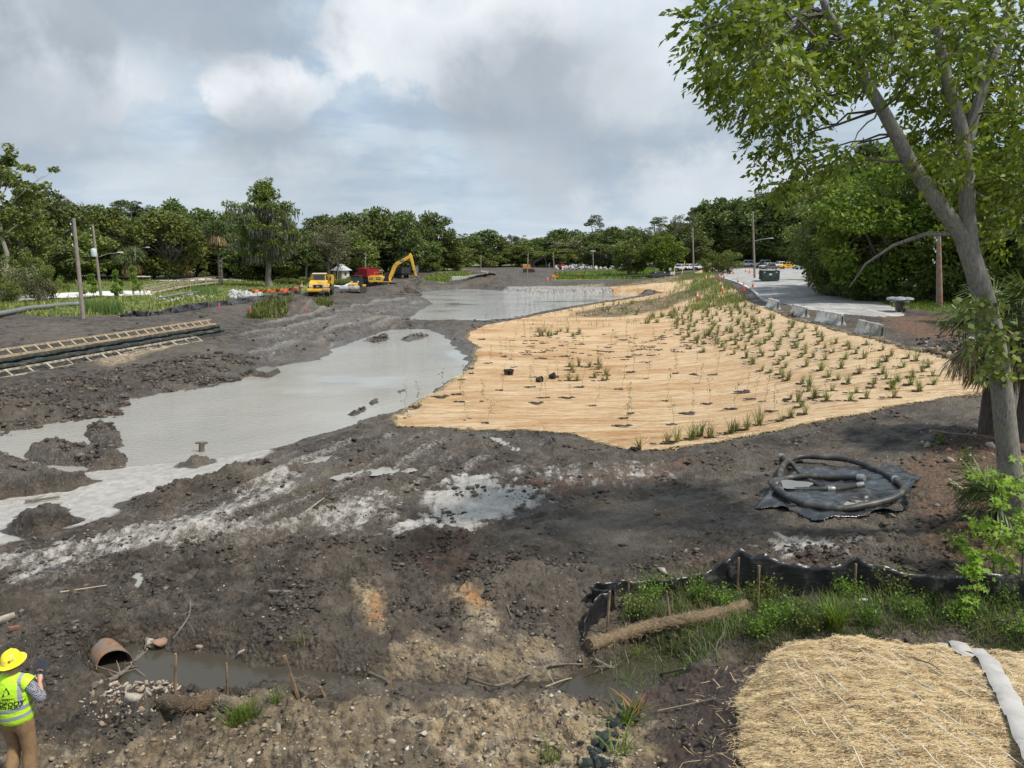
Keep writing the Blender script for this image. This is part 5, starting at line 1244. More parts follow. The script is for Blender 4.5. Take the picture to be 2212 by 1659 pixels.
# white stitching cords of the mat
cord = mk('white_stitch_cord', (.78, .77, .72), .7, var=.1)
cm = MB(); rr = np.random.default_rng(9)
for k in range(22):
    u0 = 1640 + 27 * k + rr.uniform(-8, 8); pts = []
    for q in range(16):
        yq = 9.6 - q * .24 - rr.uniform(0, .04); x0 = (u0 - 1106) / FPX * 10.2 + .30 * q * .25 * ((u0 - 1640) / 500.0) + .015 * rr.normal()
        if sdist(MOUND, np.array([[x0]]), np.array([[yq]]), 3)[0, 0] < .1 or rr.uniform() < .16:
            if len(pts) > 1: cm.tube(pts, .0036, 4)
            pts = []; continue
        pts.append((x0, yq, H(x0, yq) + .062))
    if len(pts) > 1: cm.tube(pts, .0036, 4)
tag(cm.build('stitch_cords', cord), 'thin white stitching cords running down the near straw mat', 'cord', None, 'stuff')
# straws sticking out of the big blanket's edge
V, F = straws((np.abs(D_straw) < .16) * infr * (GY < 70) / np.clip(GY, 20, 70), 6000, rng4, .12, .45, .014, 1.0, (.02, .09))
tag(np_obj('loose_straw', V, F, STRAWS_M), 'frayed straws along the edge of the big blanket', 'straw', None, 'stuff')
V, F = straws((D_straw > .1) * infr * (1 - bare) * (GY < 60) / np.clip(GY, 20, 60) ** 1.5, 8000, rng4, .15, .5, .014, .35, (.045, .09), .05)
tag(np_obj('loose_straw', V, F, STRAWS_M), 'straws lying over the big blanket', 'straw', None, 'stuff')

# ------------------------------------------------------------------ planted grass tufts and saplings on the blanket
L_TUFT = leaf_mat('planted_grass', (.11, .15, .04), (.22, .27, .08), .35, (.34, .34, .14), .2)
L_TUFT2 = leaf_mat('straw_green_grass', (.17, .18, .065), (.31, .31, .13), .35, (.44, .39, .2), .2)
SOIL_M = mk('dug_dark_soil', (.055, .043, .034), .95, var=.5, scale=9, bump=.6)
def tuft_mesh(seed, n, h, spread, w, mat):
    rng = np.random.default_rng(seed); a = rng.uniform(0, 6.28, n); r = rng.uniform(0, .07, n); C = np.stack([np.cos(a) * r, np.sin(a) * r, np.zeros(n) - .02], 1)
    V, F = blade_geo(C, h * rng.uniform(.55, 1.1, n), w * rng.uniform(.7, 1.2, n), spread * rng.uniform(.2, 1.2, n), rng.uniform(0, 6.28, n)); return np_mesh('grass_tuft', V, F, mat)
TUFTS = [tuft_mesh(30 + k, 30 + 8 * (k % 3), .55, .6 + .15 * (k % 3), .018, L_TUFT if k % 3 else L_TUFT2) for k in range(7)]
def soil_mesh(seed, s):
    parts = []; rng = np.random.default_rng(seed); m = 9; P_ = np.stack([rng.normal(size=m) * .16 * s - .12 * s, rng.normal(size=m) * .07 * s, np.zeros(m) + .02], 1)
    V, F = scatter_lumps(P_, rng.uniform(.04, .11, m) * s, seed, LUMPS, .45, .3); return np_mesh('soil', V, F, SOIL_M)
SOILS = [soil_mesh(k, 1.0) for k in range(4)] + [soil_mesh(9 + k, 1.5) for k in range(3)]
def place_tuft(x, y, sc, k, group=True):
    o = link(bpy.data.objects.new('grass_tuft', TUFTS[k % len(TUFTS)])); o.location = (x, y, H(x, y) + .04); o.rotation_euler = (0, 0, random.uniform(0, 6.28)); o.scale = (sc, sc, sc * random.uniform(.8, 1.25))
    s = link(bpy.data.objects.new('soil', SOILS[k % 4]), o); s.scale = (1 / sc,) * 3; s.rotation_euler = (0, 0, -o.rotation_euler.z)
    return o
tuft_pts = []
for k in range(60000):     # the slope under the barriers, thinning out downhill
    if len(tuft_pts) >= 205: break
    y = 31 + 60 * random.random() ** 1.5; xc = float(np.interp(y, [30, 36, 43, 54, 68, 86, 98, 112], [17.5, 20.5, 20.6, 21.0, 22.4, 26, 28.5, 31])); x = xc - .5 - random.random() ** 1.3 * (6.4 if y < 62 else 7.5)
    if sdist(STRAW, np.array([[x]]), np.array([[y]]), 3)[0, 0] < .35: continue
    if all((x - a) ** 2 + (y - b) ** 2 > (.62 + .006 * y) ** 2 for a, b in tuft_pts): tuft_pts.append((x, y))
n_slope = len(tuft_pts)
def cluster(u0, v0, u1, v1, z, n):
    for _ in range(n):
        for _t in range(40):
            g = G(random.uniform(u0, u1), random.uniform(v0, v1), z)
            if all((g.x - a) ** 2 + (g.y - b) ** 2 > .35 ** 2 for a, b in tuft_pts): tuft_pts.append((g.x, g.y)); break
cluster(1225, 785, 1325, 825, .33, 14); cluster(1390, 690, 1475, 705, .35, 16); cluster(1490, 735, 1650, 775, .6, 26); cluster(1160, 715, 1255, 728, .3, 12); cluster(1300, 655, 1390, 685, .4, 12)
for (u, v) in [(1380,972),(1440,962),(1462,958),(1495,952),(1512,945),(1535,948),(1580,940),(1590,935),(1612,932),(1640,922),(1690,912),(1708,905),(1740,898)]:
    g = GH(u, v); tuft_pts.append((g.x, g.y))
TLAB = ['green grass tuft in a dark dug hole on the straw slope below the barriers', 'green grass tuft in a clump on the flat part of the straw bank', 'grass tuft in the row along the near edge of the straw bank']
for k, (x, y) in enumerate(tuft_pts):
    q = 0 if k < n_slope else (1 if k < len(tuft_pts) - 13 else 2)
    tag(place_tuft(x, y, random.uniform(.85, 1.4) * (1.2 if q == 2 else 1.0) * (1.0 + (y > 60) * .25), k), TLAB[q], 'grass tuft', ['grass tufts planted on the straw slope', 'grass tufts on the flat part of the bank', 'grass tufts along the near edge'][q])
# more of them, too far to tell apart
def blades_over(name, label, wt, n, hmin, hmax, w, mat, rng, lean=.5, cat='grass'):
    x, y = cells_where(wt, n, rng); C = np.stack([x, y, HV(x, y)], 1)
    V, F = blade_geo(C, rng.uniform(hmin, hmax, n) , w * rng.uniform(.6, 1.4, n), lean * rng.uniform(.1, 1.3, n), rng.uniform(0, 6.28, n)); return tag(np_obj(name, V, F, mat), label, cat, None, 'stuff')
crest = sstep(-9, -1, GX - np.interp(GY, [80, 98, 112, 125, 140, 155, 180], [24, 28.5, 31.5, 34, 36.5, 39.5, 47])) * sstep(0, -1.0, GX - np.interp(GY, [80, 98, 112, 125, 140, 155, 180], [25.5, 28.8, 32, 34.5, 37, 40, 48]))
patchy = sstep(-.05, .3, fbm(GX, GY, 2.2, 3, 66))
blades_over('planted_grasses', 'planted grasses thick along the far crest of the straw slope', crest * (GY > 84) * (GY < 185) * patchy, 7000, .45, 1.0, .05, L_TUFT, rng4)
blades_over('planted_grasses', 'thin planted grasses on the bare far ground', np.maximum(bare, in_straw * .25) * (GY > 75) * (GY < 170) * patchy, 3600, .3, .8, .045, L_TUFT2, rng4)
# saplings: thin stem, few leaves, dark hole
def sapling_mesh(seed):
    rng = np.random.default_rng(seed); mb = MB(); h = rng.uniform(.9, 1.7); st = limb(mb, (0, 0, -.05), (rng.normal() * .1, rng.normal() * .1, h), .008, .004, rng, 0, 4, 6, .05)
    n = rng.integers(10, 26); t = rng.uniform(.35, 1.02, n); C = np.array([np.array(st[min(int(q * 6), 5)]) * (1 - (q * 6) % 1) + np.array(st[min(int(q * 6) + 1, 6)]) * ((q * 6) % 1) for q in t]) + rng.normal(size=(n, 3)) * np.array([.07, .07, .03]) * (.4 + t)[:, None]
    A = rand_unit(n, rng); A[:, 2] -= .2; V, F = leaf_geo(C, A, perp(A, rng), rng.uniform(.05, .11, n), rng.uniform(.035, .07, n), .1); return mb.mesh('stem', BARK), np_mesh('leaves', V, F, L_SAP)
L_SAP = leaf_mat('sapling_leaves', (.10, .15, .03), (.19, .25, .06), .35, (.26, .30, .10), .1)
SAPS = [sapling_mesh(200 + k) for k in range(9)]
sap_pts = []
for j, yy in enumerate(np.arange(30.5, 66, 2.0)):
    for i, xx in enumerate(np.arange(-5, 13.0, 2.0)):
        x = xx + random.uniform(-.8, .8) + .35 * j % 1.1; y = yy + random.uniform(-.8, .8)
        if sdist(STRAW, np.array([[x]]), np.array([[y]]), 3)[0, 0] > .4 and H(x, y) < 1.1 and random.random() < .52: sap_pts.append((x, y))
for k in range(26): # along the shore of the far pond
    t = k / 25.0; g = G(1050 + 330 * t, 697 - 55 * t + random.uniform(-3, 6), .25); sap_pts.append((g.x, g.y))
for (u, v) in [(905, 880), (1000, 870), (880, 905), (960, 860), (1870, 800), (1790, 760), (1720, 740), (1930, 830), (1650, 870), (1780, 860)]: g = GH(u, v); sap_pts.append((g.x, g.y))
for k, (x, y) in enumerate(sap_pts):
    o = thing('tree_sapling', 'thin newly planted tree sapling with few leaves on the straw bank', 'sapling', (x, y, H(x, y) + .03), random.uniform(0, 6.28), 'newly planted saplings on the straw bank')
    st, lv = SAPS[k % 9]; o.scale = (1, 1, random.uniform(.7, 1.15)); link(bpy.data.objects.new('stem', st), o); link(bpy.data.objects.new('leaves', lv), o); _q = link(bpy.data.objects.new('soil', SOILS[4 + k % 3]), o); _q.rotation_euler = (0, 0, -o.rotation_euler.z + random.uniform(-.3, .3)); _q.scale = (random.uniform(.45, 1.1), random.uniform(.5, 1.1), .8)
# rows of empty dug holes
hp = MB(); parts = []
for k in range(120):
    g = G(random.uniform(1130, 1560), random.uniform(722, 775), .3); V = np.array([v.co[:] for v in SOILS[k % 4].vertices]) * .9; V += np.array([g.x, g.y, H(g.x, g.y) + .045]); F = np.array([p.vertices[:] for p in SOILS[k % 4].polygons]); parts.append((V, F))
tag(np_obj('dug_soil_spots', *cat_geo(parts), SOIL_M), 'rows of dark dug soil spots in the straw', 'soil', None, 'stuff')

# ------------------------------------------------------------------ grasses and weeds on the marsh and at the ditch
L_GR = leaf_mat('marsh_grass', (.13, .17, .04), (.26, .31, .075), .35, (.38, .38, .14), .0)
L_REED = leaf_mat('cattail_leaves', (.08, .15, .04), (.17, .26, .07), .3, (.24, .31, .09), .0)
mg = grass_l * (GY > 45) * (GY < 175) * (np.abs(GX / GY) < .74) * (sdist(ROAD1, GX, GY, 6) < 0) * (sdist(ROAD2, GX, GY, 6) < 0)
tallp = sstep(-.15, .25, fbm(GX, GY, 5, 3, 67))
blades_over('marsh_grass', 'rough green grass of the left marsh', mg * (.3 + tallp) / np.clip(GY, 45, 175), 24000, .12, .42, .10, L_GR, rng4, .7)
blades_over('marsh_weeds', 'tall yellowish weeds in the left marsh', mg * sstep(.1, .35, fbm(GX, GY, 4, 3, 68)) / np.clip(GY, 45, 175), 3600, .35, .9, .10, leaf_mat('yellowish_weeds', (.19, .21, .05), (.33, .35, .09), .35, (.42, .40, .16), .0), rng4, .5)
for (u0, u1, v, z, n, hh) in [(185, 268, 684, 1.5, 700, 1.35), (415, 470, 640, 1.55, 320, 1.3)]:
    P_ = np.array([tuple(G(rng4.uniform(u0, u1), v + rng4.uniform(-9, 1), z)) for _ in range(n)]); P_[:, 2] = HV(P_[:, 0], P_[:, 1])
    V, F = blade_geo(P_, hh * rng4.uniform(.6, 1.15, n), .05 * rng4.uniform(.7, 1.3, n), .18 * rng4.uniform(0, 1.4, n), rng4.uniform(0, 6.28, n)); tag(np_obj('cattails', V, F, L_REED), 'stand of upright green cattails at the foot of the near pole' if u0 < 200 else 'patch of green reeds beside the boardwalk', 'reeds', None, 'stuff')
blades_over('bank_weeds', 'bushy green weeds on the spoil along the haul road', np.maximum(pmask([(535,692),(560,668),(620,658),(632,672),(600,690)], 1.05, .4), pmask([(660,668),(690,655),(715,655),(705,668),(680,674)], .9, .4)), 2600, .5, 1.2, .11, L_MID, rng4, .7)
blades_over('far_green_strip', 'bright green grass strip before the riprap bank', pmask([(1200,603),(1206,595),(1411,593),(1430,598),(1400,602)], 1.0, 1.5) * 1.0, 4200, .3, .8, .25, L_LIME, rng4, .5)
blades_over('far_bank_grass', 'green grass tussocks on the far bank', pmask([(905,606),(945,597),(1005,594),(1040,600),(1000,605)], 1.2, 1.5) * 1.0, 2600, .5, 1.2, .2, L_GR, rng4, .5)
wood_g = forest_r * (GY > 30) * (GY < 90) * (GX / GY < .72) * sstep(-3.5, 0, -np.abs(sdist(LOT, GX, GY, 6) + 4))
blades_over('wood_edge_grass', 'lush grass at the foot of the near wood', forest_r * (GY > 34) * (GY < 70) * (GX / GY < .72), 5200, .2, .55, .05, L_LIME, rng4, .7)
# the overgrown strip between silt fence and mat
ng = near_g * (D_mound < -.1) * (GX / GY < .74)
blades_over('ditch_grass', 'dark green grass blades growing over the ditch bank', ng * sstep(-.35, .1, fbm(GX, GY, .8, 3, 71)), 8000, .12, .38, .011, leaf_mat('ditch_grass', (.06, .10, .025), (.15, .21, .055), .35, (.27, .29, .11), 0), rng4, 1.0)
blades_over('ditch_grass', 'yellowish dry grass blades on the ditch bank', ng * sstep(-.1, .3, fbm(GX, GY, .6, 3, 72)), 1200, .12, .38, .009, L_TUFT2, rng4, 1.2)
def weed_plant(u, v, r, n, seed, label, mat, hh=.35, ls=.055):
    rng = np.random.default_rng(seed); g = GH(u, v); o = thing('leafy_weed', label, 'plant', g); mb = MB(); C = []
    for k in range(max(6, n // 28)):
        a = rng.uniform(0, 6.28); q = r * rng.uniform(.1, 1) ** .7; e = np.array([math.cos(a) * q, math.sin(a) * q, hh * rng.uniform(.5, 1.15)]); pts = limb(mb, (e[0] * .3, e[1] * .3, -.03), tuple(e), .006, .003, rng, 0, 4, 4, .08)
        for _ in range(28): t = rng.uniform(.2, 1.05); C.append(np.array([e[0] * .3, e[1] * .3, 0]) * (1 - t) + e * t + rng.normal(size=3) * .055)
    C = np.array(C); m = len(C); A = rand_unit(m, rng) + np.array([0, 0, .15]); A /= np.linalg.norm(A, axis=1)[:, None]
    V, F = leaf_geo(C, A, perp(A, rng), ls * rng.uniform(.6, 1.5, m), ls * .6 * rng.uniform(.6, 1.4, m), .1); mb.build('stems', BARK_D, o); np_obj('leaves', V, F, mat, o)
L_WEED = leaf_mat('fresh_weed_leaves', (.10, .19, .022), (.21, .34, .055), .4, (.30, .42, .09), 0)
for i, (u, v, r, n, lab) in enumerate([(1375, 1330, .32, 420, 'bushy weed at the bent end of the silt fence'), (1410, 1290, .28, 360, 'white-flowered weed before the crumpled end of the silt fence'), (1500, 1300, .25, 240, 'small weed behind the coir log'), (1565, 1310, .28, 260, 'low weed between the two leaning stakes'),
    (1655, 1300, .34, 420, 'leafy weed under the thin stake of the silt fence'), (1680, 1345, .42, 620, 'dense bright weed at the tail of the coir log'), (1640, 1370, .26, 300, 'weed hanging over the ditch behind the coir log'), (1830, 1290, .28, 320, 'feathery weed under the middle stake of the silt fence'), (1920, 1290, .32, 380, 'trailing weed against the silt fence'), (1960, 1330, .30, 300, 'weed between the silt fence and the straw mat'),
    (2080, 1350, .32, 330, 'weed near the flat hose end'), (2150, 1300, .42, 420, 'weed thicket under the star-leaved saplings'), (1740, 1360, .28, 280, 'weed at the crest of the straw mat'), (1880, 1350, .25, 220, 'sprawling weed beside the bright grass clump'), (2190, 1370, .4, 360, 'weed at the right end of the ditch bank')]):
    weed_plant(u, v, r * 1.15, int(n * 1.4), 300 + i, lab, L_WEED if i % 4 else L_MID, random.uniform(.32, .55))
for i, (u, v, r, n, hh, lab) in enumerate([(2090, 1010, .35, 260, .5, 'weed on the littered bank before the big trunk'), (2140, 930, .5, 420, .7, 'bushy weeds among pale rubble beside the big trunk'), (2030, 960, .3, 150, .3, 'small weed on the edge of the dirt track'), (2120, 1080, .35, 260, .5, 'low weeds under the star-leaved saplings'), (2170, 1130, .5, 380, .7, 'weeds hiding the foot of the big trunk'), (2070, 1180, .22, 120, .25, 'small sprout on the littered bank')]):
    weed_plant(u, v, r, n, 340 + i, lab, L_WEED if i % 2 else L_MID, hh, .07)
def grass_clump(u, v, n, h, spread, w, mat, label, seed, name='grass_clump', rr=.12):
    g = GH(u, v); rng = np.random.default_rng(seed); a = rng.uniform(0, 6.28, n); r = rng.uniform(0, rr, n); C = np.stack([np.cos(a) * r, np.sin(a) * r, np.zeros(n) - .02], 1)
    V, F = blade_geo(C, h * rng.uniform(.5, 1.1, n), w * rng.uniform(.7, 1.2, n), spread * rng.uniform(.2, 1.3, n), rng.uniform(0, 6.28, n)); o = np_obj(name, V, F, mat); o.location = g; tag(o, label, 'grass'); return o
grass_clump(1800, 1350, 240, .55, .8, .016, L_LIME, 'bright yellow-green grass clump in front of the silt fence', 1, rr=.2)
grass_clump(525, 1555, 260, .34, .9, .010, L_LIME, 'fresh green grass clump on the end of the near coir log', 2, rr=.22)
grass_clump(600, 1515, 70, .25, .8, .009, L_GR, 'thin grass beside the leaning stake in the ditch', 3)
grass_clump(1350, 1565, 34, .55, 1.1, .022, L_LIME, 'long-leaved variegated plant spilling over the dark netting', 4)
grass_clump(1375, 1535, 14, .4, 1.2, .022, leaf_mat('orange_leaves', (.35, .12, .03), (.5, .2, .06), .3, (.5, .3, .1), 0), 'orange-red leaved shoot over the dark netting', 5)
grass_clump(1330, 1630, 20, .4, 1.2, .02, L_LIME, 'yellow-tipped leaves at the bottom of the dark netting', 6)
grass_clump(1468, 1455, 26, .22, 1.2, .012, L_MID, 'small pale green sprout on the dark peat bank', 7)
grass_clump(650, 1390, 80, .3, 1.0, .009, L_TUFT2, 'limp grass tuft on the mud above the ditch', 8)
grass_clump(1190, 1640, 40, .3, .9, .012, L_LIME, 'green shoots on the near rubble bank', 9)
grass_clump(1380, 1425, 70, .4, 1.0, .010, L_GR, 'grass hanging over the dark end of the ditch', 10)
# ------------------------------------------------------------------ shared materials for built things
WOOD = mk('weathered_stake_wood', (.30, .19, .11), .85, var=.35, scale=9, dirt=(.12, .09, .06), dirt_amt=.5)
WOOD_G = mk('grey_driftwood', (.17, .14, .11), .9, var=.4, scale=8, bump=.4)
LUMBER = mk('new_lumber', (.46, .34, .215), .8, var=.25, scale=7, dirt=(.30, .22, .14), dirt_amt=.4)
BLACK_FAB = None
def fabric_material(name, col, gloss=.35):
    n = NT(name); v = n.geo().outputs['Position']; f = n.noise(v, 3.0, 6, .65); g = n.noise(n.map(v, (1, 1, 5)), 5, 4, .6)
    c = n.mix(n.rng(f, .52, .70, 0, .6), col, (.20, .175, .145)); n.set('Base Color', n.mix(n.rng(g, .4, .7, 0, .4), c, tuple(x * .6 for x in col))); n.set('Roughness', gloss); n.bump(g, .5, .02); return n.m
BLACK_FAB = fabric_material('black_woven_fabric', (.016, .016, .018), .30)
TARP_M = fabric_material('black_plastic_sheet', (.030, .032, .035), .20)
HOSE_M = mk('black_rubber_hose', (.040, .038, .034), .5, var=.4, scale=7, dirt=(.12, .105, .085), dirt_amt=.3)
STEEL = mk('dull_steel', (.40, .39, .37), .45, .7, var=.3, scale=8)
DARK = mk('dark_rubber', (.022, .022, .022), .75, var=.4, scale=6, dirt=(.10, .08, .06), dirt_amt=.4)
GLASS = mk('dark_window_glass', (.03, .04, .045), .06, var=.2, scale=2)
CONC = mk('weathered_concrete', (.46, .44, .40), .9, var=.2, scale=1.6, dirt=(.17, .155, .13), dirt_amt=.45, bump=.3)

def ribbon(path, hts, sub=10, wr=.05, seed=0, lean=None, rows=7):
    """hanging fabric along ground points; hts = height at each point"""
    path = [Vector(p) for p in path]; rng = np.random.default_rng(seed); V = []; F = []; n = 0
    S = []
    for i in range(len(path) - 1):
        for k in range(sub): S.append((i, k / sub))
    S.append((len(path) - 2, 1.0)); N_ = len(S)
    ph = rng.uniform(0, 6.28, 6)
    for m, (i, t) in enumerate(S):
        p = path[i].lerp(path[i + 1], t); h = hts[i] * (1 - t) + hts[i + 1] * t; d = (path[i + 1] - path[i]); d.z = 0; d.normalize(); nn = Vector((d.y, -d.x, 0))
        sag = .10 * math.sin(math.pi * t) * h
        for r in range(rows):
            f = r / (rows - 1); q = m * .55
            w = wr * (math.sin(q + ph[0] + f * 3) + .6 * math.sin(2.3 * q + ph[1] - f * 5) + .5 * math.sin(5.1 * q + ph[2] + f * 9)) * (.3 + f)
            V.append(p + nn * (w + (lean or 0) * f * h) + Vector((0, 0, -.04 + (h - sag) * f)))
    for m in range(N_ - 1):
        for r in range(rows - 1): a = m * rows + r; F.append((a, a + 1, a + rows + 1, a + rows))
    mb = MB(); mb.add(V, F); return mb
def stake(mb_or_parent, p0, p1, w=.038, name='stake', parent=None, mat=None):
    a = Vector(p0); b = Vector(p1); d = (b - a); L = d.length; q = d.to_track_quat('Z', 'Y'); M = Matrix.Translation(a) @ q.to_matrix().to_4x4()
    mb = MB().box(-w / 2, w / 2, -w / 2, w / 2, 0, L, M); return mb.build(name, mat or WOOD, parent, False, .003)

# --- black silt fence on the right
o = thing('silt_fence', 'black fabric silt fence on wooden stakes across the near ditch bank', 'silt fence')
pts = [(1262, 1392, 14), (1275, 1352, 34), (1300, 1335, 40), (1330, 1318, 38), (1322, 1305, 30), (1278, 1302, 26), (1290, 1290, 26), (1345, 1286, 26), (1400, 1284, 24), (1460, 1280, 24), (1520, 1276, 30), (1560, 1274, 45), (1594, 1276, 66), (1650, 1282, 62), (1720, 1288, 52), (1790, 1286, 46), (1845, 1284, 60), (1910, 1292, 50), (2000, 1298, 42), (2060, 1300, 42), (2112, 1302, 52), (2215, 1308, 50), (2330, 1316, 50)]
path = []; hts = []
for u, v, hp in pts:
    g = GH(u, v); path.append(g); hts.append(hp / FPX * (g.y * math.cos(PITCH) + 6.5 * math.sin(PITCH)) / math.cos(R(24)) * 1.22)
f = ribbon(path, [h * 1.12 for h in hts], 9, .016, 4, -.10, 9).build('fabric', BLACK_FAB, o, True)
f.modifiers.new('thickness', 'SOLIDIFY').thickness = .004
for u, v, t in [(1310, 1372, 1277), (1356, 1300, 1252), (1452, 1342, 1277), (1490, 1280, 1222), (1593, 1278, 1205), (1637, 1318, 1222), (1846, 1284, 1218), (2110, 1302, 1246)]:
    g = GH(u, v); D = g.y; top = AT(u + (7 if u == 1310 else (-12 if u == 1452 else 3)), t, D - .05); stake(None, g - Vector((0, 0, .25)), top, .036, 'stake', o)
# --- left silt fence along the haul road
o = thing('silt_fence', 'slumped black silt fence between the left marsh and the haul road', 'silt fence')
path = []; hts = []
for u, v, hp in [(258, 685, 5), (285, 683, 13), (320, 683, 13), (345, 681, 9), (372, 677, 14), (410, 671, 16), (450, 665, 14), (494, 660, 13), (540, 653, 13), (590, 645, 11), (628, 639, 9), (650, 634, 8)]:
    g = GH(u, v); path.append(g); hts.append(hp / FPX * g.y)
f = ribbon(path, hts, 12, .10, 6, -.4, 6).build('fabric', BLACK_FAB, o, True); f.modifiers.new('thickness', 'SOLIDIFY').thickness = .006
for k in range(1, len(path)): stake(None, path[k] - Vector((0, 0, .2)), path[k] + Vector((.05, 0, hts[k] * 1.1)), .06, 'stake', o)
# --- orange barrier fences
ORANGE = mk('orange_fence_mesh', (.55, .13, .05), .7, var=.35, scale=3)
def orange_fence(name, label, pts, hh, every=1, seed=1):
    o = thing(name, label, 'fence'); path = [GH(u, v) for u, v in pts]; f = ribbon(path, [hh * random.uniform(.8, 1.05) for _ in path], 10, .12, seed, .1, 6).build('mesh_fabric', ORANGE, o, True)
    for p in path[::every]: stake(None, p - Vector((0, 0, .3)), p + Vector((.05, 0, hh * 1.2)), .07, 'stake', o)
orange_fence('orange_fence', 'orange plastic mesh fence round the foot of the cypress', [(536, 634), (560, 634), (585, 633), (612, 632), (640, 629), (653, 626)], .75)
orange_fence('orange_fence', 'orange mesh fence beside the far dirt heaps', [(1282, 577.5), (1300, 577), (1318, 577), (1335, 578)], 1.6, 1, 2)
orange_fence('orange_silt_fence', 'low orange silt fence at the end of the bright green strip', [(1192, 600), (1215, 598), (1240, 599), (1262, 602)], .9, 1, 3)

# --- plastic sheet with coiled hose
def zp(x, y): return (1591 + .2808 * x, 932.7 + .2808 * y)
OUT = [(130,565),(180,500),(250,440),(330,355),(400,300),(520,275),(660,295),(800,320),(940,338),(1060,345),(1250,345),(1340,395),(1425,450),(1340,520),(1335,590),(1330,660),(1270,712),(1190,700),(1100,680),(930,690),(760,690),(680,705),(600,695),(480,635),(370,600),(260,560),(200,572)]
def tarp_xy(x, y, z=1.0): g = G(*zp(x, y), z); return g
TP = np.array([tuple(tarp_xy(*p))[:2] for p in OUT])
o = thing('plastic_sheet', 'crumpled black plastic sheet holding rain puddles under the coiled hose', 'plastic sheet')
x0, y0 = TP.min(0); x1, y1 = TP.max(0); nx, ny = 120, 120
gx, gy = np.meshgrid(np.linspace(x0, x1, nx), np.linspace(y0, y1, ny)); sd = sdist(TP, gx, gy, 2)
gs = np.zeros_like(gx)
for i in range(ny): gs[i] = HV(gx[i], gy[i])
ker = np.ones(15) / 15
for ax in (0, 1): gs = np.apply_along_axis(lambda r: np.convolve(np.pad(r, 7, 'edge'), ker, 'valid'), ax, gs)
fold = .06 * (1 - 2 * np.abs(fbm(gx, gy, 1.3, 2, 91))) + .035 * (1 - 2 * np.abs(fbm(gx * 1.0, gy * .6, .55, 2, 92))) + .012 * fbm(gx, gy, .2, 2, 93)
gz = gs + .075 + fold * np.clip(sd / .3, .2, 1) - .05 * sstep(.25, 0, sd) + .10 * sstep(.2, .05, sd) * sstep(-.1, .3, fbm(gx, gy, .9, 2, 94))
pudc = [(tarp_xy(430, 440), .55, .35), (tarp_xy(1000, 605), .75, .42), (tarp_xy(1210, 655), .35, .2)]
for c, a, b in pudc:
    q = sstep(1.25, .6, np.hypot((gx - c.x) / a, (gy - c.y) / b * .8) + .15 * fbm(gx, gy, .5, 2, 95)); c.z = float(gs[np.argmin(np.hypot(gx - c.x, gy - c.y).ravel()) // nx, nx // 2]) ; gz = gz * (1 - q) + (gs.mean() + .055) * q
id_ = np.arange(nx * ny).reshape(ny, nx); Q = np.stack([id_[:-1, :-1], id_[:-1, 1:], id_[1:, 1:], id_[1:, :-1]], -1).reshape(-1, 4); Q = Q[(sd.ravel()[Q] > 0).all(1)]
sel, inv = np.unique(Q.ravel(), return_inverse=True); Vt = np.stack([gx, gy, gz], -1).reshape(-1, 3)[sel]
sh = np_obj('sheet', Vt, inv.reshape(-1, 4), TARP_M, o, True); sh.modifiers.new('thickness', 'SOLIDIFY').thickness = .006
for c, a, b in pudc:
    rr_ = np.random.default_rng(3); an = np.linspace(0, 6.283, 28)[:-1]; r_ = .95 + .12 * np.sin(3 * an + 1) + .08 * np.sin(5 * an)
    MB().add([(c.x + math.cos(t) * a * q, c.y + math.sin(t) * b * 1.25 * q, gs.mean() + .068) for t, q in zip(an, r_)], [tuple(range(27))]).build('puddle', PUD_M, o)
TG = lambda x, y, dz=0.0: Vector((*tarp_xy(x, y)[:2], H(*tarp_xy(x, y)[:2]) + .17 + dz))
def smooth_path(P_, n=6):
    out = []
    for i in range(len(P_) - 1):
        p0 = P_[max(i - 1, 0)]; p1 = P_[i]; p2 = P_[i + 1]; p3 = P_[min(i + 2, len(P_) - 1)]
        for k in range(n):
            t = k / n; out.append(.5 * ((2 * p1) + (-p0 + p2) * t + (2 * p0 - 5 * p1 + 4 * p2 - p3) * t * t + (-p0 + 3 * p1 - 3 * p2 + p3) * t ** 3))
    return out + [P_[-1]]
def ribbed(mb, path, r, n=12):
    rads = [r * (1.05 if k % 2 else .97) for k in range(len(path))]; mb.tube(path, rads, n)
def coupling(parent, p, d, r): d = d.normalized(); MB().tube([p - d * .09, p - d * .02, p + d * .02, p + d * .10], [r * 1.12, r * 1.2, r * 1.2, r * 1.08], 12).build('coupling', STEEL, parent, True)
h1 = [TG(335, 485), TG(332, 400, .02), TG(350, 310, .05), TG(420, 258, .06), TG(520, 245, .05), TG(680, 265, .04), TG(850, 300, .03), TG(1020, 360, .03), TG(1150, 432, .02), TG(1230, 505, .02), TG(1278, 565, .02), TG(1262, 605, .02), TG(1180, 640, .02), TG(1000, 660, .02), TG(800, 660, .02), TG(600, 622, .03), TG(450, 575, .05), TG(330, 510, .10), TG(268, 450, .10), TG(285, 415, .09), TG(400, 390, .06), TG(560, 392, .04), TG(720, 408, .04), TG(850, 432, .04), TG(950, 455, .03)]
o = thing('suction_hose', 'thick black rubber hose coiled in a wide loop on the plastic sheet', 'hose'); mb = MB(); sp = smooth_path(h1, 8); ribbed(mb, sp, .088); mb.build('hose', HOSE_M, o, True); coupling(o, sp[0], sp[1] - sp[0], .09); coupling(o, sp[-1], sp[-1] - sp[-2], .09); coupling(o, sp[70], sp[72] - sp[70], .09)
h2 = [TG(345, 222, -.05), TG(430, 280, -.03), TG(520, 365, -.04), TG(600, 425, -.04), TG(665, 455, -.04)]
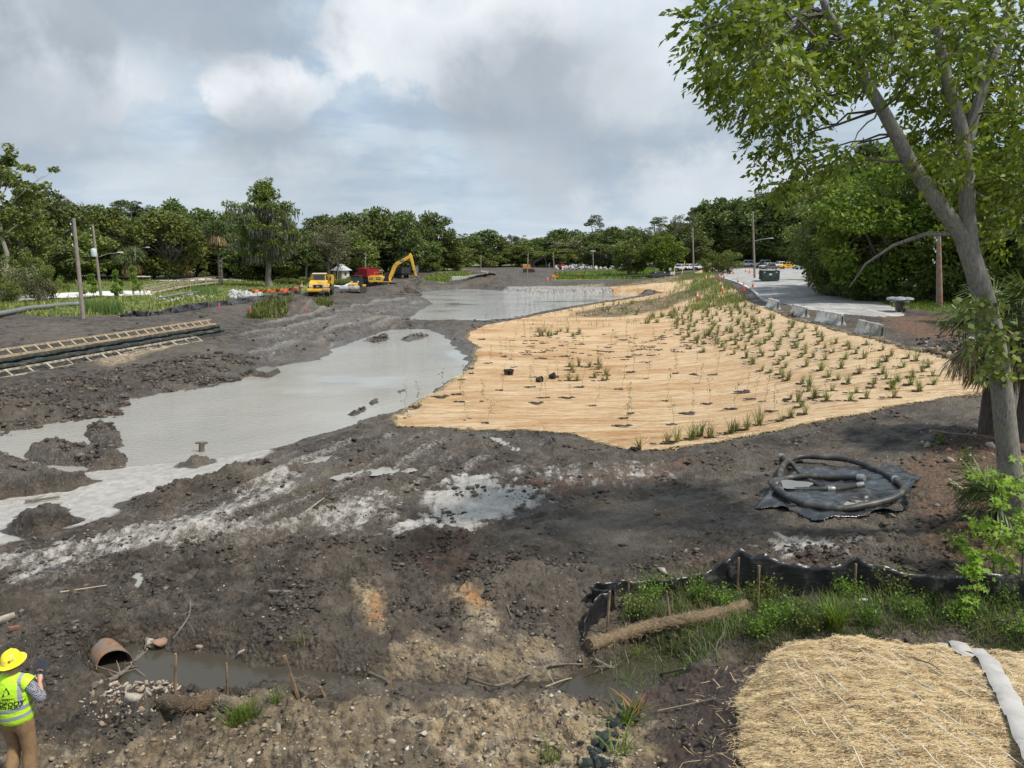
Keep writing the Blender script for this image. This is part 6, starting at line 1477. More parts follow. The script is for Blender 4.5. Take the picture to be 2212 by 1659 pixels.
o = thing('suction_hose', 'straight black hose with pale coupling running under the coil', 'hose'); mb = MB(); sp = smooth_path(h2, 8); ribbed(mb, sp, .08); mb.build('hose', HOSE_M, o, True); coupling(o, sp[0], sp[1] - sp[0], .085)
h3 = [TG(440, 468, -.01), TG(640, 475, -.01), TG(800, 483, -.01), TG(945, 490, -.01)]
o = thing('suction_hose', 'short length of black hose lying inside the coil', 'hose'); mb = MB(); sp = smooth_path(h3, 6); ribbed(mb, sp, .075); mb.build('hose', HOSE_M, o, True); coupling(o, sp[9], sp[10] - sp[9], .08); coupling(o, sp[-1], sp[-1] - sp[-2], .07)

# --- flat grey hose over the straw mat
LAY = fabric_material('grey_canvas_hose', (.42, .40, .37), .75)
P_ = []
for u, v in [(2040, 1402), (2075, 1412), (2110, 1418), (2135, 1440), (2155, 1480), (2180, 1530), (2205, 1580), (2232, 1640), (2262, 1700)]: g = GH(u, v); P_.append(g + Vector((0, 0, .075)))
sp = smooth_path(P_, 6); V = []; F = []
for i, p in enumerate(sp):
    d = sp[min(i + 1, len(sp) - 1)] - sp[max(i - 1, 0)]; d.z = 0; d.normalize(); s = Vector((d.y, -d.x, 0)); w = .118
    zz = H(p.x, p.y) + .085
    for k, (a, b) in enumerate([(-1, 0), (-.7, .022), (0, .028), (.7, .022), (1, 0), (0, -.012)]): V.append((p.x + s.x * a * w, p.y + s.y * a * w, zz + b))
for i in range(len(sp) - 1):
    for k in range(6): F.append((i * 6 + k, i * 6 + (k + 1) % 6, (i + 1) * 6 + (k + 1) % 6, (i + 1) * 6 + k))
tag(MB().add(V, F).build('lay_flat_hose', LAY, None, True), 'flattened grey canvas hose lying over the near straw mat', 'hose')

# --- coir logs
def coir_log(label, pts, r, seed, col=((.10, .068, .04), (.25, .175, .10)), lift=.6):
    rng = np.random.default_rng(seed); P_ = [GH(u, v) + Vector((0, 0, r * lift)) for u, v in pts]; sp = smooth_path(P_, 8); mb = MB()
    mb.tube(sp, [r * rng.uniform(.9, 1.1) for _ in sp], 14)
    for i, v in enumerate(mb.v): mb.v[i] = (v[0] + rng.normal() * .007, v[1] + rng.normal() * .007, v[2] + rng.normal() * .007)
    o = thing('coir_log', label, 'erosion log', P_[0]); inv = P_[0]; mb.v = [(a - inv.x, b - inv.y, c - inv.z) for a, b, c in mb.v]
    mb.build('core', mk('coir_core_%d' % seed, col[0], .95, var=.4, scale=14, bump=.8), o, True)
    n = int(900 * sum((sp[i + 1] - sp[i]).length for i in range(len(sp) - 1))); k = rng.integers(0, len(sp) - 1, n); a = rng.uniform(0, 6.28, n)
    C = np.array([tuple(sp[q].lerp(sp[q + 1], rng.uniform()) - inv) for q in k]); ax = np.array([tuple((sp[q + 1] - sp[q]).normalized()) for q in k]); s = np.cross(ax, [0, 0, 1]); s /= np.linalg.norm(s, axis=1)[:, None]; up = np.cross(s, ax)
    Nn = s * np.cos(a)[:, None] + up * np.sin(a)[:, None]; A = ax * rng.choice([-1, 1], n)[:, None] * .8 + Nn * .25 + rng.normal(size=(n, 3)) * .4; A /= np.linalg.norm(A, axis=1)[:, None]
    V, F = leaf_geo(C + Nn * r * .98, A, perp(A, rng), rng.uniform(.04, .11, n), .006, 0); nm = NT('coir_fibre_%d' % seed); nm.set('Base Color', nm.ramp(nm.geo().outputs['Random Per Island'], [(0, col[0]), (1, tuple(x * 1.5 for x in col[1]))])); nm.set('Roughness', .9)
    q = np_obj('fibres', V, F, nm.m, o); q['kind'] = 'stuff'
coir_log('long straw-coloured coir log between the stakes of the silt fence', [(1272, 1405), (1340, 1382), (1410, 1362), (1490, 1348), (1560, 1335), (1612, 1318)], .122, 31, ((.17, .12, .07), (.36, .27, .165)), .75)
coir_log('dark curved coir log at the edge of the near ditch', [(352, 1525), (400, 1532), (440, 1527), (458, 1516)], .115, 32)
coir_log('pale coir log stub beside the fresh grass clump', [(470, 1528), (500, 1532), (530, 1536)], .11, 33, ((.17, .13, .09), (.32, .25, .17)))

# --- rusty culvert pipe
RUST_M = mk('rusty_steel', (.30, .155, .08), .85, .1, var=.45, scale=7, dirt=(.17, .15, .13), dirt_amt=.6, bump=.4)
g = GH(250, 1462); o = thing('culvert_pipe', 'rusty open-ended steel culvert pipe sticking out of the mud bank', 'pipe', (g.x, g.y, g.z + .2)); o.rotation_euler = (0, R(-4), R(-46))
mb = MB(); n = 28; r, ri, L = .30, .285, 1.5; V = []; F = []
for (xx, rr_) in [(-L, r), (-.25, r), (0, r), (0, ri), (-.3, ri), (-L, ri)]:
    for k in range(n): a = 2 * math.pi * k / n; V.append((xx + (.05 * math.sin(a * 2) if xx == 0 else 0), rr_ * math.cos(a), rr_ * math.sin(a)))
for i in range(5):
    for k in range(n): F.append((i * n + k, i * n + (k + 1) % n, (i + 1) * n + (k + 1) % n, (i + 1) * n + k))
mb.add(V, F).build('shell', RUST_M, o, True); MB().cyl((-L + .02, 0, 0), ri, .01, 'x', 24).build('dark_end', mk('pipe_inside_shade', (.02, .018, .015), .95), o)  # near-black disc at the far end paints the shade inside the pipe

# --- free stakes along the ditch
for (u, v, ut, vt, lab, w) in [(376, 1500, 379, 1412, 'upright wooden stake beside the dark coir log', .034), (491, 1506, 489, 1432, 'thin wooden stake standing in the ditch water', .026), (652, 1508, 614, 1416, 'wooden stake leaning left over the ditch', .04), (845, 1508, 843, 1436, 'upright wooden stake on the near ditch bank', .034), (1262, 1436, 1258, 1415, 'short broken stake under the coir log', .03)]:
    g = GH(u, v); tp = AT(ut, vt, g.y - .02); q = stake(None, g - Vector((0, 0, .2)), tp, w, 'wooden_stake'); tag(q, lab, 'stake')
g = GH(655, 1512); a = AT(692, 1484, g.y - .1); b = AT(702, 1505, g.y - .05); o = thing('broken_stake', 'snapped stake bent to a corner beside the ditch', 'stake'); stake(None, g, a, .035, 'shaft', o); stake(None, a, b, .035, 'tip', o)
PINKF = mk('pink_flag', (.75, .12, .14), .6); WHITE = mk('white_paint', (.74, .74, .72), .6, var=.12)
# --- fallen branches and sticks
def branch(label, pts, r0, r1, seed, mat=None, twigs=4, lift=.02):
    rng = np.random.default_rng(seed); P_ = [GH(u, v) + Vector((0, 0, r0 * .6 + lift + dz)) for u, v, dz in pts]; sp = smooth_path(P_, 5); mb = MB(); n = len(sp); mb.tube(sp, [r0 + (r1 - r0) * i / (n - 1) for i in range(n)], 7)
    for _ in range(twigs):
        k = rng.integers(1, n - 1); d = Vector(rng.normal(size=3) * .22); d.z = abs(d.z) * .7; mb.tube([sp[k], sp[k] + d * .5 + Vector(rng.normal(size=3) * .02), sp[k] + d], [r1 * .9, r1 * .6, r1 * .3], 4)
    tag(mb.build('fallen_branch', mat or WOOD_G, None, True), label, 'branch')
branch('long forked grey branch lying along the ditch', [(1012, 1468, 0), (1050, 1486, .03), (1085, 1488, .04), (1140, 1468, .06), (1200, 1447, .06), (1262, 1442, .03)], .022, .014, 1)
branch('curved dark branch across the end of the ditch', [(1284, 1432, .03), (1320, 1452, .05), (1370, 1464, .05), (1420, 1465, .04), (1478, 1455, .05)], .032, .02, 2, WOOD_G, 8)
branch('short log half sunk in the ditch', [(770, 1450, .0), (800, 1460, .01), (840, 1478, .0)], .032, .026, 3, WOOD_G, 0)
branch('thin pale stick over the dark ditch pool', [(1180, 1492, .04), (1230, 1478, .08), (1290, 1474, .08), (1330, 1468, .05)], .012, .006, 4, mk('pale_stick', (.40, .32, .22), .85), 6)
branch('straight stick lying on the mud flat', [(130, 1282, .0), (230, 1268, .01)], .016, .01, 5, mk('pale_stick', (.40, .32, .22), .85), 0)
branch('crooked branch leaning above the culvert pipe', [(375, 1385, .02), (395, 1360, .04), (410, 1335, .06), (412, 1312, .1)], .016, .01, 6)
branch('branch tangle wedged under the culvert mouth', [(205, 1488, .02), (245, 1478, .05), (285, 1452, .08), (320, 1420, .12)], .05, .02, 7, WOOD_G, 10)
branch('thin twig over the mouth of the culvert', [(300, 1440, .1), (285, 1455, .16), (315, 1475, .1)], .008, .004, 8, mk('pale_stick', (.40, .32, .22), .85), 5)
branch('short log lying on the brown mud', [(582, 1283, .0), (630, 1284, .0)], .045, .04, 9, WOOD_G, 0)
branch('stick on the sand behind the mud ridge', [(660, 1108, .0), (700, 1078, .0)], .02, .012, 10, mk('pale_stick', (.40, .32, .22), .85), 0)
branch('driftwood lying in the white slurry', [(55, 1088, .03), (95, 1084, .04), (130, 1078, .03)], .05, .03, 11, WOOD_G, 1)
branch('pale broken bough on the littered bank', [(2048, 1042, .03), (2075, 1062, .05), (2098, 1080, .03)], .045, .03, 12, mk('pale_stick', (.40, .32, .22), .85), 3)
branch('fallen bough across the weeds by the big trunk', [(2015, 940, .1), (2060, 950, .15), (2130, 956, .15), (2180, 965, .1)], .04, .025, 13, WOOD_G, 4)
branch('root-like stick below the coir log', [(1560, 1330, .0), (1565, 1370, .05), (1548, 1400, .03), (1550, 1432, .0)], .016, .008, 14, WOOD_G, 3)
branch('thin straw-coloured stick on the peat bank', [(1420, 1540, .01), (1500, 1525, .02), (1545, 1512, .01)], .008, .005, 15, mk('pale_stick', (.40, .32, .22), .85), 2)
branch('dark stick lying over the straw mat', [(1975, 1436, .06), (2010, 1450, .07), (2028, 1462, .06)], .010, .006, 16, WOOD_G, 3)
branch('long stick beside the mud ridge', [(1095, 1310, .0), (1110, 1340, .02), (1150, 1352, .01), (1185, 1350, .0)], .012, .007, 17, WOOD_G, 2)
branch('brown stick at the bottom of the rubble bank', [(905, 1650, .0), (925, 1620, .02), (940, 1600, .0)], .016, .012, 18, WOOD_G, 0)
branch('small stick at the left rubble bank', [(500, 1650, .0), (520, 1615, .01)], .014, .01, 19, WOOD_G, 1)
# --- stump standing in the pond
g = G(436, 975, 0); o = thing('tree_stump', 'small broken stump standing in the shallow pond', 'stump', (g.x, g.y, 0)); mb = MB(); mb.tube([(0, 0, -.3), (0, 0, .22), (.05, 0, .35)], [.13, .11, .12], 8); mb.build('stem', WOOD_G, o, True); MB().box(-.22, .25, -.06, .06, .30, .38).build('snag', WOOD_G, o, False, .02)
# --- dark plant netting at the bottom
mb = MB(); rng_ = np.random.default_rng(5)
for k in range(46):
    t = k / 45; u = 1355 - 90 * t + rng_.normal() * 16; v = 1545 + 130 * t + rng_.normal() * 8; g = GH(u, min(v, 1700)); V, F = LUMPS[k % 8]; s = rng_.uniform(.04, .085); mb.add([tuple(Vector(q) * s + g + Vector((0, 0, .02))) for q in V], [tuple(f) for f in F])
tag(mb.build('dark_netting', mk('dark_green_netting', (.022, .032, .028), .8, var=.5, scale=40), None, True), 'bunched dark green netting beside the peat bank', 'netting', None, 'stuff')
# --- litter
for (u, v, s, lab) in [(1868, 1308, .05, 'crumpled white paper caught in the weeds'), (2075, 995, .06, 'white scrap of plastic in the litter by the tree'), (2095, 985, .05, 'bluish plastic scrap in the litter by the tree'), (1925, 1055 - 0, .05, 'white scrap of paper beside the plastic sheet')]:
    g = GH(u, v); V, F = LUMPS[int(u) % 8]; o = MB().add([tuple(Vector((q[0] * s, q[1] * s * .6, q[2] * s * .6))) for q in V], [tuple(f) for f in F]).build('litter', WHITE); o.location = g + Vector((0, 0, .12 if u == 1868 else .03)); tag(o, lab, 'litter')

# ------------------------------------------------------------------ the worker
def worker():
    x, y = -6.42, 9.1; z0 = H(x, y) - .02
    o = thing('person', 'person in yellow hard hat and lime safety vest walking across the mud', 'person', (x, y, z0), R(4))
    def skin(name, verts, edges, mat, root=0, sub=2, parent=o):
        me = bpy.data.meshes.new(name); me.from_pydata([v[:3] for v in verts], edges, []); ob = link(bpy.data.objects.new(name, me), parent)
        m = ob.modifiers.new('skin', 'SKIN'); m.use_smooth_shade = True
        sv = me.skin_vertices[0].data
        for i, v in enumerate(verts):
            r = v[3]; sv[i].radius = (r, r) if not isinstance(r, tuple) else r; sv[i].use_root = (i == root)
        s = ob.modifiers.new('sub', 'SUBSURF'); s.levels = sub; s.render_levels = sub
        me.materials.append(mat); return ob
    SKIN = mk('sunburnt_skin', (.50, .28, .20), .55, var=.12, scale=12); PANTS = mk('brown_work_trousers', (.27, .165, .08), .9, var=.28, scale=9, bump=.5); BOOT = mk('dark_boots', (.07, .04, .025), .7, var=.3)
    # faces +Y (away). x to the right. One continuous body; fingers are their own chains
    B = [(0,0,.98,.09),(0,.0,1.15,.09),(0,-.01,1.32,.135),(.0,-.01,1.45,.11),(0,.0,1.53,.06),(0,.02,1.61,.058),
         (.21,-.01,1.43,.062),(.345,-.02,1.19,.045),(.21,.22,1.25,.035),(.17,.29,1.29,.026),
         (-.21,-.01,1.43,.062),(-.29,.0,1.16,.046),(-.27,.04,.92,.036),(-.26,.06,.85,.028),
         (.095,0,.90,.095),(.10,.02,.50,.062),(.10,-.04,.09,.045),(.10,.06,.04,.04),
         (-.095,0,.90,.095),(-.10,.10,.53,.062),(-.10,-.10,.22,.045),(-.10,-.04,.12,.04)]
    E = [(0,1),(1,2),(2,3),(3,4),(4,5),(3,6),(6,7),(7,8),(8,9),(3,10),(10,11),(11,12),(12,13),(0,14),(14,15),(15,16),(16,17),(0,18),(18,19),(19,20),(20,21)]
    body = skin('body', B, E, SKIN)
    # head with face, ears and short hair under the hat
    hd = MB(); prof = []
    import bmesh
    bm = bmesh.new(); bmesh.ops.create_uvsphere(bm, u_segments=18, v_segments=14, radius=1.0)
    for v in bm.verts: c = v.co; c.x *= .082; c.y *= .100 * (1.0 if c.y < 0 else 1.02); c.z *= .122; c.y += .012 if c.z < -.03 else 0
    me = bpy.data.meshes.new('head'); bm.to_mesh(me); bm.free(); me.materials.append(SKIN)
    for p in me.polygons: p.use_smooth = True
    head = link(bpy.data.objects.new('head', me), o); head.location = (0, .035, 1.70)
    nose = MB().prism([(.095, -.03), (.125, -.028), (.10, .03)], -.014, .014, 'x'); nose.box(-.03, .03, .088, .102, -.062, -.054); nose.build('face', SKIN, head)
    for s in (-1, 1): e = MB().tube([(s * .078, .0, -.02), (s * .092, -.012, -.012)], [.026, .020], 8).build('ear', SKIN, head, True); MB().cyl((s * .03, .088, .01), .011, .012, 'y', 8).build('eye', WHITE, head)
    hair = MB().lathe([(.084, -.055), (.092, -.02), (.094, .03), (.08, .07), (.02, .10)], 18); hr = hair.build('hair', mk('short_brown_hair', (.10, .065, .04), .8, var=.4, scale=40), head, True); hr.location = (0, -.012, 0); hr.scale = (.93, 1.05, 1)
    # clothing
    shirt = NT('checked_shirt'); v = shirt.coord('Object'); w1 = shirt.N.new('ShaderNodeTexChecker'); shirt.L.new(v, w1.inputs[0]); w1.inputs['Scale'].default_value = 55; w1.inputs[1].default_value = (.33, .33, .35, 1); w1.inputs[2].default_value = (.07, .07, .09, 1); shirt.set('Base Color', w1.outputs[0]); shirt.set('Roughness', .9)
    S_ = [(0,0,1.02,(.15,.115)),(0,-.005,1.2,(.15,.115)),(0,-.01,1.34,(.165,.12)),(0,-.01,1.46,(.12,.09)),(0,.005,1.55,(.074,.074)),(.215,-.01,1.425,.082),(.35,-.02,1.19,.064),(.26,.15,1.225,.052),(-.215,-.01,1.425,.082),(-.295,.0,1.16,.064),(-.28,.03,.99,.05)]
    skin('shirt', S_, [(0,1),(1,2),(2,3),(3,4),(3,5),(5,6),(6,7),(3,8),(8,9),(9,10)], shirt.m)
    T_ = [(0,0,1.13,(.19,.14)),(0,0,.96,(.19,.145)),(.10,0,.86,.118),(.105,.03,.50,.092),(.105,-.02,.27,.085),(.105,-.035,.05,.084),(-.10,0,.86,.118),(-.105,.09,.53,.092),(-.11,.0,.34,.085),(-.105,-.08,.20,.08)]
    skin('trousers', T_, [(0,1),(1,2),(2,3),(3,4),(4,5),(1,6),(6,7),(7,8),(8,9)], PANTS)
    for pts in ([(.105,-.05,.09),(.105,.0,.06),(.108,.12,.045),(.11,.20,.04)], [(-.105,-.10,.23),(-.105,-.07,.17),(-.105,.04,.11),(-.105,.11,.085)]):
        MB().tube(pts, [.058, .062, .052, .03], 10).build('boot', BOOT, o, True)
    # vest: back panel colour with grey bands
    ve = NT('lime_safety_vest'); v = ve.coord('Object'); sx = ve.N.new('ShaderNodeSeparateXYZ'); ve.L.new(v, sx.inputs[0]); zz = sx.outputs[2]; ax = ve.math('ABSOLUTE', sx.outputs[0])
    def band(val, a, b): return ve.math('MULTIPLY', ve.math('GREATER_THAN', val, a), ve.math('LESS_THAN', val, b))
    tilt = ve.math('SUBTRACT', zz, ve.math('MULTIPLY', sx.outputs[0], .18))
    bands = ve.math('MAXIMUM', band(tilt, 1.105, 1.155), band(tilt, .995, 1.045)); bands = ve.math('MAXIMUM', bands, ve.math('MULTIPLY', band(ax, .115, .165), ve.math('GREATER_THAN', zz, 1.155)))
    base = ve.mix(ve.rng(ve.noise(v, 7, 5, .6), .35, .65), (.42, .74, .015), (.60, .92, .04)); edge = ve.math('LESS_THAN', tilt, .90)
    c = ve.mix(bands, base, (.30, .31, .32)); c = ve.mix(edge, c, (.03, .03, .03)); ve.set('Base Color', c); ve.set('Roughness', .6); ve.bump(ve.noise(ve.map(v, (1, 1, 2)), 9, 4, .6), .5, .03)
    V_ = [(0,0,.87,(.235,.168)),(0,0,1.02,(.228,.165)),(0,-.005,1.20,(.225,.162)),(0,-.01,1.36,(.232,.16)),(.0,-.012,1.47,(.205,.135)),(0,-.01,1.545,(.125,.105)),(0,-.005,1.575,(.1,.09))]
    vest = skin('safety_vest', V_, [(0,1),(1,2),(2,3),(3,4),(4,5),(5,6)], ve.m)
    for s in (-1, 1):   # shoulder caps of the vest
        MB().tube([(s * .06, -.01, 1.51), (s * .15, -.01, 1.475), (s * .215, -.01, 1.43)], [.08, .098, .106], 12).build('vest_shoulder', ve.m, vest, True)
    INK = mk('black_print', (.015, .015, .015), .7)
    def text(body_, size, loc, name, mat, parent, shear=0.0, sx_=1.0):
        cu = bpy.data.curves.new(name, 'FONT'); cu.body = body_; cu.size = size; cu.align_x = 'CENTER'; cu.align_y = 'CENTER'; cu.shear = shear; cu.extrude = 0; cu.offset = size * .035
        tmp = bpy.data.objects.new(name, cu); COL.objects.link(tmp); dg = bpy.context.evaluated_depsgraph_get(); me = bpy.data.meshes.new_from_object(tmp.evaluated_get(dg)); COL.objects.unlink(tmp); bpy.data.objects.remove(tmp)
        me.materials.clear(); me.materials.append(mat); ob = link(bpy.data.objects.new(name, me), parent); ob.location = loc; ob.rotation_euler = (R(90), 0, 0); ob.scale = (sx_, 1, 1); return ob
    def wrap(ob): m = ob.modifiers.new('wrap', 'SHRINKWRAP'); m.target = vest; m.wrap_method = 'PROJECT'; m.use_project_x = m.use_project_y = False; m.use_project_z = True; m.use_negative_direction = True; m.use_positive_direction = True; m.offset = .004
    for ob in (text('NOBODY', .078, (0, -.24, 1.235), 'vest_print', INK, vest, .2, 1.05), text('GETS HURT', .054, (0, -.24, 1.183), 'vest_print', INK, vest, .2, 1.05), text('SAFETY', .042, (.005, -.24, 1.302), 'vest_print', INK, vest)): wrap(ob)
    tri = MB(); n = 10; P3 = []
    def P_t(a, b): return (a, b, 0)
    for (pa, pb, pc) in [((-.085, -.062), (-.074, -.055), (0, .098)), ((.085, -.062), (0, .115), (.074, -.055)), ((-.085, -.066), (.085, -.066), (0, -.056))]:
        tri.add([P_t(*pa), P_t(*pb), P_t(*pc)], [(0, 1, 2)])
    tri.add([P_t(-.055, -.008), P_t(.02, .02), P_t(.04, .03), P_t(0, .105)], [(0, 1, 2, 3)])
    tr = tri.build('vest_print', INK, vest); tr.location = (0, -.24, 1.345); tr.scale = (1.15, 1.15, 1); tr.rotation_euler = (R(90), 0, 0); wrap(tr)
    # hard hat
    HAT = mk('yellow_hard_hat', (.85, .70, .02), .35, var=.08)
    hat = MB().lathe([(.005, .128), (.05, .122), (.09, .095), (.115, .045), (.124, .0), (.128, -.012), (.172, -.026), (.170, -.034), (.122, -.022)], 26); h = hat.build('hard_hat', HAT, o, True); h.location = (0, .03, 1.755); h.scale = (.96, 1.1, 1.0); h.rotation_euler = (R(8), R(-4), 0)
    for a in (-.5, 0, .5): MB().tube([(math.sin(a) * .03, -.112 + abs(a) * .02, .05), (math.sin(a) * .025, -.05, .125), (0, .0, .137), (0, .06, .118)], .009, 6).build('rib', HAT, h, True)
    for k, (a, zz_, cc) in enumerate([(-.75, .03, (.75, .30, .05)), (-.15, .028, (.7, .7, .68)), (.45, .045, (.35, .10, .04)), (.8, .055, (.5, .45, .3)), (-1.1, .02, (.6, .55, .4))]):
        q = MB().cyl((0, 0, 0), .017, .003, 'y', 12).build('sticker', mk('sticker_%d' % k, cc, .5), h); q.location = (math.sin(a) * .118, -math.cos(a) * .1185, zz_); q.rotation_euler = (R(-14), 0, a)
    MB().tube([(-.08, -.05, -.03), (-.05, -.098, -.035), (0, -.112, -.035), (.05, -.098, -.035), (.08, -.05, -.03)], .012, 6).build('suspension_band', DARK, h, True)
    # hands: palm and five bent fingers each, the right round a tablet, the left round a cup
    def hand(c, fwd, side, curl, name):
        c = Vector(c); f = Vector(fwd).normalized(); s = Vector(side).normalized(); n_ = f.cross(s).normalized(); mb = MB()
        mb.tube([c - f * .02, c + f * .03, c + f * .075], [.026, .034, .032], 10)
        for k, (off, L) in enumerate([(-.028, .062), (-.010, .074), (.009, .070), (.027, .056)]):
            a = c + f * .072 + s * off; p1 = a + f * L * .45 + n_ * curl * .012; p2 = p1 + f * L * .25 + n_ * curl * .03; p3 = p2 + n_ * curl * .03 - f * .004
            mb.tube([a - f * .01, p1, p2, p3], [.0095, .009, .0085, .006], 7)
        t0 = c + f * .02 - s * .03; mb.tube([t0, t0 - s * .028 + f * .028, t0 - s * .03 + f * .055 + n_ * curl * .02], [.012, .0105, .008], 7)
        return mb.build(name, SKIN, body, True)
    hand((.17, .30, 1.295), (-.2, .75, .6), (.9, .2, -.1), -1, 'hand'); hand((-.258, .065, .83), (.0, .3, -1), (0, 1, .2), 1, 'hand')
    tb = thing('tablet', 'dark tablet held up in the right hand of the worker', 'tablet', (x, y, z0), R(4)); t = MB().box(-.075, .075, -.005, .005, 0, .22).build('case', mk('tablet_case', (.05, .055, .075), .4), tb, False, .004); t.location = (.14, .345, 1.33); t.rotation_euler = (R(-18), R(10), 0)
    MB().box(-.065, .065, .006, .008, .012, .208).build('screen', GLASS, t)
    cp = thing('cup', 'white cup in the left hand of the worker', 'cup', (x, y, z0), R(4)); q = MB().lathe([(.027, 0), (.037, .11), (.039, .115)], 14).build('wall', WHITE, cp, True); q.location = (-.275, .02, .74); MB().lathe([(.04, .112), (.04, .124), (.03, .126)], 14).build('lid', WHITE, q, True)
worker()
# ------------------------------------------------------------------ terrace of wrapped geotextile and its timber forms
GEO = fabric_material('dark_green_geotextile', (.016, .022, .017), .8)
def along(s, n, z): return Vector((WA.x + wdir.x * s + wnor.x * n, WA.y + wdir.y * s + wnor.y * n, z))
o = thing('geotextile_wall', 'stepped terrace of dark geotextile wraps along the left bank', 'retaining wall', along(0, -.5, .7))
inv = Vector(o.location)
for k in range(3):
    z0 = .62 + .30 * k; n0 = .35 - .42 * k; mb = MB(); V = []; F = []; prof = [(-1.3, 0), (0, -.02), (.12, .06), (.16, .16), (.12, .26), (.02, .31), (-.5, .315), (-1.3, .31)]; ns = 90
    for i in range(ns + 1):
        s = -13 + (wlen + 13.3) * i / ns
        for (a, b) in prof: w = .03 * math.sin(s * 2.3 + k) + .025 * math.sin(s * 5.7 + 2 * k); V.append(along(s, n0 + a * (1 + w * 2), z0 + b + w * (b > .1)) - inv)
    m = len(prof)
    for i in range(ns):
        for j in range(m - 1): F.append((i * m + j, i * m + j + 1, (i + 1) * m + j + 1, (i + 1) * m + j))
    F += [tuple(range(m)), tuple(range(ns * m + m - 1, ns * m - 1, -1))]
    mb.add(V, F).build('fabric_lift', GEO, o, True)
V = []; F = []
for i in range(61):
    s = -13 + (wlen + 12.5) * i / 60
    for a in (-1.1, -1.9, -2.7 + .3 * math.sin(s)): V.append(along(s, a, 0)); V[-1].z = H(V[-1].x, V[-1].y) + .05 if a < -1.2 else 1.545
for i in range(60):
    for j in range(2): F.append((i * 3 + j, i * 3 + j + 1, i * 3 + j + 4, i * 3 + j + 3))
MB().add([v - inv for v in V], F).build('fabric_tail', GEO, o, True)
def form(label, s0, s1, na, nb, z, step, mat, rise=0.0):
    o = thing('timber_form', label, 'timber frame', along(s0, na, z)); inv = Vector(o.location)
    def bar(a, b, w, h, name):
        d = (b - a); d.normalize(); L = (b - a).length; M = Matrix.Translation(a - inv) @ d.to_track_quat('Y', 'Z').to_matrix().to_4x4(); MB().box(-w / 2, w / 2, 0, L, 0, h, M).build(name, mat, o)
    bar(along(s0, na, z), along(s1, na, z), .05, .15, 'rail'); bar(along(s0, nb, z + rise), along(s1, nb, z + rise), .05, .12, 'rail')
    k = s0
    while k <= s1: bar(along(k, na, z + .06), along(k, nb, z + rise + .05), .11, .06, 'crosspiece'); k += step * random.uniform(.92, 1.08)
form('long ladder-like frame of new lumber along the top of the geotextile terrace', -8, wlen + .1, -.60, -1.05, 1.54, 1.0, LUMBER, .36)
form('ladder-like timber frame lying on the mud below the terrace', -8, wlen - 5.2, 1.55, 1.05, .70, 1.5, mk('muddy_lumber', (.50, .43, .33), .85, var=.3, scale=6, dirt=(.2, .16, .12), dirt_amt=.5), .34)

# ------------------------------------------------------------------ jersey barriers
CONC_B = mk('stained_barrier_concrete', (.55, .53, .48), .9, var=.16, scale=2.2, dirt=(.20, .185, .15), dirt_amt=.55, bump=.3)
CONC_W = mk('whitewashed_barrier_concrete', (.74, .74, .71), .9, var=.12, scale=2.6, dirt=(.26, .25, .22), dirt_amt=.5, bump=.3)
JP = [(-.30, 0), (-.30, .07), (-.16, .33), (-.09, .84), (.09, .84), (.16, .33), (.30, .07), (.30, 0)]
def barrier(u0, v0, u1, v1, label, mat, grunge=0, L=None):
    a = GH(u0, v0); b = GH(u1, v1); c = (a + b) / 2; d = b - a; d.z = 0; L = L or max(2.6, min(d.length, 3.7)); rz = math.atan2(d.y, d.x)
    o = thing('concrete_barrier', label, 'barrier', (c.x, c.y, min(H(c.x, c.y), a.z, b.z) - .03), rz); mb = MB(); n = 8
    for i in range(n): mb.prism(JP, -L / 2 + L * i / n, -L / 2 + L * (i + 1) / n, 'x')
    q = MB().prism(JP, -L / 2, L / 2, 'x').build('body', mat, o, False, .02)
    for s in (-1, 1): MB().box(-.02, .02, -.035, .035, .12, .70).build('end_slot', DARK, o).location = (s * (L / 2 + .004), 0, 0)
    for s in (-.55, .55): MB().box(s * L / 2 - .22, s * L / 2 + .22, -.304, .304, .0, .055).build('lift_notch', DARK, o)
    for s in (-.6, .6): MB().tube([(s * L / 2, -.05, .84), (s * L / 2, -.05, .92), (s * L / 2, .05, .92), (s * L / 2, .05, .84)], .012, 6).build('lifting_loop', STEEL, o)
    return o, L
barrier(1660, 663, 1680, 669, 'concrete barrier at the bend of the curb, farthest along the row', CONC_W)
barrier(1712, 678, 1742, 686, 'concrete barrier with a rock leaning on its left end', CONC_W)
barrier(1764, 693, 1822, 704, 'whitewashed concrete barrier with drip stains', CONC_W)
ob, L = barrier(1848, 716, 1912, 728, 'grey concrete barrier with white paint scrawl on its side', CONC_B)
# the paint scrawl: three loose strokes on the face that looks at the slope
SCR = mk('white_spray_paint', (.82, .82, .80), .7, var=.05)
for st in ([(-.25, .30), (-.22, .55), (-.12, .62), (-.10, .30)], [(-.10, .46), (.02, .48), (.06, .66), (.08, .30)], [(.08, .42), (.18, .60), (.28, .52), (.24, .30), (.36, .26)], [(-.30, .22), (-.05, .20), (.2, .22)]):
    pts = []
    for (a, b) in st:
        yy = -(.16 - (b - .33) * .07 / .51 if b > .33 else .16 + (.33 - b) * .14 / .26) - .006; pts.append((a, yy, b))
    sgn = 1 if (ob.matrix_basis.to_3x3() @ Vector((0, -1, 0))).x < 0 else -1
    MB().tube([(p[0], p[1] * sgn, p[2]) for p in pts], .028, 5).build('paint_scrawl', SCR, ob)
g = GH(1708, 682); q = link(bpy.data.objects.new('leaning_rock', lime_me[2])); q.location = g + Vector((0, 0, .22)); q.scale = (.3, .25, .38); q.rotation_euler = (.4, .5, 1); tag(q, 'brownish rock leaning against the end of a barrier', 'rock')
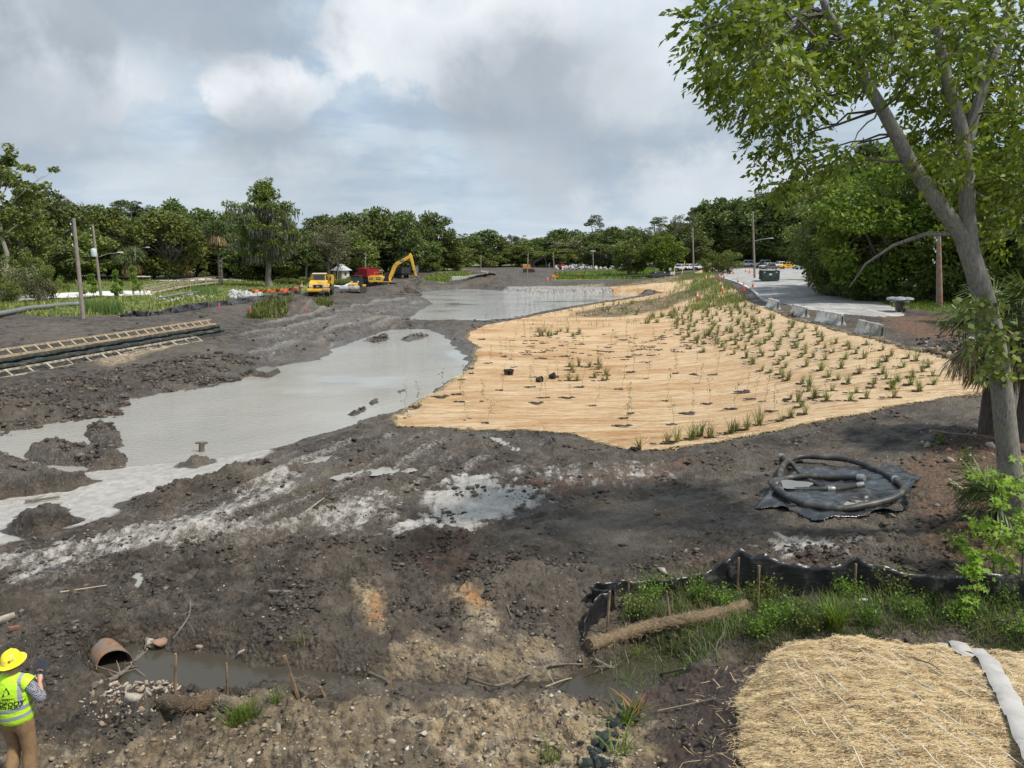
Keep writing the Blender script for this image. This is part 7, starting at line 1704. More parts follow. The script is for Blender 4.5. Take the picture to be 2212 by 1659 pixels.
# curb along the lot
cb = [(24.6, 73), (26.2, 78), (28.4, 88), (30.8, 98), (33.6, 112), (36.2, 125), (38.6, 140), (41.5, 155)]
mb = MB()
for (a, b), (c, d) in zip(cb[:-1], cb[1:]):
    A_ = ON(a, b, -.05); B_ = ON(c, d, -.05); dd = B_ - A_; M = Matrix.Translation(A_) @ dd.to_track_quat('Y', 'Z').to_matrix().to_4x4(); mb.box(-.14, .14, 0, dd.length, 0, .2, M)
tag(mb.build('curb', CONC_W), 'pale concrete curb along the lot edge', None, None, 'structure')

# ------------------------------------------------------------------ traffic cones
CONE_O = mk('orange_cone_plastic', (.80, .13, .03), .5, var=.12); CONE_W = mk('white_reflective_collar', (.80, .80, .78), .4)
def cone_mesh():
    r = lambda z: .17 - .135 * z / .9
    return (MB().lathe([(r(.04), .04), (r(.45), .45)], 16).lathe([(r(.60), .60), (r(.66), .66)], 16).lathe([(r(.76), .76), (r(.9), .9)], 16).mesh('cone_body', CONE_O, True), MB().lathe([(r(.45) + .002, .45), (r(.60) + .002, .60)], 16).lathe([(r(.66) + .002, .66), (r(.76) + .002, .76)], 16).mesh('collar', CONE_W, True), MB().box(-.2, .2, -.2, .2, 0, .05, None, .95).mesh('base', CONE_O))
CM = cone_mesh()
def cone(u, v, label, group=None, s=1.0, tilt=0):
    g = GH(u, v); o = thing('traffic_cone', label, 'traffic cone', g, random.uniform(0, 1.5), group); o.scale = (s, s, s); o.rotation_euler[1] = tilt
    for nm, me in zip(('body', 'collar', 'base'), CM): link(bpy.data.objects.new(nm, me), o)
cone(1506, 651, 'tall traffic cone at the dark bare patch, beside two smaller ones', s=1.5); 
for u in (1512, 1517.5): cone(u, 650.5, 'small traffic cone beside the tall one at the dark bare patch', 'small cones at the bare patch', .95)
cone(1606, 628, 'large traffic cone in the grasses below the curb bend', s=1.3); cone(1594, 612, 'traffic cone in the grasses behind the large one', s=1.1); cone(1626, 621, 'traffic cone against the curb', s=1.0); cone(1560, 631, 'white-collared cone on the slope crest', s=1.2); cone(1183, 608, 'lone traffic cone on the far mud bank', s=1.3)
for u, v in [(1525, 606), (1535, 606), (1541, 606), (1554, 603), (1564, 602)]: cone(u, v, 'traffic cone in the far row across the bare ground', 'far row of cones', 1.25)
for u, v in [(1584, 592), (1611, 588), (1619, 590), (1629, 596), (1640, 592)]: cone(u, v, 'traffic cone among the grasses near the lamp pole', 'cones near the lamp pole', 1.25)

# ------------------------------------------------------------------ dumpster
def gbox(name, parent, mat, *b, bev=0.0): return MB().box(*b).build(name, mat, parent, False, bev)
GREEN = mk('dark_green_painted_steel', (.028, .065, .055), .5, var=.3, scale=2, dirt=(.12, .10, .08), dirt_amt=.35)
g = ON(.5 * (1643.5 + 1676) / FPX * 0 + (1660 - 1106) / FPX * 121, 121)
o = thing('dumpster', 'dark green open roll-off dumpster at the lot edge', 'dumpster', g, R(-13)); W2, L2, Hh = 1.22, 5.6, 1.62
gbox('floor', o, GREEN, -W2, W2, 0, L2, .15, .25); gbox('front_wall', o, GREEN, -W2, W2, -.04, .04, .15, Hh); gbox('rear_wall', o, GREEN, -W2, W2, L2 - .04, L2 + .04, .15, Hh)
for s in (-1, 1):
    gbox('side_wall', o, GREEN, s * W2 - .03, s * W2 + .03, .04, L2 - .04, .15, Hh); gbox('rim', o, GREEN, s * W2 - .07, s * W2 + .07, 0, L2, Hh, Hh + .09)
    for k in range(8): gbox('rib', o, GREEN, s * (W2 + .07) - .05, s * (W2 + .07) + .05, .3 + k * .7, .4 + k * .7, .2, Hh)
gbox('rim', o, GREEN, -W2, W2, -.08, .06, Hh, Hh + .09); gbox('rail', o, GREEN, -W2 - .02, W2 + .02, -.07, .0, .62, .72)
gbox('placard', o, WHITE, -.25, .15, -.055, -.042, .98, 1.25); gbox('placard', o, WHITE, -1.05, -.85, -.055, -.042, 1.35, 1.5); gbox('placard', o, WHITE, .7, .95, -.055, -.042, 1.4, 1.52)
for s in (-.8, .8): MB().cyl((s, .2, .12), .12, .1, 'x', 12).build('roller', DARK, o)

# ------------------------------------------------------------------ vehicles
def paint(name, col, rough=.28): return mk('paint_' + name, col, rough, var=.1, scale=1.2, dirt=(.22, .2, .17), dirt_amt=.12)
def wheel(o, x, y, r, w, rimmat=STEEL):
    t = MB().lathe([(r * .62, -w / 2), (r * .93, -w / 2), (r, -w * .32), (r, w * .32), (r * .93, w / 2), (r * .62, w / 2)], 18, Matrix.Rotation(R(90), 4, 'Y')).build('tyre', DARK, o, True); t.location = (x, y, r)
    q = MB().lathe([(r * .15, -w * .46), (r * .6, -w * .40), (r * .62, w * .40), (r * .15, w * .46)], 14, Matrix.Rotation(R(90), 4, 'Y')).build('rim', rimmat, t, True); return t
LAMP_W = mk('headlight_glass', (.75, .75, .72), .15); LAMP_R = mk('tail_light_red', (.5, .02, .02), .3)
def car(kind, label, col, u, v, D, rz, group=None):
    x = (u - 1106) / FPX * D; o = thing('parked_' + {'sedan': 'car', 'suv': 'suv', 'pickup': 'pickup_truck', 'van': 'van'}[kind], label, {'sedan': 'car', 'suv': 'suv', 'pickup': 'pickup truck', 'van': 'van'}[kind], ON(x, D, .02), rz, group); P = paint(label[:14].replace(' ', '_'), col)
    # along local x: front at -x
    L, W, r = {'sedan': (4.6, 1.8, .33), 'suv': (4.7, 1.9, .37), 'pickup': (5.9, 2.0, .41), 'van': (5.2, 2.0, .37)}[kind]; h = W / 2
    lo = {'sedan': .28, 'suv': .34, 'pickup': .45, 'van': .34}[kind]; be = {'sedan': .92, 'suv': 1.05, 'pickup': 1.18, 'van': 1.15}[kind]; tp = {'sedan': 1.42, 'suv': 1.72, 'pickup': 1.95, 'van': 2.1}[kind]
    f = -L / 2; b = L / 2
    prof = [(f, lo + .1), (f + .04, be - .22), (f + .25, be - .10), (f + L * .27, be), (b - .1, be), (b, be - .1), (b, lo + .08), (b - .15, lo), (f + .15, lo)]
    MB().prism(prof, -h, h, 'y').build('body', P, o, False, .07)
    if kind == 'pickup': c = [(f + L * .27, be), (f + L * .37, tp - .04), (f + L * .42, tp), (f + L * .60, tp), (f + L * .645, be)]
    elif kind == 'sedan': c = [(f + L * .26, be), (f + L * .38, tp - .03), (f + L * .45, tp), (f + L * .68, tp - .02), (f + L * .86, be)]
    else: c = [(f + L * .24, be), (f + L * .36, tp - .05), (f + L * .42, tp), (b - .35, tp - .03), (b - .06, be)]
    q = MB().prism([(a, z - .01) for a, z in c], -h * .88, h * .88, 'y').build('cabin', P, o, False, .05)
    cx = sum(a for a, _ in c) / len(c); ci = [(cx + (a - cx) * .90, be + .05 + (z - be) * .80) for a, z in c]
    for s in (-1, 1):
        MB().prism(ci, s * h * .885 - .008, s * h * .885 + .008, 'y').build('side_window', GLASS, o)
        MB().box(cx - .04, cx + .04, s * h * .895 - .012, s * h * .895 + .012, be, tp - .08).build('pillar', P, o)
    d = Vector((c[1][0] - c[0][0], 0, c[1][1] - c[0][1])); M = Matrix.Translation((c[0][0] + d.x * .1 - .02, 0, c[0][1] + d.z * .1)) @ Matrix.Rotation(math.atan2(d.x, d.z), 4, 'Y'); MB().box(-.02, .0, -h * .78, h * .78, 0, d.length * .82, M).build('windscreen', GLASS, o)
    for s in (-1, 1):
        MB().box(f - .015, f + .1, s * h * .62 - .2, s * h * .62 + .2, be - .38, be - .22).build('headlight', LAMP_W, o); MB().box(b - .1, b + .015, s * h * .85 - .09, s * h * .85 + .09, be - .45, be - .15).build('tail_light', LAMP_R, o)
        for xx in (f + L * .185, b - L * .20): t = MB().lathe([(r * .6, -.11), (r * .94, -.11), (r, -.06), (r, .06), (r * .94, .11), (r * .6, .11)], 18, Matrix.Rotation(R(90), 4, 'X')).build('tyre', DARK, o, True); t.location = (xx, s * (h - .09), r); MB().cyl((0, -.09, 0), r * .58, .18, 'y', 14).build('rim', STEEL, t, True)
    MB().box(f - .03, f + .05, -h * .9, h * .9, lo + .02, lo + .22).build('bumper', DARK if kind != 'pickup' else STEEL, o); MB().box(f - .012, f + .05, -h * .5, h * .5, lo + .28, be - .22).build('grille', DARK, o)
    if kind == 'pickup':
        MB().box(f + L * .665, b - .08, -h * .86, h * .86, be - .02, be + .012).build('bed', DARK, o)
        for s in (-1, 1): MB().box(f + L * .65, b - .02, s * h * .93 - .06, s * h * .93 + .06, be - .01, be + .06).build('bed_rail', P, o)
    return o
yp = car('pickup', 'bright yellow pickup truck parked side-on at the far end of the lot', (.85, .42, .01), 1697, 581, 216, R(3))
PR = mk('faded_black_print', (.05, .04, .03), .6)
MB().add([(-1.1, 0, .95), (-.5, 0, 1.05), (.2, 0, 1.0), (.25, 0, .86), (-.4, 0, .78), (-1.0, 0, .82)], [(0, 1, 2, 3, 4, 5)]).build('door_graphic', PR, yp).location = (0, -1.008, .0)
car('suv', 'black suv parked behind the white one', (.03, .03, .035), 1642, 580, 226, R(8)); car('suv', 'white suv parked beside the black one', (.62, .62, .60), 1652, 580, 220, R(20)); car('sedan', 'dark grey sedan in front of the white suv', (.10, .09, .09), 1657, 581, 214, R(10)); car('pickup', 'white pickup parked behind the yellow one', (.68, .68, .66), 1680, 579, 226, R(15))
car('pickup', 'light blue-grey pickup next to the yellow one', (.36, .42, .48), 1733, 583, 206, R(12)); car('suv', 'black suv with its door side to the lot, near the trees', (.025, .025, .03), 1752, 584, 202, R(60)); car('suv', 'white suv half hidden by hanging leaves', (.68, .68, .67), 1782, 585, 196, R(15)); car('suv', 'silver suv under the overhanging boughs', (.55, .56, .57), 1805, 587, 190, R(25))
car('van', 'white van parked under the trees on the rise', (.7, .7, .68), 1640, 566, 250, R(5)); car('van', 'white van beyond the shrubs on the rise', (.7, .7, .68), 1605, 566, 250, R(5))
for i, (u, v, k, c, lab) in enumerate([(1472, 572, 'suv', (.12, .14, .2), 'dark blue suv in the far left parking row'), (1480, 572, 'suv', (.5, .06, .05), 'red car in the far left parking row'), (1490, 572, 'sedan', (.06, .06, .06), 'black sedan in the far left parking row'), (1484, 574, 'suv', (.7, .7, .7), 'white suv in front of the far left parking row'), (1505, 573, 'suv', (.65, .65, .63), 'white car beside the tall pole on the far lot'), (1464, 571, 'pickup', (.6, .62, .64), 'pale pickup in the far left parking row')]): car(k, lab, c, u, v, 236 - i * 1.5, R(20 + 8 * i))

# ------------------------------------------------------------------ construction machines
YEL = mk('machine_yellow', (.72, .42, .035), .45, var=.15, scale=1.2, dirt=(.20, .15, .09), dirt_amt=.25); BLK = mk('machine_black', (.02, .02, .022), .5, var=.3); LOGO_W = mk('logo_white', (.78, .78, .76), .5)
def tmesh(body_, size, mat):
    cu = bpy.data.curves.new('logo', 'FONT'); cu.body = body_; cu.size = size; cu.align_x = 'CENTER'; cu.align_y = 'CENTER'; cu.offset = size * .02; tmp = bpy.data.objects.new('logo', cu); COL.objects.link(tmp)
    me = bpy.data.meshes.new_from_object(tmp.evaluated_get(bpy.context.evaluated_depsgraph_get())); COL.objects.unlink(tmp); bpy.data.objects.remove(tmp); me.materials.clear(); me.materials.append(mat); return me
def logo(parent, loc, size, rz=0.0):
    p = MB().box(-size * 1.25, size * 1.25, -.01, .01, -size * .75, size * .75).build('logo_plate', BLK, parent); p.location = loc; p.rotation_euler = (0, 0, rz); t = link(bpy.data.objects.new('logo_lettering', tmesh('CAT', size, LOGO_W)), p); t.location = (0, -.016, 0); t.rotation_euler = (R(90), 0, 0)
def place(u, v, D): x = (u - 1106) / FPX * D; return ON(x, D)
# articulated dump truck, nose towards the pond
o = thing('articulated_dump_truck', 'yellow articulated dump truck facing the haul road', 'dump truck', place(697, 637, 122), R(8)); o.scale = (1.06, 1.06, 1.06)
MB().prism([(-4.7, 1.05), (-4.7, 1.75), (-4.35, 2.1), (-2.6, 2.32), (-2.6, 1.05)], -1.25, 1.25, 'x').build('hood', YEL, o, False, .1)
MB().prism([(-5.0, .75), (-5.0, 1.1), (-4.6, 1.2), (-2.4, 1.2), (-2.4, .95), (-4.2, .6)], -1.48, 1.48, 'x').build('bumper', YEL, o, False, .06)
MB().box(-.62, .62, -4.76, -4.68, 1.15, 1.72).build('grille', BLK, o); logo(o, (0, -4.78, 1.45), .22)
for s in (-1, 1):
    MB().box(s * .98 - .22, s * .98 + .22, -4.74, -4.6, 1.42, 1.66).build('headlight', LAMP_W, o); MB().prism([(-4.3, 1.35), (-4.1, 1.72), (-2.7, 1.82), (-2.5, 1.4)], s * 1.36 - .14, s * 1.36 + .14, 'x').build('fender', YEL, o, False, .04)
    MB().tube([(s * 1.15, -2.6, 2.4), (s * 1.6, -2.9, 2.5)], .03, 6).build('mirror_arm', BLK, o); MB().box(s * 1.62 - .1, s * 1.62 + .1, -2.95, -2.88, 2.25, 2.8).build('mirror', BLK, o)
    for yy in (-3.45, 1.7, 3.5): wheel(o, s * 1.16, yy, .86, .62, YEL)
cab = MB().prism([(-2.6, 1.6), (-2.45, 3.15), (-.95, 3.15), (-.95, 1.6)], -.92, .92, 'x').build('cab', YEL, o, False, .05)
MB().prism([(-2.65, 2.1), (-2.51, 3.02), (-2.47, 3.02), (-2.6, 2.1)], -.80, .80, 'x').build('windscreen', GLASS, cab)
for s in (-1, 1): MB().prism([(-2.4, 2.15), (-2.3, 3.0), (-1.1, 3.0), (-1.1, 2.15)], s * .925 - .012, s * .925 + .012, 'x').build('side_window', GLASS, cab)
MB().box(-1.0, 1.0, -2.62, -.85, 3.15, 3.30).build('roof', mk('pale_cab_roof', (.70, .62, .50), .5), cab, False, .05)
MB().box(-.5, .5, -.95, 4.2, .85, 1.3).build('rear_frame', BLK, o)
MB().box(-1.0, 1.0, -.9, -.45, 1.4, 2.9).build('engine_guard', BLK, o)
bed = MB(); bp = [(-.4, 3.05), (-.2, 1.75), (1.4, 1.4), (3.7, 1.55), (4.9, 2.2), (5.0, 2.6), (3.6, 2.95)]; bi = [(a * .97 + .05, z + .12) for a, z in bp]
for s in (-1, 1): bed.prism(bp, s * 1.42 - .06, s * 1.42 + .06, 'x')
bed.prism([(-.4, 3.05), (-.2, 1.75), (1.4, 1.4), (3.7, 1.55), (4.9, 2.2), (4.9, 2.35), (3.7, 1.7), (1.4, 1.55), (-.05, 1.85), (-.25, 3.05)], -1.36, 1.36, 'x'); bed.build('dump_body', YEL, o); logo(o, (1.49, 1.2, 2.35), .3, R(90))
for s in (-1, 1):
    for yy in (.4, 1.8, 3.2): MB().box(s * 1.5 - .04, s * 1.5 + .04, yy, yy + .12, 1.65, 2.9).build('body_rib', YEL, o)
# bulldozer with raised shiny blade
o = thing('bulldozer', 'bulldozer with black cab and shiny wide blade between truck and excavator', 'bulldozer', place(772, 632, 133), R(-16)); 
TRK = mk('muddy_track', (.05, .043, .035), .8, var=.5, scale=4)
def track(o, x, L, h, w, y0=0.0):
    pr = [(-L / 2 + h * .5, 0), (L / 2 - h * .5, 0), (L / 2 - .08, h * .3), (L / 2, h * .6), (L / 2 - h * .3, h), (-L / 2 + h * .3, h), (-L / 2, h * .6), (-L / 2 + .08, h * .3)]
    t = MB().prism([(a + y0, z) for a, z in pr], x - w / 2, x + w / 2, 'x').build('track', TRK, o, False, .04)
    for k in range(12): a = -L / 2 + h * .4 + (L - h * .8) * k / 11; MB().box(x - w / 2 - .02, x + w / 2 + .02, y0 + a - .03, y0 + a + .03, h - .01, h + .05).build('grouser', TRK, t)
    return t
for s in (-1, 1): track(o, s * 1.0, 3.2, .95, .55)
MB().prism([(-1.9, .7), (-1.9, 1.45), (-1.3, 1.6), (-.2, 1.65), (-.2, .7)], -.6, .6, 'x').build('hood', YEL, o, False, .06); cab = MB().prism([(-.4, 1.2), (-.25, 2.75), (1.0, 2.75), (1.15, 1.2)], -.78, .78, 'x').build('cab', BLK, o, False, .04)
MB().prism([(-.42, 1.5), (-.29, 2.6), (-.27, 2.6), (-.4, 1.5)], -.66, .66, 'x').build('windscreen', GLASS, cab); MB().box(-.82, .82, -.4, 1.15, 2.75, 2.86).build('roof', BLK, cab)
for s in (-1, 1): MB().box(s * .6 - .14, s * .6 + .14, -.5, -.4, 1.7, 1.95).build('work_light', LAMP_W, o); MB().tube([(s * .9, -.2, .6), (s * 1.1, -2.3, .6)], .09, 8).build('push_arm', YEL, o)
MB().box(-1.0, 1.0, .6, 1.7, .6, 1.3).build('rear_body', YEL, o, False, .05)
bl = MB(); prof = [(-2.5, .25), (-2.62, .45), (-2.64, .75), (-2.5, 1.05), (-2.36, 1.22), (-2.30, 1.2), (-2.42, 1.0), (-2.54, .75), (-2.52, .48), (-2.4, .25)]; bl.prism(prof, -1.85, 1.85, 'x'); bl.build('blade', mk('scoured_steel', (.66, .66, .66), .3, .6, var=.2, scale=2, dirt=(.2, .18, .15), dirt_amt=.3), o, True)
# excavator, arm reaching right to the water
o = thing('excavator', 'yellow excavator with boom reaching down to the far pond edge', 'excavator', place(832, 629, 150), R(4)); o.scale = (.94, .94, .94)
# local x = towards the bucket
for s in (-1, 1): q = track(o, s * 1.25, 4.6, 1.0, .6); q.rotation_euler = (0, 0, R(90 - 30))
cw = MB().prism([(-3.0, 1.25), (-3.15, 2.3), (-2.6, 2.55), (-.6, 2.5), (.1, 2.15), (.3, 1.25)], -1.45, 1.45, 'y').build('house', YEL, o, False, .08)
MB().prism([(.05, 1.25), (.05, 2.0), (1.3, 1.85), (1.55, 1.25)], -1.45, 1.45, 'y').build('front_deck', YEL, o, False, .05); MB().prism([(-.1, 1.35), (.15, 2.1), (1.1, 1.95), (1.1, 1.35)], -1.46, -1.44, 'y').build('access_panel', BLK, o)
logo(o, (-2.5, -1.47, 1.95), .28); logo(o, (-1.0, -1.47, 1.95), .34); MB().box(-2.9, 1.5, -1.47, -1.44, 1.28, 1.4).build('skirt', YEL, o)
cab = MB().prism([(.2, 1.6), (.1, 3.05), (1.2, 3.05), (1.65, 2.2), (1.65, 1.5)], .35, 1.4, 'y').build('cab', BLK, o, False, .04); MB().prism([(.35, 2.0), (.3, 2.95), (1.15, 2.95), (1.5, 2.2), (1.5, 2.0)], .33, .35, 'y').build('window', GLASS, cab)
bm_ = MB().prism([(.9, 1.6), (1.0, 2.4), (1.9, 4.6), (2.4, 5.15), (5.3, 6.7), (5.65, 6.65), (5.6, 6.2), (2.9, 4.55), (2.5, 4.0), (1.6, 1.7)], -.28, .28, 'y').build('boom', YEL, o, False, .04); logo(bm_, (3.7, -.30, 5.55), .3); logo(bm_, (3.7, .30, 5.55), .3, R(180))
st = MB().prism([(5.2, 6.9), (5.55, 7.1), (5.85, 6.6), (6.6, 3.2), (6.75, 2.4), (6.45, 2.3), (6.2, 2.9), (5.35, 5.9)], -.22, .22, 'y').build('stick', YEL, o, False, .04)
for s in (-1, 1): MB().tube([(1.6, s * .42, 1.7), (2.9, s * .42, 4.4)], .11, 8).build('boom_cylinder', BLK, o)
MB().tube([(2.6, 0, 5.4), (4.0, 0, 6.3), (5.35, 0, 7.05)], [.12, .12, .06], 8).build('stick_cylinder', BLK, o); MB().tube([(5.7, 0, 6.3), (6.55, 0, 3.6)], .10, 8).build('bucket_cylinder', BLK, o)
MB().prism([(6.5, 2.5), (6.9, 2.4), (7.5, 1.6), (7.45, .9), (6.9, .55), (6.3, .75), (6.75, 1.0), (7.1, 1.4), (6.85, 2.0), (6.4, 2.2)], -.62, .62, 'y').build('bucket', mk('worn_bucket_steel', (.17, .15, .13), .5, .5, var=.4), o, False, .03)
for s in (-1, 1): MB().tube([(-1 + s * .8, -1.3, 2.5), (-1 + s * .8, -1.3, 3.2)], .03, 6).build('handrail_post', YEL, o)
MB().tube([(-1.8, -1.3, 3.2), (-.2, -1.3, 3.2)], .03, 6).build('handrail', YEL, o)
# tipper lorries
def tipper(label, u, v, D, rz, body_m, name='tipper_truck'):
    o = thing(name, label, 'dump truck', place(u, v, D), rz)
    MB().box(-.45, .45, -3.2, 4.2, .75, 1.05).build('chassis', BLK, o)
    b = MB(); b.prism([(-3.3, 1.25), (-3.5, 2.75), (1.9, 2.85), (2.1, 1.25)], -1.27, -1.19, 'x').prism([(-3.3, 1.25), (-3.5, 2.75), (1.9, 2.85), (2.1, 1.25)], 1.19, 1.27, 'x').box(-1.19, 1.19, -3.25, 2.0, 1.15, 1.3).box(-1.19, 1.19, 1.9, 2.05, 1.3, 2.9); b.build('tipper_body', body_m, o)
    MB().prism([(-3.36, 1.25), (-3.56, 2.72), (-3.46, 2.72), (-3.27, 1.25)], -1.19, 1.19, 'x').build('tailgate', body_m, o)
    for s in (-1, 1):
        for k in range(5): MB().box(s * 1.3 - .04, s * 1.3 + .04, -2.9 + k * 1.1, -2.78 + k * 1.1, 1.25, 2.7).build('body_rib', body_m, o)
        for yy in (-2.2, -.9, 4.3): wheel(o, s * 1.0, yy, .52, .35)
        MB().box(s * .9 - .1, s * .9 + .1, -3.42, -3.36, 1.0, 1.15).build('tail_light', LAMP_R, o)
    c = MB().prism([(2.5, .9), (2.5, 2.75), (3.6, 2.75), (3.9, 1.9), (5.2, 1.8), (5.3, .9)], -1.1, 1.1, 'x').build('cab', body_m, o, False, .06)
    for s in (-1, 1): MB().prism([(2.65, 1.95), (2.65, 2.6), (3.5, 2.6), (3.75, 1.95)], s * 1.11 - .01, s * 1.11 + .01, 'x').build('window', GLASS, c)
    return o
tipper('red tipper truck standing behind the excavator', 797, 611, 152, R(28), mk('tipper_red', (.33, .018, .03), .4, var=.15, scale=1.5))
tipper('dark tipper truck beyond the boom of the excavator', 866, 599, 195, R(35), mk('tipper_dark', (.05, .05, .055), .5, var=.2, scale=1.5))
# far excavator with dark boom
o = thing('excavator', 'small orange and black excavator by the distant dirt heaps', 'excavator', place(1142, 585, 240), R(0))
for s in (-1, 1): q = track(o, s * 1.1, 3.8, .9, .5); q.rotation_euler = (0, 0, R(90))
MB().prism([(-1.8, 1.1), (-1.9, 2.2), (.3, 2.3), (.6, 1.1)], -1.2, 1.2, 'y').build('house', mk('machine_orange', (.62, .25, .04), .5), o, False, .06); MB().prism([(.0, 1.4), (-.1, 2.9), (.9, 2.9), (1.2, 1.4)], .2, 1.15, 'y').build('cab', BLK, o, False, .04)
MB().prism([(.6, 1.5), (1.5, 3.2), (4.6, 4.9), (4.9, 4.6), (2.0, 2.9), (1.2, 1.4)], -.2, .2, 'y').build('boom', BLK, o); MB().prism([(4.5, 5.0), (4.9, 4.9), (5.6, 2.6), (5.3, 2.5)], -.16, .16, 'y').build('stick', BLK, o); MB().prism([(5.2, 2.6), (5.9, 2.3), (5.8, 1.5), (5.1, 1.4)], -.45, .45, 'y').build('bucket', BLK, o)
o = thing('skid_loader', 'small red loader among the distant dirt heaps', 'loader', place(1212, 577, 262), R(20)); MB().box(-.8, .8, -1.2, 1.3, .5, 1.5).build('body', mk('loader_red', (.5, .03, .03), .45), o, False, .06); MB().box(-.55, .55, -.7, .6, 1.5, 2.3).build('cab', BLK, o, False, .05); MB().box(-.95, .95, -2.0, -1.5, .25, .8).build('bucket', BLK, o, False, .04)
for s in (-1, 1):
    for yy in (-.75, .75): wheel(o, s * .8, yy, .42, .3)

# ------------------------------------------------------------------ poles, lamps and wires
POLE_M = mk('grey_wooden_pole', (.26, .225, .185), .9, var=.25, scale=2.5, bump=.3); POLE_R = mk('orange_brown_pole', (.34, .15, .07), .85, var=.4, scale=3, dirt=(.28, .25, .22), dirt_amt=.5, bump=.3); POLE_L = mk('reddish_pole_foot', (.27, .14, .085), .9, var=.3, scale=3)
CABLE = mk('black_cable', (.025, .025, .025), .6)
TOPS = {}
def pole(key, label, ub, vb, ut, vt, D, r, mat=None, arms=0, name='utility_pole'):
    x = (ub - 1106) / FPX * D; b = ON(x, D, -.4); t = AT(ut, vt, D); o = thing(name, label, 'pole', (b.x, b.y, b.z + .4)); inv = Vector(o.location)
    MB().tube([b - inv, (b - inv).lerp(t - inv, .5), t - inv], [r * 1.15, r, r * .8], 12).build('shaft', mat or POLE_M, o, True); TOPS[key] = t
    for k in range(arms): MB().box(-1.1, 1.1, -.06, .06, -.07 - .9 * k, .07 - .9 * k).build('crossarm', POLE_M, o).location = t - inv - Vector((0, .1, .4))
    for k in range(3):
        MB().cyl((0, 0, 0), .05, .18, 'z', 8).build('insulator', LOGO_W, o).location = t - inv + Vector((-.25, -.12, -.9 * k - .6))
    return o, t, inv
def lamp_arm(o, inv, start, du, dv, D, L=2.2, side=1):
    s = start - inv; e = s + Vector((side * L, 0, .55)); MB().tube([s, s + Vector((side * L * .5, 0, .42)), e], .04, 8).build('lamp_arm', STEEL, o, True)
    h = MB().prism([(-.1, 0), (.0, .11), (.5, .13), (.75, .03), (.7, -.02)], -.13, .13, 'y').build('lamp_head', LOGO_W, o, False, .02); h.location = e; h.scale = (side, 1, 1)
o, t, inv = pole('a', 'tall bare wooden pole beside the cattails', 180, 682, 159, 471, 69, .17); MB().tube([t - inv + Vector((-.2, 0, -1.0)), t - inv + Vector((-.9, 0, -1.35))], .12, 10).build('splice_case', BLK, o, True)
o, t, inv = pole('b', 'leaning grey pole with transformer and street lamp beside the path', 223, 641, 200, 485, 104, .17, None, 0)
MB().lathe([(.0, 0), (.34, .02), (.36, .1), (.36, .9), (.3, 1.02), (.05, 1.1)], 14).build('transformer', mk('pale_transformer', (.55, .57, .58), .5), o, True).location = t - inv + Vector((-.1 + .2, -.5, -4.2)); lamp_arm(o, inv, AT(213, 555, 104), 0, 0, 104, 2.6)
o, t, inv = pole('c', 'thin lamp pole beside the low dark palm', 296, 600, 293, 534, 150, .13); lamp_arm(o, inv, AT(293, 541, 150), 0, 0, 150, 2.0)
pole('d', 'short grey pole at the end of the boardwalk', 484, 611, 479, 557, 140, .16)
for key, ub, vb, ut, vt, D, r, lab in [('e', 664, 603, 663, 540, 165, .2, 'grey pole in front of the wood behind the dump truck'), ('f', 731, 598, 731, 565, 172, .15, 'short pole beside the small pump hut'), ('g', 791, 590, 790, 544, 185, .15, 'green-grey pole behind the red tipper truck'), ('h', 849, 577, 849, 546, 232, .15, 'distant pole behind the boom of the excavator'), ('i', 864, 578, 864, 530, 228, .16, 'tall distant pole before the round dark tree'), ('j', 967, 577, 967, 550, 250, .14, 'distant pole at the edge of the far grass'), ('k', 1039, 580, 1039, 549, 250, .15, 'distant pole behind the white bridge rail'), ('l', 1196, 577, 1195, 545, 255, .16, 'distant pole between far excavator and dirt heaps'), ('m', 1186, 592, 1187, 568, 200, .10, 'thin marker pole on the far bank')]: pole(key, lab, ub, vb, ut, vt, D, r)
pole('n', 'leaning wooden pole beside the far excavator', 1138, 592, 1141, 547, 215, .17); 
o, t, inv = pole('p', 'distant pole with twin floodlights by the dirt heaps', 1280, 577, 1281, 543, 250, .15); MB().box(-.8, .8, -.15, .15, 0, .25).build('floodlights', LOGO_W, o).location = t - inv
pole('q', 'slim grey pole behind the generator', 1426, 576, 1426, 526, 235, .14); o, t, inv = pole('r', 'tall utility pole at the left of the round-top shrubs', 1495, 584, 1496, 491, 196, .2, None, 0); o, t, inv = pole('s', 'tall utility pole with street lamp above the cones', 1626, 600, 1626, 457, 138, .17, None, 0); lamp_arm(o, inv, AT(1627, 522, 138), 0, 0, 138, 2.8)
pole('t', 'split orange-brown pole at the edge of the near wood', 2031, 656, 2029, 505, 64, .15, POLE_R); pole('u', 'grey half of the split pole at the wood edge', 2024, 655, 2026, 500, 64.3, .11)
def wire(label, pts, sag, r=.02):
    P = []
    for a, b in zip(pts[:-1], pts[1:]):
        for k in range(12): t = k / 12; p = a.lerp(b, t); p.z -= sag * 4 * t * (1 - t); P.append(p)
    P.append(pts[-1]); tag(MB().tube(P, r, 4).build('power_cable', CABLE), label, 'cable')
T = TOPS; dn = lambda k, z: T[k] - Vector((0, 0, z))
wire('cable from the splice pole off to the left', [dn('a', 1.0) + Vector((-.9, 0, -.3)), AT(-80, 560, 75)], .8, .025)
wire('upper cable between the splice pole and the transformer pole', [dn('a', .8), dn('b', .5)], .4, .022); wire('cable from the transformer pole past the moss-hung cypress', [dn('b', .6), dn('d', .3) , AT(1000, 552, 250)], 1.0, .03)
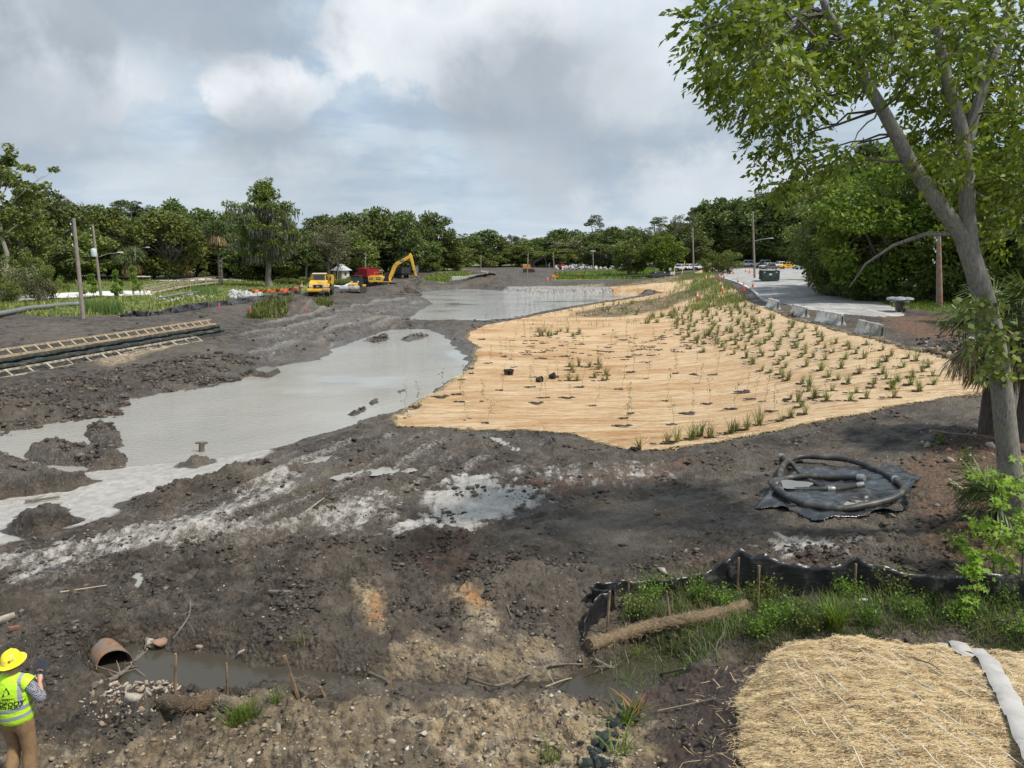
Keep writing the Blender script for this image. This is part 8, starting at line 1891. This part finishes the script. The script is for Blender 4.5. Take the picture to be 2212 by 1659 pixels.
wire('long cable across the middle from the marsh poles to the tall pole', [dn('d', .5), AT(791, 540, 185), AT(1180, 536, 235), dn('r', 1.5)], 1.6, .03); wire('upper cable from the tall pole to the lamp pole', [dn('r', 1.2), dn('s', 1.2)], 1.2, .03); wire('lower cable from the tall pole to the lamp pole', [dn('r', 5.5), dn('s', 5.0)], 1.4, .03); wire('cable from the lamp pole to the split pole', [dn('s', 1.2), dn('u', .2)], .8, .025); wire('lower cable from the lamp pole into the near wood', [dn('s', 5.0), AT(1850, 540, 90)], .8, .025); wire('cable from the lamp pole to the wooded rise', [dn('s', 3.4), AT(1880, 545, 120)], 1.0, .025)
wire('guy cable slanting from the tall pole', [dn('r', .8), AT(1462, 566, 200)], .05, .03)
YG = mk('yellow_guy_guard', (.8, .6, .02), .6); A_ = place(1468, 582, 194); tag(MB().tube([A_, AT(1480, 563, 196)], .06, 6).build('guy_guard', YG), 'yellow guy-wire guard beside the tall pole', 'guy guard')
tag(MB().tube([place(1452, 582, 194), AT(1458, 574, 195)], .06, 6).build('guy_guard', YG), 'short yellow guy-wire guard left of the tall pole', 'guy guard')

# ------------------------------------------------------------------ small buildings and site furniture
o = thing('pump_hut', 'small cream hut with grey hipped roof behind the white pipe', 'hut', place(741, 598, 178), R(-20)); CREAM = mk('cream_wall', (.55, .50, .40), .85, var=.12); RF = mk('grey_roof_sheet', (.45, .47, .48), .5, var=.15)
MB().box(-1.1, 1.1, -1.6, 1.6, 0, 2.2).build('wall', CREAM, o); rf = MB().add([(-1.6, -2.1, 2.15), (1.6, -2.1, 2.15), (1.6, 2.1, 2.15), (-1.6, 2.1, 2.15), (0, -.3, 3.6), (0, .3, 3.6)], [(0, 1, 4), (1, 2, 5, 4), (2, 3, 5), (3, 0, 4, 5), (3, 2, 1, 0)]).build('roof', RF, o); MB().box(-.35, .35, -1.63, -1.58, .1, 1.9).build('door', DARK, o); MB().box(1.09, 1.13, -.4, .4, 1.0, 1.7).build('window', GLASS, o)
o = thing('concrete_tank', 'flat-topped pale concrete tank on the grass behind the red tipper', 'tank', place(776, 588, 205), R(10)); MB().prism([(-2.6, 0), (-2.0, 1.9), (2.4, 2.0), (3.0, 0)], -2, 2, 'y').build('body', CONC_W, o, False, .1); MB().box(-1.9, 2.3, -1.9, 1.9, 1.95, 2.1).build('lid', CONC_W, o)
o = thing('portable_toilet', 'blue-grey portable toilet with white roof beyond the excavator', 'portable toilet', place(901, 591, 225)); PT = mk('toilet_blue_grey', (.22, .27, .31), .5); MB().box(-.58, .58, -.58, .58, .1, 2.05).build('cabin', PT, o, False, .05); MB().prism([(-.62, 2.05), (-.45, 2.32), (.45, 2.32), (.62, 2.05)], -.62, .62, 'y').build('roof', LOGO_W, o); MB().box(-.4, .4, -.61, -.575, .2, 1.95).build('door', mk('toilet_door', (.28, .33, .37), .5), o); MB().box(-.15, .15, -.625, -.6, 1.3, 1.6).build('sign', LOGO_W, o)
o = thing('generator_unit', 'dark grey generator container beside the far guardrail', 'generator', place(1420, 585, 205), R(3)); MB().box(-1.75, 1.75, -.8, .8, .25, 1.75).build('housing', mk('generator_grey', (.045, .05, .055), .5), o, False, .05); MB().box(-1.6, 1.6, -.7, .7, 0, .25).build('skid', BLK, o)
for k in range(4): MB().box(-1.5 + k * .8, -.85 + k * .8, -.825, -.795, .4, 1.6).build('panel', mk('generator_panel', (.07, .075, .085), .4), o)
MB().box(-1.2, -.9, -.83, -.8, 1.45, 1.6).build('label_plate', LOGO_W, o); MB().box(1.2, 1.5, -.83, -.8, 1.35, 1.6).build('label_plate', LOGO_W, o)
# guardrail
o = thing('guardrail', 'long steel guardrail on posts above the far riprap', 'guardrail', place(1370, 584, 205)); inv = Vector(o.location); P0 = place(1205, 583, 214); P1 = place(1330, 583, 208); P2 = place(1490, 582, 200)
for a, b in ((P0, P1), (P1, P2)):
    d = b - a; n = int(d.length / 3); M = Matrix.Translation(a - inv) @ d.to_track_quat('X', 'Z').to_matrix().to_4x4(); MB().prism([(-.06, .45), (.04, .5), (-.06, .58), (.04, .66), (-.06, .76), (-.09, .76), (-.09, .45)], 0, d.length, 'x', M).build('rail', mk('grey_guardrail', (.20, .19, .18), .6, .3), o)
    for k in range(n): p = a.lerp(b, k / n) - inv; MB().box(-.08, .08, .05, .2, -.5, .75).build('post', POLE_M, o).location = p
def round_sign(label, u, v, D, rz=0, r=.38):
    p = place(u, v, D); o = thing('road_sign', label, 'sign', p); MB().cyl((0, 0, -.2), .035, 2.4, 'z', 8).build('post', STEEL, o); MB().cyl((0, -.05, 2.1), r, .02, 'y', 20).build('disc', LOGO_W, o); MB().cyl((0, -.056, 2.1), r * .86, .012, 'y', 20).build('face', mk('sign_grey', (.55, .56, .56), .5), o)
round_sign('round pale sign on a post beside the generator', 1444, 582, 198)
for u, lab in ((1447.5, 'small white road sign by the round sign'), (1452, 'low white board near the yellow guy guard')): p = place(u, 582, 199); o = thing('road_sign', lab, 'sign', p); MB().box(-.03, .03, -.03, .03, -.2, 1.3).build('post', STEEL, o); MB().box(-.3, .3, -.05, -.03, .7, 1.4).build('board', LOGO_W, o)
# white bridge rail
o = thing('bridge', 'low bridge with white slatted railing across the far channel', 'bridge', place(1012, 596, 190)); inv = Vector(o.location); A_ = AT(978, 592, 190) - inv; B_ = AT(1044, 592, 190) - inv; A_.z = B_.z = .5
MB().box(A_.x, B_.x, -2.5, 2.5, -.1, .35).build('deck', CONC, o); MB().box(A_.x, B_.x, -2.2, 2.2, -.45, -.1).build('beam', DARK, o)
for k in range(13): x = A_.x + (B_.x - A_.x) * k / 12; MB().box(x - .09, x + .09, -2.5, -2.35, .35, 1.35).build('post', LOGO_W, o)
for z in (.65, .95, 1.25): MB().box(A_.x, B_.x, -2.56, -2.5, z - .09, z + .09).build('rail', LOGO_W, o)
for x in (A_.x + .6, B_.x - .6): MB().box(x - .3, x + .3, -2.2, 2.2, -2.6, -.45).build('pier', CONC, o)
# timber boardwalk in the marsh
o = thing('boardwalk', 'weathered timber boardwalk ramp with handrails in the left marsh', 'boardwalk', GH(390, 630)); inv = Vector(o.location); BW = mk('grey_boardwalk_timber', (.36, .30, .225), .9, var=.25, scale=2)
L0 = [(300, 637), (330, 633), (365, 628), (400, 623), (435, 620), (474, 616)]; PT_ = [Vector((*GH(u, v)[:2], 0)) for u, v in L0]
for i, p in enumerate(PT_): p.z = 1.75 + .2 * i if i < 4 else 2.45
for i in range(len(PT_) - 1):
    a, b = PT_[i] - inv, PT_[i + 1] - inv; d = b - a; s = Vector((d.y, -d.x, 0)).normalized(); L_ = d.length; M = Matrix.Translation(a) @ d.to_track_quat('X', 'Z').to_matrix().to_4x4()
    n = max(3, int(L_ / .6))
    for k in range(n): MB().box(L_ * k / n + .01, L_ * (k + 1) / n - .01, -.75, .75, -.05, 0, M).build('plank', BW, o)
    for sd in (-1, 1):
        for z in (.55, 1.02): MB().box(0, L_, sd * .8 - .03, sd * .8 + .03, z - .035, z + .035, M).build('handrail', BW, o)
        MB().box(-.07, .07, sd * .86 - .07, sd * .86 + .07, -1.6, 1.05, M).build('post', BW, o); MB().box(L_ / 2 - .06, L_ / 2 + .06, sd * .86 - .06, sd * .86 + .06, -1.6, 1.0, M).build('post', BW, o)
# pipes
PIPE_M = mk('grey_plastic_pipe', (.17, .175, .17), .6, var=.25, scale=2); PIPE_W = mk('white_hose', (.68, .67, .63), .6, var=.12, scale=2)
tag(MB().tube(smooth_path([GH(u, v) + Vector((0, 0, .28)) for u, v in [(-60, 697), (0, 685), (40, 677), (62, 672), (100, 668), (135, 664), (175, 661)]], 5), .24, 12).build('drain_pipe', PIPE_M, None, True), 'thick grey pipe lying across the left marsh grass', 'pipe')
tag(MB().tube(smooth_path([GH(u, v) + Vector((0, 0, .2)) for u, v in [(722, 621), (735, 622), (745, 621), (752, 617), (762, 614), (772, 611)]], 5), .24, 10).build('discharge_hose', PIPE_W, None, True), 'white discharge hose running from the dump truck to the dozer', 'hose')
tag(MB().tube(smooth_path([GH(u, v) + Vector((0, 0, .12)) for u, v in [(2055, 660), (2062, 668), (2078, 674)]], 5), .06, 8).build('plastic_pipe', PIPE_W, None, True), 'bent pale plastic pipe in the grass beside the split pole', 'pipe')
tag(MB().tube([GH(345, 652) + Vector((0, 0, .5)), GH(400, 641) + Vector((0, 0, .5)), GH(432, 638) + Vector((0, 0, .5))], .12, 8).build('drain_pipe', PIPE_M, None, True), 'thin grey pipe low in the marsh weeds', 'pipe')
# concrete drain ring by the orange fence, survey stakes
g = GH(640, 631); o = thing('drain_ring', 'dark open concrete pipe end beside the orange mesh fence', 'pipe', g + Vector((0, 0, .5)), R(20)); V = []; F = []; n = 20
for (yy, rr_) in [(-.6, .75), (.6, .75), (.6, .6), (-.6, .6)]:
    for k in range(n): a = 6.283 * k / n; V.append((rr_ * math.cos(a), yy, rr_ * math.sin(a)))
for i in range(4):
    for k in range(n): j = (i + 1) % 4; F.append((i * n + k, i * n + (k + 1) % n, j * n + (k + 1) % n, j * n + k))
MB().add(V, F).build('ring', mk('dark_concrete', (.10, .09, .08), .9), o, True)
for (u, v, hh, col, lab) in [(542, 684, 1.0, PINKF, 'pink survey stake beside the haul road weeds'), (597, 690, 1.2, WOOD, 'wooden survey stake at the bank weeds'), (474, 668, .7, PINKF, 'small pink stake at the terrace end'), (653, 627, 1.7, mk('orange_post', (.75, .25, .05), .6), 'orange and white post at the end of the orange fence'), (660, 672, .4, PINKF, 'bright orange marker lying before the spoil heap')]:
    g = GH(u, v); q = MB().box(-.05, .05, -.05, .05, -.2, hh * .75).build('survey_stake', WHITE if 'white' in lab else col); q.location = g; tag(q, lab, 'stake'); MB().box(-.055, .055, -.055, .055, hh * .7, hh).build('tip', col, q)
# plant flags on the blanket
FLG = [mk('flag_white', (.75, .75, .72), .6), mk('flag_green', (.02, .28, .17), .6)]
def flag(u, v, k):
    g = GH(u, v); q = MB().cyl((0, 0, -.1), .006, .75, 'z', 5).build('marker_flag', STEEL); q.location = g; tag(q, ['small white marker flag on the planted bank', 'small green marker flag on the planted bank'][k], 'flag', ['white marker flags', 'green marker flags'][k]); MB().box(0, .13, -.002, .002, .52, .64).build('cloth', FLG[k], q).rotation_euler = (0, 0, random.uniform(-.8, .8))
for u, v in [(1262, 683), (1290, 680), (1322, 676), (1336, 672), (1240, 690), (1275, 688), (1310, 682), (1340, 680), (1380, 672)]: flag(u, v, 0)
for u, v in [(1150, 712), (1195, 735), (1433, 733), (1515, 735), (1322, 728), (1905, 748), (1760, 780), (1850, 775), (1880, 768), (1700, 745), (1640, 755), (1360, 745)]: flag(u, v, 1)
# black nursery pots
POT = mk('black_plastic_pot', (.02, .02, .022), .45)
for i, (u, v, rx, lab) in enumerate([(1094, 812, 0, 'black nursery pots stacked on the straw, the left one'), (1103, 812, .2, 'black nursery pots stacked on the straw, the right one'), (1160, 826, 1.4, 'black pot lying on its side on the straw'), (1187, 820, 1.2, 'black pot tipped towards the grass clump')]):
    g = GH(u, v); o = thing('nursery_pot', lab.replace('pots stacked on the straw, the left one', 'pot standing on the wet straw left of its twin').replace('pots stacked on the straw, the right one', 'pot standing on the wet straw right of its twin'), 'plant pot', g + Vector((0, 0, .05 if rx < 1 else .16))); o.rotation_euler = (rx, 0, .4 * i); MB().lathe([(.13, 0), (.17, .30), (.185, .31), (.185, .34), (.165, .34), (.12, .03)], 16).build('pot', POT, o, True); MB().cyl((0, 0, .26), .16, .01, 'z', 16).build('soil', SOIL_M, o)
# aerator float wrapped in plastic, standing on a cart at the wood edge
g = GH(1942, 674); o = thing('float_ring_cart', 'plastic-wrapped ring of grey floats on a small wheeled stand at the wood edge', 'pump float', g, R(15)); GRF = mk('grey_wrapped_plastic', (.30, .32, .34), .35, var=.25, scale=5)
for k in range(4): q = MB().lathe([(.02, -.16), (.38, -.14), (.48, -.02), (.42, .12), (.1, .2), (.0, .2)], 16).build('float', GRF, o, True); q.location = (math.cos(k * 1.571 + .78) * .55, math.sin(k * 1.571 + .78) * .55, 1.05); q.scale = (1, 1, .85)
MB().cyl((0, 0, .12), .30, .85, 'z', 14).build('pump_body', mk('dark_brown_pump', (.09, .075, .06), .7), o, True); MB().box(-.9, .9, -.04, .04, .80, .88).build('frame_bar', STEEL, o); MB().box(-.04, .04, -.9, .9, .81, .87).build('frame_bar', STEEL, o)
for s in (-1, 1): t = MB().cyl((0, -.05, 0), .13, .1, 'y', 14).build('wheel', DARK, o, True); t.location = (s * .28, -.3, .12)
# far building glimpses under the trees of the rise
o = thing('white_building', 'long white building glimpsed under the trees on the rise', 'building', place(1600, 570, 275)); MB().box(-16, 14, 0, 6, 0, 3.4).build('wall', mk('white_building_wall', (.72, .72, .70), .8), o); MB().box(-16.5, 14.5, -.5, 6.5, 3.4, 3.8).build('roof', RF, o)
for k in range(6): MB().box(-13 + k * 4.6, -11.4 + k * 4.6, -.03, .0, 1.0, 2.3).build('window', GLASS, o)
o = thing('brick_building', 'red brick building glimpsed behind the trunks beyond the lot', 'building', place(1735, 572, 268)); MB().box(-9, 9, 0, 8, 0, 4).build('wall', mk('red_brick_wall', (.36, .16, .10), .9, var=.2), o); MB().box(-9.4, 9.4, -.4, 8.4, 4, 4.4).build('roof', LOGO_W, o)
for k in range(4): MB().box(-7.5 + k * 4.2, -6.0 + k * 4.2, -.03, .0, 1.2, 2.6).build('window', GLASS, o)
# concrete slabs thrown aside near the bridge, pale rubble by the palm
for i, (u, v, s, lab) in enumerate([(1030, 598, 2.6, 'long tilted concrete slab beside the far bridge'), (1055, 592, 1.8, 'broken concrete slab on the far bank')]):
    g = GH(u, v); q = MB().box(-s, s, -.7, .7, 0, .3).build('concrete_slab', CONC); q.location = g + Vector((0, 0, .3)); q.rotation_euler = (0, -.18 + .3 * i, .1); tag(q, lab, 'slab')
rock_pile('rubble_pieces', 'pale broken concrete pieces on the spoil beside the palm', 'rubble', [tuple(GH(random.uniform(1985, 2110), random.uniform(735, 790)))[:2] for _ in range(38)], .05, .22, lime_me, 21)
rock_pile('rubble_pieces', 'pale rubble scattered on the littered bank by the big trunk', 'rubble', [tuple(GH(random.uniform(1990, 2150), random.uniform(915, 1000)))[:2] for _ in range(34)], .03, .15, lime_me, 22)
